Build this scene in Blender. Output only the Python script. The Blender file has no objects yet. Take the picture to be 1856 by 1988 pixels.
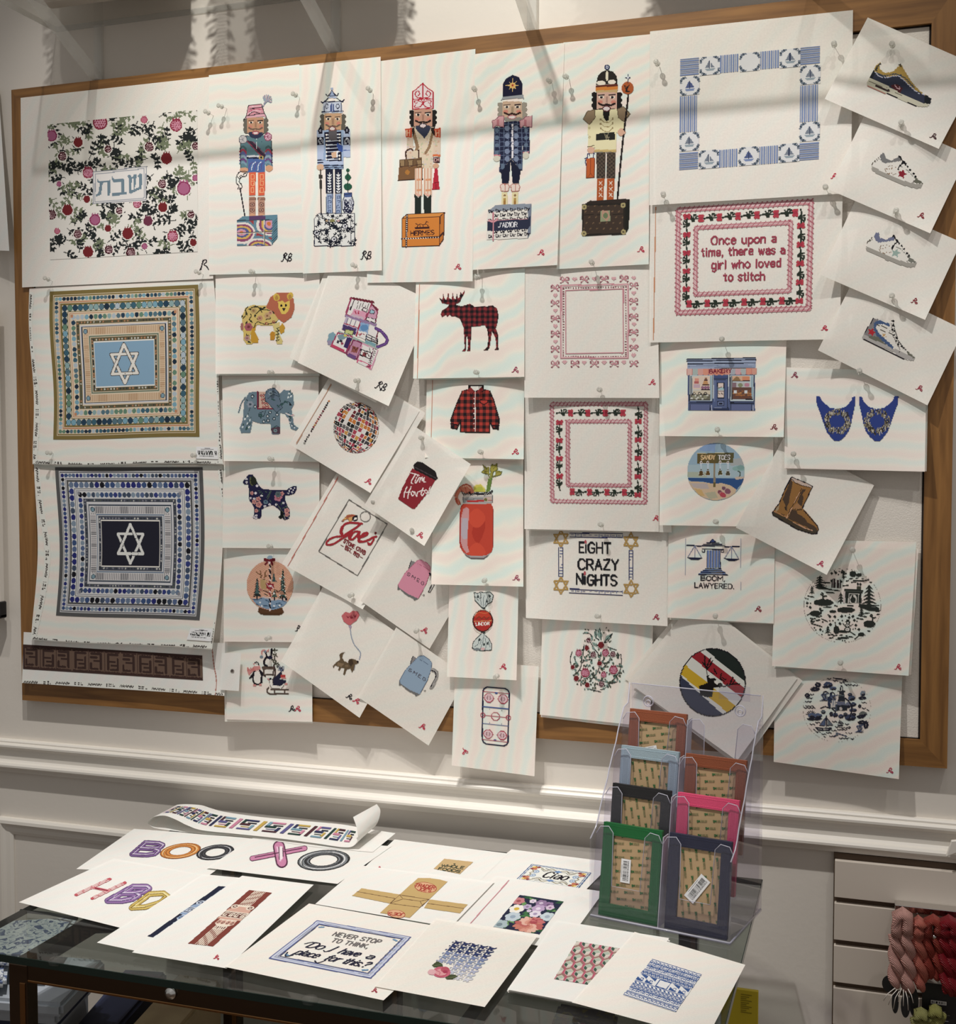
import bpy, bmesh, math, random
import numpy as np
from mathutils import Vector, Matrix

random.seed(7)
rng = np.random.default_rng(7)
S = bpy.context.scene
COL = S.collection

# ------------------------------------------------------------------ camera
FPX, CX, CY = 2337.66, 928.0, 994.0
CAM = np.array([0.0, -2.153, 1.5])
YAW, PITCH, ROLL = 0.315293, 0.0454153, 0.00077767
_f = np.array([-math.sin(YAW) * math.cos(PITCH), math.cos(YAW) * math.cos(PITCH), -math.sin(PITCH)])
_r = np.array([math.cos(YAW), math.sin(YAW), 0.0])
_d = np.cross(_f, _r)
_r2 = _r * math.cos(ROLL) + _d * math.sin(ROLL)
_d2 = -_r * math.sin(ROLL) + _d * math.cos(ROLL)
MR = np.stack([_r2, _d2, _f])
cam_data = bpy.data.cameras.new('camera')
cam = bpy.data.objects.new('camera', cam_data)
COL.objects.link(cam)
cam_data.sensor_fit = 'HORIZONTAL'
cam_data.sensor_width = 36.0
cam_data.lens = FPX / 1856.0 * 36.0
cam_data.clip_start = 0.05
m = Matrix(((_r2[0], -_d2[0], -_f[0], CAM[0]), (_r2[1], -_d2[1], -_f[1], CAM[1]),
      (_r2[2], -_d2[2], -_f[2], CAM[2]), (0, 0, 0, 1)))
cam.matrix_world = m
S.camera = cam

# ------------------------------------------------------------------ exposure, world
S.view_settings.view_transform = 'Standard'
S.view_settings.look = 'None'
S.view_settings.gamma = 1.0
S.view_settings.use_curve_mapping = False
S.view_settings.exposure = 0.0
w = bpy.data.worlds.new('shop_ambient')
S.world = w
w.use_nodes = True
bg = w.node_tree.nodes['Background']
bg.inputs[0].default_value = (1.0, 0.962, 0.92, 1)
bg.inputs[1].default_value = 0.26

# ------------------------------------------------------------------ ceiling track spots
def spot(name, loc, aim, power, angle, blend=0.6, radius=0.026, color=(1.0, 0.972, 0.938)):
  l = bpy.data.lights.new(name, 'SPOT')
  l.energy = power; l.spot_size = math.radians(angle); l.spot_blend = blend
  l.shadow_soft_size = radius; l.color = color
  o = bpy.data.objects.new(name, l); COL.objects.link(o)
  o.location = loc
  o.rotation_euler = (Vector(aim) - Vector(loc)).to_track_quat('-Z', 'Y').to_euler()
  return o
spot('track_spot', (-1.45, -1.10, 3.50), (-1.30, 0.0, 1.55), 44, 46)
spot('track_spot', (-0.85, -1.10, 3.50), (-0.72, 0.0, 1.45), 146, 60, 0.5)
spot('track_spot', (0.04, -1.10, 3.50), (-0.30, 0.0, 1.95), 26, 40)
spot('track_spot', (0.70, -1.10, 3.50), (0.15, 0.0, 1.55), 32, 40)
spot('track_spot', (-0.95, -0.95, 3.45), (-0.75, -0.38, 0.78), 98, 30)
S.cycles.transparent_max_bounces = 40

# ------------------------------------------------------------------ projection helpers
TABLE_Z = 0.78
def ray(px, py):
  px = np.asarray(px, float); py = np.asarray(py, float)
  c = np.stack([(px - CX) / FPX, (py - CY) / FPX, np.ones_like(px)], -1)
  return c @ MR
def onwall(px, py, off=0.0):
  """point on the vertical plane `off` metres in front of the wall"""
  r = ray(px, py); t = (-np.asarray(off, float) - CAM[1]) / r[..., 1]
  return CAM + r * t[..., None]
def ontable(px, py, h=0.0):
  r = ray(px, py); t = (TABLE_Z + np.asarray(h, float) - CAM[2]) / r[..., 2]
  return CAM + r * t[..., None]
def homog(src, dst):
  A = []; b = []
  for (x, y), (X, Y) in zip(src, dst):
    A.append([x, y, 1, 0, 0, 0, -X * x, -X * y]); b.append(X)
    A.append([0, 0, 0, x, y, 1, -Y * x, -Y * y]); b.append(Y)
  h = np.linalg.solve(np.array(A, float), np.array(b, float))
  return np.append(h, 1).reshape(3, 3)
def happly(H, x, y):
  x = np.asarray(x, float); y = np.asarray(y, float)
  w_ = H[2, 0] * x + H[2, 1] * y + H[2, 2]
  return (H[0, 0] * x + H[0, 1] * y + H[0, 2]) / w_, (H[1, 0] * x + H[1, 1] * y + H[1, 2]) / w_
def lin(c):
  c = np.asarray(c, float) / 255.0
  return np.where(c <= 0.04045, c / 12.92, ((c + 0.055) / 1.055) ** 2.4)
def L4(*c):
  return tuple(lin(c)) + (1.0,)

# ------------------------------------------------------------------ materials
def mat(name, color, rough=0.6, metal=0.0, spec=0.5, noise=None, bump=None, coat=0.0):
  mt = bpy.data.materials.new(name); mt.use_nodes = True
  nt = mt.node_tree; p = nt.nodes['Principled BSDF']
  p.inputs['Base Color'].default_value = L4(*color)
  p.inputs['Roughness'].default_value = rough
  p.inputs['Metallic'].default_value = metal
  p.inputs['Specular IOR Level'].default_value = spec
  p.inputs['Coat Weight'].default_value = coat
  if noise:
    sc, amt = noise
    tc = nt.nodes.new('ShaderNodeTexCoord'); n = nt.nodes.new('ShaderNodeTexNoise')
    n.inputs['Scale'].default_value = sc; n.inputs['Detail'].default_value = 4
    mx = nt.nodes.new('ShaderNodeMix'); mx.data_type = 'RGBA'
    b = np.array(lin(color))
    mx.inputs[6].default_value = tuple(b * (1 - amt)) + (1,)
    mx.inputs[7].default_value = tuple(np.minimum(b * (1 + amt), 1)) + (1,)
    nt.links.new(tc.outputs['Object'], n.inputs['Vector'])
    nt.links.new(n.outputs['Fac'], mx.inputs[0])
    nt.links.new(mx.outputs[2], p.inputs['Base Color'])
  if bump:
    sc, st = bump
    tc = nt.nodes.new('ShaderNodeTexCoord'); n = nt.nodes.new('ShaderNodeTexNoise')
    n.inputs['Scale'].default_value = sc; n.inputs['Detail'].default_value = 3
    bp = nt.nodes.new('ShaderNodeBump'); bp.inputs['Strength'].default_value = st
    bp.inputs['Distance'].default_value = 0.002
    nt.links.new(tc.outputs['Object'], n.inputs['Vector'])
    nt.links.new(n.outputs['Fac'], bp.inputs['Height'])
    nt.links.new(bp.outputs['Normal'], p.inputs['Normal'])
  return mt

def clear_mat(name, tint, alpha, rough=0.03, edge=(235, 238, 240), gloss=1.0):
  """clear plastic / glass pane: see-through, with a fresnel gloss and a little body colour"""
  mt = bpy.data.materials.new(name); mt.use_nodes = True
  nt = mt.node_tree; nt.nodes.clear()
  out = nt.nodes.new('ShaderNodeOutputMaterial')
  tr = nt.nodes.new('ShaderNodeBsdfTransparent'); tr.inputs[0].default_value = L4(*tint)
  df = nt.nodes.new('ShaderNodeBsdfDiffuse'); df.inputs[0].default_value = L4(*edge)
  gl = nt.nodes.new('ShaderNodeBsdfGlossy'); gl.inputs['Roughness'].default_value = rough
  fr = nt.nodes.new('ShaderNodeFresnel'); fr.inputs[0].default_value = 1.45
  mu = nt.nodes.new('ShaderNodeMath'); mu.operation = 'MULTIPLY';
  m1 = nt.nodes.new('ShaderNodeMixShader'); m1.inputs[0].default_value = alpha
  m2 = nt.nodes.new('ShaderNodeMixShader')
  nt.links.new(tr.outputs[0], m1.inputs[1]); nt.links.new(df.outputs[0], m1.inputs[2])
  ge = nt.nodes.new('ShaderNodeNewGeometry'); fb = nt.nodes.new('ShaderNodeMath'); fb.operation = 'SUBTRACT'; fb.inputs[0].default_value = gloss
  nt.links.new(ge.outputs['Backfacing'], fb.inputs[1]); fb.use_clamp = True     # the far face of a pane does not mirror the inside
  nt.links.new(fb.outputs[0], mu.inputs[1])
  nt.links.new(fr.outputs[0], mu.inputs[0]); nt.links.new(mu.outputs[0], m2.inputs[0])
  nt.links.new(m1.outputs[0], m2.inputs[1]); nt.links.new(gl.outputs[0], m2.inputs[2])
  nt.links.new(m2.outputs[0], out.inputs[0])
  return mt

def canvas_mat(name, base, ang, tint, weave, alpha=0.9, dist=3.0, period=0.030):
  """woven needlepoint canvas, loose enough to show a little of what lies behind it"""
  mt = bpy.data.materials.new(name); mt.use_nodes = True
  nt = mt.node_tree; N = nt.nodes; Lk = nt.links; p = N['Principled BSDF']
  uv = N.new('ShaderNodeUVMap'); uv.uv_map = 'UVMap'
  # threads
  mp = N.new('ShaderNodeMapping'); Lk.new(uv.outputs[0], mp.inputs[0])
  chk = N.new('ShaderNodeTexNoise'); chk.inputs['Scale'].default_value = weave; chk.inputs['Detail'].default_value = 1.0
  Lk.new(mp.outputs[0], chk.inputs['Vector'])
  wx = N.new('ShaderNodeTexWave'); wx.bands_direction = 'X'; wx.inputs['Scale'].default_value = weave * 0.5; wx.inputs['Distortion'].default_value = 2.5; wx.inputs['Detail Scale'].default_value = 4
  wy = N.new('ShaderNodeTexWave'); wy.bands_direction = 'Y'; wy.inputs['Scale'].default_value = weave * 0.5; wy.inputs['Distortion'].default_value = 2.5; wy.inputs['Detail Scale'].default_value = 4
  Lk.new(uv.outputs[0], wx.inputs['Vector']); Lk.new(uv.outputs[0], wy.inputs['Vector'])
  mul = N.new('ShaderNodeMath'); mul.operation = 'ADD'
  Lk.new(wx.outputs['Fac'], mul.inputs[0]); Lk.new(wy.outputs['Fac'], mul.inputs[1])
  ad = N.new('ShaderNodeMath'); ad.operation = 'MULTIPLY_ADD'; ad.inputs[1].default_value = 0.45
  Lk.new(mul.outputs[0], ad.inputs[0]); Lk.new(chk.outputs['Fac'], ad.inputs[2])
  mr = N.new('ShaderNodeMapRange'); mr.inputs[1].default_value = 0.45; mr.inputs[2].default_value = 1.45
  mr.inputs[3].default_value = 0.90; mr.inputs[4].default_value = 1.04
  Lk.new(ad.outputs[0], mr.inputs[0])
  # faint pink / sea-green moire sheen, painted into the base colour
  mp2 = N.new('ShaderNodeMapping'); mp2.inputs['Rotation'].default_value[2] = math.radians(ang)
  oi = N.new('ShaderNodeObjectInfo'); cx_ = N.new('ShaderNodeCombineXYZ')
  Lk.new(oi.outputs['Random'], cx_.inputs[0]); Lk.new(oi.outputs['Random'], cx_.inputs[1])
  Lk.new(uv.outputs[0], mp2.inputs['Vector']); Lk.new(cx_.outputs[0], mp2.inputs['Location'])
  wv = N.new('ShaderNodeTexWave'); wv.bands_direction = 'X'; wv.inputs['Scale'].default_value = 0.314 / period
  wv.inputs['Distortion'].default_value = dist; wv.inputs['Detail'].default_value = 2.5; wv.inputs['Detail Scale'].default_value = 1.2
  Lk.new(mp2.outputs[0], wv.inputs['Vector'])
  cr = N.new('ShaderNodeValToRGB'); e = cr.color_ramp.elements
  b = np.array(lin(base))
  def t_(c): return tuple(np.minimum(b * (1 - tint + tint * np.array(c)), 0.93)) + (1,)
  e[0].position = 0.0; e[0].color = t_((1.06, 0.86, 0.80))
  e[1].position = 1.0; e[1].color = t_((0.76, 1.0, 0.97))
  k = cr.color_ramp.elements.new(0.5); k.color = t_((1.03, 1.0, 0.9))
  Lk.new(wv.outputs['Fac'], cr.inputs[0])
  mm = N.new('ShaderNodeVectorMath'); mm.operation = 'SCALE'
  Lk.new(cr.outputs[0], mm.inputs[0]); Lk.new(mr.outputs[0], mm.inputs[3])
  Lk.new(mm.outputs[0], p.inputs['Base Color'])
  p.inputs['Roughness'].default_value = 0.85
  p.inputs['Specular IOR Level'].default_value = 0.15
  p.inputs['Alpha'].default_value = alpha
  return mt

def paint_mat():
  """painted stitches: the colour is the design's own"""
  mt = bpy.data.materials.new('painted_stitches'); mt.use_nodes = True
  nt = mt.node_tree; p = nt.nodes['Principled BSDF']
  at = nt.nodes.new('ShaderNodeAttribute'); at.attribute_name = 'paint'
  nt.links.new(at.outputs['Color'], p.inputs['Base Color'])
  p.inputs['Roughness'].default_value = 0.8; p.inputs['Specular IOR Level'].default_value = 0.15
  return mt
PAINT = paint_mat()
M = {}
M['fine_h'] = canvas_mat('fine_canvas_level', (244, 240, 233), 90, 0.36, 700)
M['fine_v'] = canvas_mat('fine_canvas_upright', (244, 240, 233), 8, 0.4, 700)
M['fine_d'] = canvas_mat('fine_canvas_slanting', (244, 240, 233), 62, 0.5, 700, dist=4.0)
M['fine_s'] = canvas_mat('fine_canvas_bright', (245, 242, 235), 70, 0.62, 700, dist=6.0, period=0.045)
M['plain'] = canvas_mat('mono_canvas', (242, 237, 229), 40, 0.12, 420)
M['coarse'] = canvas_mat('coarse_mono_canvas', (240, 235, 226), 40, 0.1, 300, alpha=0.88)
M['white'] = canvas_mat('white_canvas', (238, 236, 231), 30, 0.1, 600, alpha=0.93)

# ------------------------------------------------------------------ objects
def link(o, parent=None):
  COL.objects.link(o)
  if parent is not None:
    o.parent = parent
  return o
def tag(o, label=None, cat=None, group=None, kind=None):
  if label: o['label'] = label
  if cat: o['category'] = cat
  if group: o['group'] = group
  if kind: o['kind'] = kind
  return o
def mesh_obj(name, verts, faces, mats, parent=None, smooth=False, uvs=None, mat_idx=None):
  me = bpy.data.meshes.new(name)
  me.from_pydata([tuple(map(float, v)) for v in verts], [], [tuple(f) for f in faces])
  for mt in (mats if isinstance(mats, (list, tuple)) else [mats]):
    me.materials.append(mt)
  if mat_idx is not None:
    me.polygons.foreach_set('material_index', mat_idx)
  if uvs is not None:
    uvl = me.uv_layers.new(name='UVMap')
    li = np.empty(len(me.loops), int); me.loops.foreach_get('vertex_index', li)
    uvl.data.foreach_set('uv', np.asarray(uvs, float)[li].ravel())
  if smooth:
    me.polygons.foreach_set('use_smooth', [True] * len(me.polygons))
  me.update()
  o = bpy.data.objects.new(name, me)
  return link(o, parent)
def empty(name, loc, rotz=0.0):
  o = bpy.data.objects.new(name, None); o.empty_display_size = 0.02
  o.location = loc; o.rotation_euler = (0, 0, rotz)
  return link(o)
class MB:
  """collects boxes, tubes and lathes for ONE mesh"""
  def __init__(s): s.bm = bmesh.new()
  def box(s, lo, hi, bev=0.0, mi=0, mtx=None):
    lo = Vector(lo); hi = Vector(hi); c = (lo + hi) / 2; d = hi - lo
    b2 = bmesh.new()
    bmesh.ops.create_cube(b2, size=1.0)
    for v in b2.verts: v.co = Vector((v.co.x * d.x, v.co.y * d.y, v.co.z * d.z)) + c
    if bev > 0:
      bmesh.ops.bevel(b2, geom=list(b2.edges), offset=bev, segments=2, profile=0.5, affect='EDGES')
    s._add(b2, mi, mtx); return s
  def prism(s, poly, axis, a, b, mi=0, bev=0.0, mtx=None):
    """polygon of 2D points extruded along axis ('x','y','z') from a to b"""
    b2 = bmesh.new()
    def mk(p, t):
      if axis == 'x': return (t, p[0], p[1])
      if axis == 'y': return (p[0], t, p[1])
      return (p[0], p[1], t)
    v0 = [b2.verts.new(mk(p, a)) for p in poly]; v1 = [b2.verts.new(mk(p, b)) for p in poly]
    n = len(poly)
    b2.faces.new(v0); b2.faces.new(v1[::-1])
    for i in range(n): b2.faces.new((v0[i], v1[i], v1[(i + 1) % n], v0[(i + 1) % n]))
    bmesh.ops.recalc_face_normals(b2, faces=list(b2.faces))
    if bev > 0: bmesh.ops.bevel(b2, geom=list(b2.edges), offset=bev, segments=1, affect='EDGES')
    s._add(b2, mi, mtx); return s
  def tube(s, pts, r, n=8, mi=0, closed=False, mtx=None):
    pts = [Vector(p) for p in pts]; b2 = bmesh.new(); rings = []
    rr = r if isinstance(r, (list, tuple)) else [r] * len(pts)
    up = Vector((0.123, 0.231, 0.97))
    for i, p in enumerate(pts):
      a = pts[(i - 1) % len(pts)] if (closed or i > 0) else p
      c = pts[(i + 1) % len(pts)] if (closed or i < len(pts) - 1) else p
      t = (c - a).normalized() if (c - a).length > 1e-9 else Vector((0, 0, 1))
      x = t.cross(up)
      if x.length < 1e-4: x = t.cross(Vector((1, 0, 0)))
      x.normalize(); y = t.cross(x)
      rings.append([b2.verts.new(p + (x * math.cos(2 * math.pi * k / n) + y * math.sin(2 * math.pi * k / n)) * rr[i]) for k in range(n)])
    m_ = len(rings)
    for i in range(m_ if closed else m_ - 1):
      A = rings[i]; B = rings[(i + 1) % m_]
      for k in range(n): b2.faces.new((A[k], A[(k + 1) % n], B[(k + 1) % n], B[k]))
    if not closed:
      b2.faces.new(rings[0][::-1]); b2.faces.new(rings[-1])
    for f in b2.faces: f.smooth = True
    s._add(b2, mi, mtx); return s
  def lathe(s, prof, n=16, mi=0, mtx=None):
    """profile of (radius, z) round the z axis"""
    b2 = bmesh.new(); rings = []
    for r, z in prof:
      rings.append([b2.verts.new((r * math.cos(2 * math.pi * k / n), r * math.sin(2 * math.pi * k / n), z)) for k in range(n)])
    for A, B in zip(rings, rings[1:]):
      for k in range(n): b2.faces.new((A[k], A[(k + 1) % n], B[(k + 1) % n], B[k]))
    b2.faces.new(rings[0][::-1]); b2.faces.new(rings[-1])
    for f in b2.faces: f.smooth = True
    s._add(b2, mi, mtx); return s
  def _add(s, b2, mi, mtx):
    for f in b2.faces: f.material_index = mi
    me = bpy.data.meshes.new('t'); b2.to_mesh(me); b2.free()
    if mtx is not None: me.transform(mtx)
    s.bm.from_mesh(me); bpy.data.meshes.remove(me)
  def build(s, name, mats, parent=None):
    me = bpy.data.meshes.new(name); s.bm.to_mesh(me); s.bm.free()
    for mt in (mats if isinstance(mats, (list, tuple)) else [mats]): me.materials.append(mt)
    return link(bpy.data.objects.new(name, me), parent)

# ------------------------------------------------------------------ canvas sheets
class Sheet:
  """a canvas seen at the four photo corners TL TR BR BL, hung on the wall or lying on the table,
  its real surface given by z(u, v), metres in front of the wall (or above the glass)"""
  def __init__(s, name, corners, z, m, label, cat='needlepoint canvas', group='needlepoint canvases on the board',
         table=False, edge=None, n=18, root=True):
    s.H = homog([(0, 0), (1, 0), (1, 1), (0, 1)], corners)
    s.Hi = np.linalg.inv(s.H); s.z = z; s.table = table
    s.edge = edge            # optional outline wobble in photo px: f(u, v) -> dx, dy
    gu = np.linspace(0, 1, n + 1); U, V = np.meshgrid(gu, gu)
    Pw = s.pos(U, V)
    ax = Pw[0, -1] - Pw[0, 0]; ay = Pw[-1, 0] - Pw[0, 0]
    s.w = np.linalg.norm(ax); s.h = np.linalg.norm(ay)
    verts = Pw.reshape(-1, 3)
    faces = [(j * (n + 1) + i, (j + 1) * (n + 1) + i, (j + 1) * (n + 1) + i + 1, j * (n + 1) + i + 1) for j in range(n) for i in range(n)]
    uvs = np.stack([U * s.w, (1 - V) * s.h], -1).reshape(-1, 2)
    o0 = Pw[n // 2, n // 2].copy()
    s.o0 = o0
    s.obj = mesh_obj(name, verts - o0, faces, M[m], smooth=True, uvs=uvs)
    s.obj.location = o0
    tag(s.obj, label, cat, group)
  def pos(s, U, V, lift=0.0):
    x, y = happly(s.H, U, V)
    if s.edge is not None:
      dx, dy = s.edge(U, V); x = x + dx; y = y + dy
    off = s.z(U, V) + lift
    return ontable(x, y, off) if s.table else onwall(x, y, off)

def hang(zt=0.0235, zb=0.030, bl=0.006, br=0.006, tl=0.0, tr=0.0, up=0.5, bow=0.0, tilt=0.0):
  bl, br = (b * 1.5 if b > .0035 else b for b in (bl, br))
  """tucked in at the top, standing off at the bottom, corners curling away from the pin"""
  def z(u, v):
    k = np.where(u < up, bl * ((up - u) / max(up, 1e-3)) ** 2, br * ((u - up) / max(1 - up, 1e-3)) ** 2)
    t = np.where(u < up, tl * ((up - u) / max(up, 1e-3)) ** 2, tr * ((u - up) / max(1 - up, 1e-3)) ** 2)
    return zt + (zb - zt) * v + k * v ** 2 + t * (1 - v) ** 2 + bow * np.sin(np.pi * u) * v + tilt * u
  return z
def flat(h0, lift=None):
  def z(u, v):
    r = h0 + 0 * u
    if lift: r = r + lift(u, v)
    return r
  return z

# ------------------------------------------------------------------ stitch painter
FONT = {
'A': (4, '0,0 2,6 4,0|.8,2.2 3.2,2.2'), 'B': (4, '0,0 0,6 2.6,6 3.6,5.3 3.6,3.9 2.6,3.2 0,3.2|2.6,3.2 4,2.4 4,.8 2.8,0 0,0'),
'C': (4, '4,5 3,6 1.2,6 0,4.6 0,1.4 1.2,0 3,0 4,1'), 'D': (4, '0,0 0,6 2.4,6 4,4.4 4,1.6 2.4,0 0,0'),
'E': (3.4, '3.4,6 0,6 0,0 3.4,0|0,3.1 2.7,3.1'), 'F': (3.4, '3.4,6 0,6 0,0|0,3.1 2.7,3.1'),
'G': (4, '4,5 3,6 1.2,6 0,4.6 0,1.4 1.2,0 3,0 4,1 4,2.8 2.4,2.8'), 'H': (4, '0,0 0,6|4,0 4,6|0,3.1 4,3.1'),
'I': (.6, '.3,0 .3,6'), 'J': (3, '3,6 3,1.4 2,0 .9,0 0,1.2'), 'K': (3.8, '0,0 0,6|3.8,6 0,2.6|1.2,3.6 3.8,0'),
'L': (3.2, '0,6 0,0 3.2,0'), 'M': (4.8, '0,0 0,6 2.4,2.4 4.8,6 4.8,0'), 'N': (4, '0,0 0,6 4,0 4,6'),
'O': (4.2, '1.3,6 2.9,6 4.2,4.5 4.2,1.5 2.9,0 1.3,0 0,1.5 0,4.5 1.3,6'), 'P': (3.8, '0,0 0,6 2.6,6 3.8,5.2 3.8,3.6 2.6,2.8 0,2.8'),
'R': (4, '0,0 0,6 2.6,6 3.8,5.2 3.8,3.7 2.6,3 0,3|2,3 4,0'), 'S': (3.8, '3.8,5.1 2.7,6 1,6 0,5 0,4 1,3.2 2.8,2.8 3.8,1.9 3.8,1 2.8,0 1,0 0,.9'),
'T': (4, '0,6 4,6|2,6 2,0'), 'U': (4, '0,6 0,1.4 1.2,0 2.8,0 4,1.4 4,6'), 'V': (4, '0,6 2,0 4,6'),
'W': (5.4, '0,6 1.3,0 2.7,5 4.1,0 5.4,6'), 'Y': (4, '0,6 2,3 4,6|2,3 2,0'), 'Z': (3.8, '0,6 3.8,6 0,0 3.8,0'),
'a': (3.2, '.3,4 2.2,4.2 3.2,3.3 3.2,0|3.2,2.4 1,2.4 0,1.4 .8,0 2.2,0 3.2,1'), 'b': (3.2, '0,6 0,0 2.2,0 3.2,1.2 3.2,3 2.2,4.1 0,3.8'),
'c': (3, '3,3.5 2,4.2 1,4.2 0,3 0,1.2 1,0 2,0 3,.7'), 'd': (3.2, '3.2,6 3.2,0 1,0 0,1.2 0,3 1,4.1 3.2,3.8'),
'e': (3.2, '0,2.2 3.2,2.2 3.1,3.3 2.2,4.2 1,4.2 0,3 0,1.2 1,0 2.3,0 3.1,.7'), 'g': (3.2, '3.2,4.1 3.2,-1.2 2.2,-2 .5,-1.8|3.2,.3 1,.2 0,1.3 0,3 1,4.1 3.2,3.8'),
'h': (3.2, '0,6 0,0|0,3.2 1.4,4.2 2.6,4 3.2,3 3.2,0'), 'i': (.6, '.3,0 .3,4.1|.3,5.4 .3,5.8'), 'l': (.6, '.3,0 .3,6'),
'm': (5, '0,0 0,4.1|0,3.3 1.2,4.2 2.2,3.9 2.5,3 2.5,0|2.5,3.2 3.7,4.2 4.6,3.9 5,3 5,0'), 'n': (3.2, '0,0 0,4.1|0,3.2 1.4,4.2 2.6,4 3.2,3 3.2,0'),
'o': (3.4, '1.1,4.2 2.3,4.2 3.4,3.1 3.4,1.1 2.3,0 1.1,0 0,1.1 0,3.1 1.1,4.2'), 'p': (3.2, '0,-2 0,4.1 2.2,4.1 3.2,3 3.2,1.2 2.2,0 0,.2'),
'r': (2.2, '0,0 0,4.1|0,2.8 1.2,4.1 2.2,4.1'), 's': (2.8, '2.8,3.5 2,4.2 .8,4.2 0,3.4 .6,2.4 2.2,1.9 2.8,1 2,0 .8,0 0,.7'),
't': (2.2, '.9,5.6 .9,.8 1.4,0 2.2,.2|0,4.1 2.1,4.1'), 'u': (3.2, '0,4.1 0,1 .9,0 2,0 3.2,1|3.2,4.1 3.2,0'), 'v': (3.2, '0,4.1 1.6,0 3.2,4.1'),
'w': (4.4, '0,4.1 1.1,0 2.2,3.6 3.3,0 4.4,4.1'), 'y': (3.2, '0,4.1 1.6,.4|3.2,4.1 1,-2'), 'f': (2.2, '2.2,5.6 1.5,6 .9,5.2 .9,0|0,4 2,4'), 'k': (3, '0,0 0,6|3,4 0,1.5|1,2.3 3,0'),
'.': (.6, '.3,0 .3,.4'), ',': (.8, '.6,.4 .1,-1'), "'": (.6, '.4,6 .2,4.6'), ' ': (2.0, ''), '?': (3, '0,5 1,6 2.2,6 3,5 2.6,3.8 1.5,3 1.5,2|1.5,0 1.5,.4'),
'1': (1.6, '0,5 1.2,6 1.2,0'), '3': (3.2, '0,5.4 1,6 2.4,6 3.2,5 3,3.8 1.6,3.2 3,2.6 3.2,1 2.4,0 1,0 0,.7'), '9': (3.2, '3.2,4.4 2.4,3 .8,3 0,4.2 .8,6 2.4,6 3.2,4.8 3,1.6 1.4,0'),
'0': (3.4, '1,6 2.4,6 3.4,4.8 3.4,1.2 2.4,0 1,0 0,1.2 0,4.8 1,6'), '2': (3.2, '0,5 1,6 2.4,6 3.2,5 3.2,4 0,0 3.2,0'), '4': (3.4, '2.6,0 2.6,6 0,1.8 3.4,1.8'),
'5': (3.2, '3,6 .3,6 .1,3.4 2.2,3.5 3.2,2.6 3.2,1 2.2,0 .8,0 0,.7'), '6': (3.2, '3,5.4 2.2,6 1,6 0,4.6 0,1.2 .9,0 2.3,0 3.2,1 3.2,2.4 2.3,3.3 .9,3.3 0,2.4'), '8': (3.2, '1,3.2 0,4.2 0,5.2 1,6 2.2,6 3.2,5.2 3.2,4.2 2.2,3.2 1,3.2 0,2.2 0,.9 1,0 2.2,0 3.2,.9 3.2,2.2 2.2,3.2'),
'-': (2, '0,3 2,3')}

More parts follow.
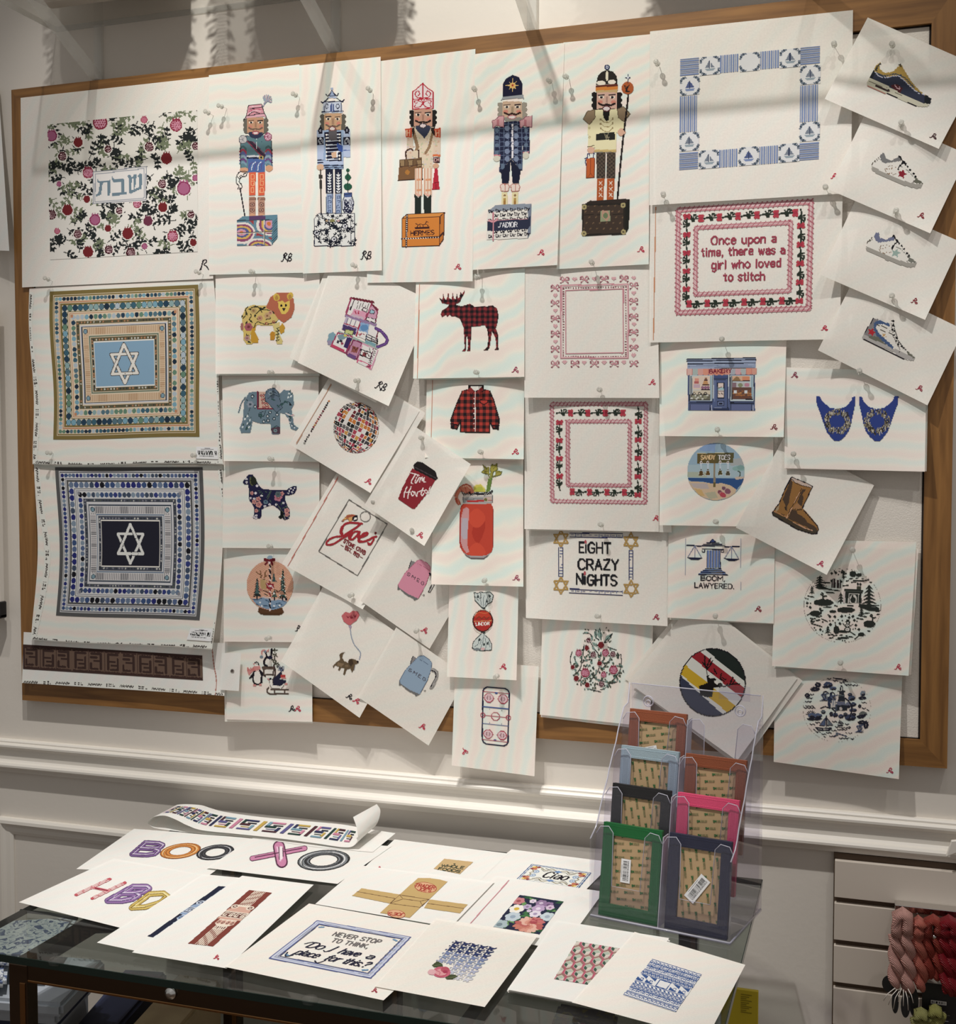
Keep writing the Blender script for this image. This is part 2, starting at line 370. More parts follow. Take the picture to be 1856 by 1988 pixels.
class Art:
  def __init__(s, sheet, box, cell=1.4, crop=(0, 0, 1), q=None):
    """box: the design's photo px bounds x0 y0 x1 y1; cell: stitch size in photo px;
    crop (ox, oy, s): drawing coordinates p stand for photo px o + p / s;
    q: lay the stitch rows along this photo quadrilateral instead of along the sheet"""
    s.sh = sheet; s.crop = crop
    s.Hq = None if q is None else homog([(0, 0), (1, 0), (1, 1), (0, 1)], q)
    x0, y0, x1, y1 = box
    u, v = happly(sheet.Hi, [x0, x1, x1, x0], [y0, y0, y1, y1])
    u = np.clip(u, 0.004, 0.996); v = np.clip(v, 0.004, 0.996)
    s.u0, s.u1, s.v0, s.v1 = u.min(), u.max(), v.min(), v.max()
    X, Y = happly(sheet.H, [0, 1, 1, 0], [0, 0, 1, 1])
    wpx = math.hypot(X[1] - X[0], Y[1] - Y[0]); hpx = math.hypot(X[3] - X[0], Y[3] - Y[0])
    if sheet.table:
      hpx = wpx * sheet.h / sheet.w
    s.nx = max(3, int(round((s.u1 - s.u0) * wpx / cell))); s.ny = max(3, int(round((s.v1 - s.v0) * hpx / cell)))
    if q is not None:
      s.u0, s.u1, s.v0, s.v1 = 0., 1., 0., 1.
      s.nx = int(round(math.dist(q[0], q[1]) / cell)); s.ny = int(round(math.dist(q[0], q[3]) / cell))
    cu = s.u0 + (np.arange(s.nx) + .5) / s.nx * (s.u1 - s.u0)
    cv = s.v0 + (np.arange(s.ny) + .5) / s.ny * (s.v1 - s.v0)
    s.U, s.V = np.meshgrid(cu, cv)
    s.X, s.Y = happly(sheet.H if q is None else s.Hq, s.U, s.V)
    s.rgb = np.zeros((s.ny, s.nx, 3)); s.on = np.zeros((s.ny, s.nx), bool)
    s.clip = None
    s.setcrop(*crop)
  def setcrop(s, ox, oy, k):
    s.gx = (s.X - ox) * k; s.gy = (s.Y - oy) * k; s.crop = (ox, oy, k); s.px = k   # one photo px in drawing units
    return s
  def affine(s, P0, P1, P2):
    """drawing coordinates from a local frame: P0 origin, P1 = (1,0), P2 = (0,1), all in photo px"""
    A = np.array([[P1[0] - P0[0], P2[0] - P0[0]], [P1[1] - P0[1], P2[1] - P0[1]]], float)
    Ai = np.linalg.inv(A); dx = s.X - P0[0]; dy = s.Y - P0[1]
    s.gx = Ai[0, 0] * dx + Ai[0, 1] * dy; s.gy = Ai[1, 0] * dx + Ai[1, 1] * dy
    return s
  def quad(s, P00, P10, P11, P01, w=1.0, h=1.0):
    """drawing coordinates 0..w, 0..h on a photo quadrilateral TL TR BR BL"""
    H = homog([P00, P10, P11, P01], [(0, 0), (w, 0), (w, h), (0, h)])
    s.gx, s.gy = happly(H, s.X, s.Y)
    return s
  def cq(s, w=1.0, h=1.0):
    s.clip = (s.gx >= 0) & (s.gx <= w) & (s.gy >= 0) & (s.gy <= h); return s
  def _win(s, x0, y0, x1, y1):
    mk = (s.gx >= x0) & (s.gx <= x1) & (s.gy >= y0) & (s.gy <= y1)
    r = np.where(mk.any(1))[0]; c = np.where(mk.any(0))[0]
    if len(r) == 0 or len(c) == 0: return None
    return slice(r[0], r[-1] + 1), slice(c[0], c[-1] + 1)
  def put(s, mask, col, win=None):
    if win is None: win = (slice(None), slice(None))
    if s.clip is not None: mask = mask & s.clip[win]
    if col is None:
      s.on[win][mask] = False; return
    s.on[win][mask] = True
    if callable(col):
      c = col(s.gx[win][mask], s.gy[win][mask]); s.rgb[win][mask] = c
    else:
      s.rgb[win][mask] = np.array(col, float)
  def mpoly(s, pts):
    p = np.asarray(pts, float); w_ = s._win(p[:, 0].min(), p[:, 1].min(), p[:, 0].max(), p[:, 1].max())
    if w_ is None: return None, None
    x = s.gx[w_]; y = s.gy[w_]; ins = np.zeros(x.shape, bool); n = len(p)
    for i in range(n):
      x1, y1 = p[i]; x2, y2 = p[(i + 1) % n]
      if y1 == y2: continue
      c = ((y1 > y) != (y2 > y)) & (x < (x2 - x1) * (y - y1) / (y2 - y1) + x1)
      ins ^= c
    return ins, w_
  def poly(s, pts, col, outline=None, w=None):
    mk, w_ = s.mpoly(pts)
    if mk is not None and col != 'none': s.put(mk, col, w_)
    if outline is not None: s.line(list(pts) + [pts[0]], w, outline)
    return s
  def full(s, mk, w_):
    m2 = np.zeros(s.on.shape, bool)
    if mk is not None: m2[w_] = mk
    return m2
  def ell(s, cx, cy, rx, ry=None, col=(0, 0, 0), rot=0.0, inner=0.0):
    ry = rx if ry is None else ry; R = max(rx, ry)
    w_ = s._win(cx - R, cy - R, cx + R, cy + R)
    if w_ is None: return s
    a = math.radians(rot); dx = s.gx[w_] - cx; dy = s.gy[w_] - cy
    ex = (dx * math.cos(a) + dy * math.sin(a)) / rx; ey = (-dx * math.sin(a) + dy * math.cos(a)) / ry
    d = ex * ex + ey * ey
    s.put((d <= 1) & (d >= inner * inner), col, w_)
    return s
  def line(s, pts, w, col, closed=False):
    p = [tuple(map(float, q)) for q in pts]
    if closed: p.append(p[0])
    for (x1, y1), (x2, y2) in zip(p, p[1:]):
      h = w / 2
      w_ = s._win(min(x1, x2) - h, min(y1, y2) - h, max(x1, x2) + h, max(y1, y2) + h)
      if w_ is None: continue
      x = s.gx[w_]; y = s.gy[w_]; dx = x2 - x1; dy = y2 - y1; L = dx * dx + dy * dy
      t = np.clip(((x - x1) * dx + (y - y1) * dy) / L, 0, 1) if L > 0 else 0
      s.put((x - x1 - t * dx) ** 2 + (y - y1 - t * dy) ** 2 <= h * h, col, w_)
    return s
  def lines(s, txt, w, col):
    """polylines written 'x,y x,y|x,y x,y'"""
    for seg in txt.split('|'):
      s.line([tuple(map(float, q.split(','))) for q in seg.split()], w, col)
    return s
  def P(s, txt, col, outline=None, w=None):
    return s.poly([tuple(map(float, q.split(','))) for q in txt.split()], col, outline, w)
  def curve(s, pts, w, col, closed=False, taper=None):
    if isinstance(pts, str): pts = [tuple(map(float, q.split(','))) for q in pts.split()]
    q = smooth(pts, closed, 6)
    s.line(q, w, col); return s
  def rect(s, x0, y0, x1, y1, col):
    return s.poly([(x0, y0), (x1, y0), (x1, y1), (x0, y1)], col)
  def text(s, txt, P0, P1, up, w, col, gap=1.3):
    """text from baseline start P0 to baseline end P1; up = vector of the cap height"""
    tot = 0
    for ch in txt: tot += FONT[ch][0] + gap
    tot -= gap
    ex = ((P1[0] - P0[0]) / tot, (P1[1] - P0[1]) / tot); ey = (up[0] / 6.0, up[1] / 6.0)
    x = 0
    for ch in txt:
      wd, st = FONT[ch]
      if st:
        for seg in st.split('|'):
          pp = []
          for q in seg.split():
            a, b = map(float, q.split(',')); a += x
            pp.append((P0[0] + ex[0] * a + ey[0] * b, P0[1] + ex[1] * a + ey[1] * b))
          s.line(pp, w, col)
      x += wd + gap
    return s
  def build(s, name, label=None, lift=0.0006, parent=None):
    g_ = s.rgb.mean(-1, keepdims=True); rgb = np.clip(np.round((g_ + (s.rgb - g_) * .86) * .95 / 4) * 4, 0, 255); on = s.on
    if not on.any(): return None
    key = (rgb[..., 0] * 65536 + rgb[..., 1] * 256 + rgb[..., 2]).astype(np.int64)
    key = np.where(on, key, -1)
    brk = np.ones(key.shape, bool); brk[:, 1:] = key[:, 1:] != key[:, :-1]
    brk[:, ::10] = True
    st = np.argwhere(brk & on)
    r = st[:, 0]; c0 = st[:, 1]
    nxt = np.full(key.shape, s.nx)
    b2 = np.concatenate([brk, np.ones((s.ny, 1), bool)], 1)
    pos = np.where(b2, np.arange(s.nx + 1)[None, :], s.nx)
    nx_ = np.minimum.accumulate(pos[:, ::-1], 1)[:, ::-1]
    c1 = nx_[r, c0 + 1]
    du = (s.u1 - s.u0) / s.nx; dv = (s.v1 - s.v0) / s.ny
    ua = s.u0 + c0 * du; ub = s.u0 + c1 * du; va = s.v0 + r * dv; vb = va + dv
    U = np.stack([ua, ua, ub, ub], 1); V = np.stack([va, vb, vb, va], 1)
    if s.Hq is not None: U, V = happly(s.sh.Hi, *happly(s.Hq, U, V))
    P_ = s.sh.pos(U, V, lift) - s.sh.o0
    n = len(r)
    me = bpy.data.meshes.new(name)
    me.vertices.add(4 * n); me.vertices.foreach_set('co', P_.reshape(-1).astype(np.float32))
    me.loops.add(4 * n); me.loops.foreach_set('vertex_index', np.arange(4 * n, dtype=np.int32))
    me.polygons.add(n); me.polygons.foreach_set('loop_start', np.arange(0, 4 * n, 4, dtype=np.int32))
    me.polygons.foreach_set('loop_total', np.full(n, 4, np.int32))
    me.update(calc_edges=True)
    at = me.color_attributes.new('paint', 'FLOAT_COLOR', 'CORNER')
    cc = np.ones((n, 4, 4), np.float32); cc[..., :3] = lin(rgb[r, c0])[:, None, :]
    at.data.foreach_set('color', cc.ravel())
    me.materials.append(PAINT)
    o = link(bpy.data.objects.new(name, me), parent if parent is not None else s.sh.obj)
    if label: o['label'] = label
    return o

def smooth(pts, closed=False, k=6):
  p = [np.array(q, float) for q in pts]; out = []
  n = len(p)
  rngi = range(n) if closed else range(n - 1)
  for i in rngi:
    p1 = p[i]; p2 = p[(i + 1) % n]
    p0 = p[i - 1] if (closed or i > 0) else 2 * p1 - p2
    p3 = p[(i + 2) % n] if (closed or i + 2 < n) else 2 * p2 - p1
    for j in range(k):
      t = j / k
      out.append(tuple(0.5 * (2 * p1 + (p2 - p0) * t + (2 * p0 - 5 * p1 + 4 * p2 - p3) * t * t + (3 * p1 - p0 - 3 * p2 + p3) * t ** 3)))
  out.append(tuple(p[0] if closed else p[-1]))
  return out

# ------------------------------------------------------------------ room shell
M['wall'] = mat('wall_paint', (226, 219, 209), 0.75, spec=0.25, noise=(6, 0.02), bump=(90, 0.12))
M['trim'] = mat('trim_paint', (232, 226, 216), 0.42, spec=0.45)
M['floor'] = mat('floor_boards', (120, 96, 74), 0.5, noise=(5, 0.2))
tag(MB().box((-4.0, 0.0, 0.0), (3.0, 0.12, 3.6)).build('wall_back', M['wall']), kind='structure')
tag(MB().box((-4.0, -4.5, -0.08), (3.0, 0.12, 0.0)).build('floor', M['floor']), kind='structure')
# chair rail: upper double lip, cove, lower bead
prof = [(0, 0.889), (-0.010, 0.889), (-0.013, 0.886), (-0.013, 0.883), (-0.016, 0.882), (-0.019, 0.879), (-0.019, 0.875), (-0.016, 0.872),
    (-0.012, 0.868), (-0.010, 0.860), (-0.010, 0.846), (-0.013, 0.842), (-0.019, 0.840), (-0.022, 0.836), (-0.022, 0.832), (-0.018, 0.828), (-0.012, 0.826), (-0.009, 0.818), (0, 0.816)]
tag(MB().prism(prof, 'x', -4.0, 3.0).build('trim_1', M['trim']), kind='structure')
# wainscot panel moulding (a mitred ring)
def ring(name, x0, x1, z0, z1, wd, prof, mt, parent=None):
  V = []; F = []
  n = len(prof)
  for (cx, cz, sx, sz) in ((x0, z0, 1, 1), (x1, z0, -1, 1), (x1, z1, -1, -1), (x0, z1, 1, -1)):
    for t, y in prof: V.append((cx + sx * t * wd, y, cz + sz * t * wd))
  for k in range(4):
    for i in range(n - 1):
      a = k * n + i; b = ((k + 1) % 4) * n + i
      F.append((a, b, b + 1, a + 1))
  return mesh_obj(name, V, F, mt, parent)
tag(ring('trim_2', -1.803, -0.36, 0.20, 0.716, 0.036,
   [(0, 0), (0, -0.010), (0.12, -0.014), (0.3, -0.015), (0.38, -0.011), (0.55, -0.008), (0.8, -0.007), (1.0, -0.004), (1.0, 0)], M['trim']), kind='structure')
tag(ring('trim_3', -3.2, -1.90, 0.20, 0.716, 0.036,
   [(0, 0), (0, -0.010), (0.12, -0.014), (0.3, -0.015), (0.38, -0.011), (0.55, -0.008), (0.8, -0.007), (1.0, -0.004), (1.0, 0)], M['trim']), kind='structure')
tag(MB().prism([(0, 0), (-0.016, 0), (-0.016, 0.10), (-0.010, 0.115), (0, 0.12)], 'x', -4.0, 3.0).build('baseboard_back', M['trim']), kind='structure')

# ------------------------------------------------------------------ the pin board
def wood(name, c1, c2):
  mt = bpy.data.materials.new(name); mt.use_nodes = True
  nt = mt.node_tree; N = nt.nodes; Lk = nt.links; p = N['Principled BSDF']
  tc = N.new('ShaderNodeTexCoord'); mp = N.new('ShaderNodeMapping')
  Lk.new(tc.outputs['UV'], mp.inputs[0]); mp.inputs['Scale'].default_value = (6, 90, 1)
  n = N.new('ShaderNodeTexNoise'); n.inputs['Scale'].default_value = 1.0; n.inputs['Detail'].default_value = 6; n.inputs['Distortion'].default_value = 0.4
  Lk.new(mp.outputs[0], n.inputs['Vector'])
  cr = N.new('ShaderNodeValToRGB'); cr.color_ramp.elements[0].position = 0.3; cr.color_ramp.elements[1].position = 0.72
  cr.color_ramp.elements[0].color = L4(*c1); cr.color_ramp.elements[1].color = L4(*c2)
  Lk.new(n.outputs['Fac'], cr.inputs[0]); Lk.new(cr.outputs[0], p.inputs['Base Color'])
  p.inputs['Roughness'].default_value = 0.42
  return mt
M['oak'] = wood('honey_oak', (112, 75, 36), (150, 106, 56))
M['linen'] = mat('board_linen', (226, 219, 209), 0.9, noise=(300, 0.05), bump=(400, 0.3))
BX0, BX1, BZ0, BZ1 = -1.7237, 0.1275, 0.9805, 2.2700
board = empty('pin_board', (-0.8, -0.0, 0.98))
tag(board, 'large wall pin board with a honey oak frame and pale linen face', 'pin board')
def rail(x0, x1, z0, z1, wd, side):
  """one mitred frame rail with its grain along its length"""
  yb, yf = 0.0, -0.021
  if side == 'top': q = [(x0, z1), (x1, z1), (x1 - wd[1], z1 - wd[2]), (x0 + wd[0], z1 - wd[2])]
  if side == 'bottom': q = [(x0, z0), (x1, z0), (x1 - wd[1], z0 + wd[3]), (x0 + wd[0], z0 + wd[3])]
  if side == 'left': q = [(x0, z0), (x0, z1), (x0 + wd[0], z1 - wd[2]), (x0 + wd[0], z0 + wd[3])]
  if side == 'right': q = [(x1, z0), (x1, z1), (x1 - wd[1], z1 - wd[2]), (x1 - wd[1], z0 + wd[3])]
  V = [(x, yf, z) for x, z in q] + [(x, yb, z) for x, z in q]
  F = [(0, 1, 2, 3), (0, 4, 5, 1), (1, 5, 6, 2), (2, 6, 7, 3), (3, 7, 4, 0)]
  uv = [((x, z) if side in ('top', 'bottom') else (z + 7, x)) for x, y, z in V]
  V = [(x + 0.8, y, z - 0.98) for x, y, z in V]
  o = mesh_obj('frame_rail', V, F, M['oak'], board, uvs=uv)
  return o
for sd in ('top', 'bottom', 'left', 'right'): rail(BX0, BX1, BZ0, BZ1, (0.043, 0.043, 0.062, 0.045), sd)
b = MB().box((BX0 + 0.035 + 0.8, -0.013, BZ0 + 0.04 - 0.98), (BX1 - 0.035 + 0.8, -0.002, BZ1 - 0.055 - 0.98)).build('board_panel', M['linen'], board)
M['gap'] = mat('dark_gap', (38, 30, 24), 0.9)
gp = MB()
for q in ((BX0 + .040, BZ0 + .043, BX0 + .046, BZ1 - .06), (BX1 - .046, BZ0 + .043, BX1 - .040, BZ1 - .06), (BX0 + .04, BZ1 - .065, BX1 - .04, BZ1 - .060), (BX0 + .04, BZ0 + .043, BX1 - .04, BZ0 + .047)):
  gp.box((q[0] + .8, -0.0136, q[1] - .98), (q[2] + .8, -0.010, q[3] - .98))
gp.build('inner_seam', M['gap'], board)

# ------------------------------------------------------------------ clear shelf over the board
M['acrylic'] = clear_mat('clear_acrylic', (247, 247, 245), 0.015, 0.04, gloss=.7)
M['acrylic_edge'] = clear_mat('clear_acrylic_edge', (246, 246, 244), 0.24, 0.10, edge=(250, 250, 249), gloss=1.0)
shelf = empty('acrylic_shelf', (-0.5, 0.0, 2.385))
tag(shelf, 'long clear acrylic shelf on brackets above the pin board', 'shelf')
SD = 0.25
def in_shelf(b, name, m_): return b.build(name, m_, shelf)
in_shelf(MB().box((-1.1244, -SD, 0.0), (1.1, 0.0, 0.010)), 'shelf_plate', M['acrylic'])
e = MB().box((-1.1246, -SD - .0008, -.0006), (1.1, -SD + .0016, 0.0106)).box((-1.1250, -SD, -.0006), (-1.1232, 0, 0.0106)).box((-1.1244, -.0025, -.0006), (1.1, -.0002, .0106))
in_shelf(e, 'polished_edge', M['acrylic_edge'])
for bx in (-1.5185, -0.986, -0.596, -0.10, 0.40):
  k = bx + 0.5
  bb = MB()
  bb.box((k - .009, -.010, -.113), (k + .009, -.001, 0.0), 0.001)
  bb.prism([(-.002, -.113), (-.024, -.113), (-SD + .012, -.012), (-SD + .012, 0.0), (-SD + .03, 0.0), (-.010, -.098)], 'x', k - .009, k + .009, 0, 0.001)
  in_shelf(bb, 'bracket', M['acrylic_edge'])

# ------------------------------------------------------------------ canvases pinned on the board
SH = {}
def sheet(key, name, c, z, m, label, **k):
  SH[key] = Sheet(name, c, z, m, label, **k); return SH[key]
G1 = 'soldier canvases in the top row'
sheet('shabbat', 'needlepoint_canvas', [(40, 190), (408, 149), (414, 541), (43, 558)], hang(zb=.0262, bl=.001, br=.001), 'plain',
   'white canvas of pomegranate vines round a grey Hebrew word, top left of the board')
sheet('sol1', 'needlepoint_canvas', [(405.5, 146), (581, 125), (588, 529.5), (406, 533.5)], hang(zb=.027, bl=.002, br=.003), 'fine_h',
   'tall canvas with a painted toy soldier in pink swirl hat on a swirl block')
sheet('sol2', 'needlepoint_canvas', [(580.5, 127), (739, 110), (741.5, 525), (588, 531)], hang(zt=.0245, zb=.030, bl=.003, br=.003), 'fine_v',
   'tall canvas with a painted toy soldier in blue and white pagoda hat')
sheet('sol3', 'needlepoint_canvas', [(711, 122), (923, 95), (917.5, 546), (712.5, 549)], hang(zt=.0232, zb=.027, bl=.001, br=.004), 'fine_v',
   'tall canvas with a painted toy soldier in red crown on an orange box')
sheet('sol4', 'needlepoint_canvas', [(922, 105), (1096, 83), (1082, 514.5), (918, 524)], hang(zt=.0240, zb=.030, bl=.004, br=.004), 'fine_d',
   'tall canvas with a painted toy soldier in navy star hat on a grey box')
sheet('sol5', 'needlepoint_canvas', [(1094, 82.5), (1262, 66.5), (1259.5, 513), (1080.5, 522.5)], hang(zt=.0232, zb=.027, bl=.002, br=.002), 'fine_d',
   'tall canvas with a painted toy soldier holding a staff on a dark trunk')
sheet('boats', 'needlepoint_canvas', [(1262, 61), (1656, 19.5), (1652, 375), (1260.5, 398.5)], hang(zt=.0242, zb=.030, bl=.003, br=.002), 'coarse',
   'large canvas with a blue striped border of little sailboats, top right')
sheet('once', 'needlepoint_canvas', [(1261, 398), (1636, 374), (1630.5, 658.5), (1260.5, 665)], hang(zt=.0236, zb=.029, bl=.004, br=.004), 'coarse',
   'canvas with a pink rose border round the words Once upon a time')
sheet('shoe1', 'needlepoint_canvas', [(1684.6, 34), (1906, 131), (1822.5, 289), (1601, 192)], hang(zt=.031, zb=.037, bl=.012, br=.005, up=.6), 'coarse',
   'tilted canvas with a navy and mustard running shoe, topmost of the sneaker column')
sheet('shoe2', 'needlepoint_canvas', [(1683, 214), (1879, 300), (1806, 453), (1609, 368)], hang(zt=.030, zb=.036, bl=.012, br=.005, up=.6), 'coarse',
   'tilted canvas with a white sneaker and a dark red star')
sheet('shoe3', 'needlepoint_canvas', [(1664, 382), (1866, 470), (1796, 621), (1593, 533.6)], hang(zt=.029, zb=.035, bl=.012, br=.005, up=.6), 'coarse',
   'tilted canvas with a white sneaker and a pale green star')
sheet('shoe4', 'needlepoint_canvas', [(1660, 538), (1871, 640), (1800.6, 787), (1588, 680)], hang(zt=.028, zb=.034, bl=.012, br=.005, up=.5), 'coarse',
   'tilted canvas with a blue and grey high top sneaker, lowest of the sneaker column')
wl = lambda a, ph, n: (lambda U, V: (a * (1 - U) * np.sin(V * n + ph) * np.sin(np.pi * V) - 0 * U, 0 * U))
sheet('gold', 'needlepoint_canvas', [(57, 560), (414.6, 543), (434, 902), (66, 901)], hang(zt=.0245, zb=.0285, bl=.001, br=.002, bow=.004), 'fine_h',
   'square canvas with gold and teal mosaic borders round a white star on pale blue',
   edge=lambda U, V: (-3 * np.sin(2.4 * np.pi * V) * (1 - U) + 2 * np.sin(2 * np.pi * V) * U, 2.0 * np.sin(2 * np.pi * U) * V))
sheet('blue', 'needlepoint_canvas', [(66, 899), (433, 903), (411.6, 1261), (60.4, 1241.6)], hang(zt=.0238, zb=.030, bl=.004, br=.012, bow=.004), 'fine_h',
   'square canvas with blue and charcoal mosaic borders round a white star on navy',
   edge=lambda U, V: (10 * np.sin(np.pi * V) ** 1.5 * (1 - U) + 9 * np.sin(np.pi * V) * U, 1.5 * np.sin(2 * np.pi * U) * V))
sheet('belt', 'needlepoint_canvas', [(46, 1227), (442.6, 1249), (435.5, 1351), (42.7, 1326)], hang(zt=.0225, zb=.027, bl=.004, br=.008, bow=.006), 'white',
   'long strip canvas of brown interlocking letters, bottom left of the board')
sheet('lion', 'needlepoint_canvas', [(418.5, 531), (620.6, 530), (619.8, 725), (418.5, 726)], hang(zt=.0232, zb=.031, bl=.008, br=.002, up=.55), 'fine_h',
   'canvas with a yellow flowered lion and russet mane')
sheet('elephant', 'needlepoint_canvas', [(431, 722), (619, 722), (617, 896.5), (434, 895)], hang(zt=.0232, zb=.030, bl=.008, br=.002), 'fine_h',
   'canvas with a blue grey flowered elephant under a saddle cloth')
sheet('house', 'needlepoint_canvas', [(650, 496), (840, 585), (754.5, 788.5), (578, 704)], hang(zt=.0232, zb=.041, bl=.008, br=.010, up=.6), 'coarse',
   'tilted canvas with a pink and purple three storey dollhouse')
sheet('disco', 'needlepoint_canvas', [(656.5, 703.6), (814.5, 798), (719, 957), (561.5, 862)], hang(zt=.0236, zb=.035, bl=.010, br=.006), 'plain',
   'tilted canvas with a mosaic disco ball and a row of colour squares')
sheet('coffee', 'needlepoint_canvas', [(803, 826), (914, 901), (823.6, 1060), (707.5, 980.5)], hang(zt=.040, zb=.046, bl=.006, br=.007, tr=.010), 'coarse',
   'tilted canvas with a dark red takeaway coffee cup')
sheet('crab', 'needlepoint_canvas', [(667, 896), (824, 985), (704, 1183), (547.4, 1094)], hang(zt=.0234, zb=.034, bl=.014, br=.006, up=.8), 'coarse',
   'tilted canvas with red crab restaurant lettering inside a thin tag outline')
sheet('kettle1', 'needlepoint_canvas', [(794, 1006), (928, 1099), (834, 1259.6), (700, 1166.5)], hang(zt=.036, zb=.041, bl=.003, br=.0, tilt=-.013), 'coarse',
   'tilted canvas with a pink electric kettle')
sheet('dog', 'needlepoint_canvas', [(632, 1130), (784, 1238), (698, 1393.6), (545.6, 1284)], hang(zt=.030, zb=.036, bl=.012, br=.003, up=.8), 'coarse',
   'tilted canvas with a brown puppy and pink heart balloon')
sheet('kettle2', 'needlepoint_canvas', [(769, 1218), (906, 1313), (832, 1447.6), (694.5, 1352.7)], hang(zt=.033, zb=.037, bl=.003, br=.001, tilt=-.010), 'coarse',
   'tilted canvas with a pale blue electric kettle')
sheet('globe', 'needlepoint_canvas', [(434, 1058), (621.7, 1060), (621, 1247), (434.4, 1245.6)], hang(zt=.0228, zb=.029, bl=.004, br=.001), 'fine_h',
   'canvas with a peach snow globe of reindeer and fir trees')
sheet('spaniel', 'needlepoint_canvas', [(434.4, 888), (620, 889), (620, 1065), (432, 1063.6)], hang(zt=.0230, zb=.0295, bl=.004, br=.001), 'fine_h',
   'canvas with a navy flowered spaniel')
sheet('penguins', 'needlepoint_canvas', [(440, 1240), (606, 1242), (606, 1401.5), (440, 1396.5)], hang(zt=.0228, zb=.028, bl=.003, br=.003), 'fine_h',
   'canvas with three penguins and a sled')
sheet('moose', 'needlepoint_canvas', [(807.7, 545), (1019, 521), (1017.8, 731.7), (802, 735)], hang(zt=.0238, zb=.032, bl=.008, br=.006, up=.55), 'fine_s',
   'canvas with a red plaid standing moose')
sheet('shirt', 'needlepoint_canvas', [(829, 728), (1018, 727), (1016.8, 891.6), (824.7, 888.4)], hang(zt=.0234, zb=.031, bl=.008, br=.008, up=.55), 'fine_s',
   'canvas with a red and black plaid shirt')
sheet('mary', 'needlepoint_canvas', [(842, 884), (1016, 886), (1016, 1139), (837.6, 1134.5)], hang(zt=.0232, zb=.034, bl=.012, br=.008, up=.58), 'fine_s',
   'canvas with a red cocktail jar, shrimp and celery')
sheet('candy', 'needlepoint_canvas', [(872.4, 1128), (1007, 1130), (1002.7, 1320.7), (867.8, 1313.8)], hang(zt=.029, zb=.034, bl=.003, br=.006, up=.7), 'fine_v',
   'canvas with a red wrapped candy')
sheet('rink', 'needlepoint_canvas', [(884, 1282), (1046, 1293.5), (1037.5, 1507), (877, 1486)], hang(zt=.0232, zb=.030, bl=.006, br=.006), 'fine_v',
   'canvas with an upright ice hockey rink')
sheet('bows', 'needlepoint_canvas', [(1018, 523), (1276, 508), (1280, 772.7), (1018, 772)], hang(zt=.0226, zb=.032, bl=.006, br=.006, up=.55), 'coarse',
   'canvas with a square frame of pink bows and hearts')
sheet('roses', 'needlepoint_canvas', [(1019, 760), (1280, 762), (1279, 1032.5), (1018, 1027)], hang(zt=.0230, zb=.030, bl=.008, br=.003, up=.6), 'coarse',
   'canvas with a square pink rope frame of roses, empty in the middle')
sheet('eight', 'needlepoint_canvas', [(1020, 1020), (1297, 1026), (1296, 1215.8), (1021, 1199.8)], hang(zt=.0228, zb=.031, bl=.006, br=.006), 'coarse',
   'canvas with the words Eight Crazy Nights between gold stars')
sheet('pom', 'needlepoint_canvas', [(1053, 1196), (1268, 1206), (1262, 1411), (1048, 1387.5)], hang(zt=.0230, zb=.028, bl=.004, br=.004), 'fine_v',
   'canvas with a pomegranate shape made of vines and fruit')
sheet('bakery', 'needlepoint_canvas', [(1281, 656), (1527, 655), (1521.5, 848.6), (1280, 846.5)], hang(zt=.0228, zb=.032, bl=.009, br=.006), 'fine_s',
   'canvas with a blue bakery shop front and striped awning')
sheet('sandy', 'needlepoint_canvas', [(1283, 836), (1502, 838), (1498, 1023), (1280, 1019.5)], hang(zt=.0234, zb=.031, bl=.009, br=.001), 'fine_d',
   'canvas with a round beach scene and hanging keys under a wooden sign')
sheet('law', 'needlepoint_canvas', [(1297.7, 1009), (1505, 1012), (1502, 1210.5), (1296, 1199)], hang(zt=.0232, zb=.031, bl=.007, br=.002), 'fine_d',
   'canvas with blue scales of justice on a column')
sheet('pumps', 'needlepoint_canvas', [(1525.5, 713), (1798.5, 722), (1795.4, 915.7), (1522.5, 909)], hang(zt=.0236, zb=.033, bl=.002, br=.008, up=.1), 'fine_h',
   'canvas with a pair of royal blue pointed shoe toes with jewelled buckles')
sheet('boot', 'needlepoint_canvas', [(1521, 850), (1697, 942), (1605, 1116), (1428.6, 1024)], hang(zt=.0240, zb=.037, bl=.016, br=.010, up=.5), 'coarse',
   'tilted canvas with a tan sheepskin boot')
sheet('winter', 'needlepoint_canvas', [(1507, 1047), (1779, 1052), (1763.9, 1312), (1498.7, 1293)], hang(zt=.0226, zb=.032, bl=.004, br=.005), 'fine_d',
   'canvas with a round dark green snowy village scene')
sheet('willow', 'needlepoint_canvas', [(1505, 1285), (1752, 1301), (1745, 1512.6), (1502, 1479)], hang(zt=.0224, zb=.027, bl=.001, br=.006), 'fine_d',
   'canvas with a round navy pagoda and sailboat scene')
sheet('stripe', 'needlepoint_canvas', [(1352, 1160), (1548, 1317), (1431, 1477), (1219, 1325)], hang(zt=.0275, zb=.032, bl=.006, br=.006), 'coarse',
   'diamond hung canvas with a moose head over coloured stripes')

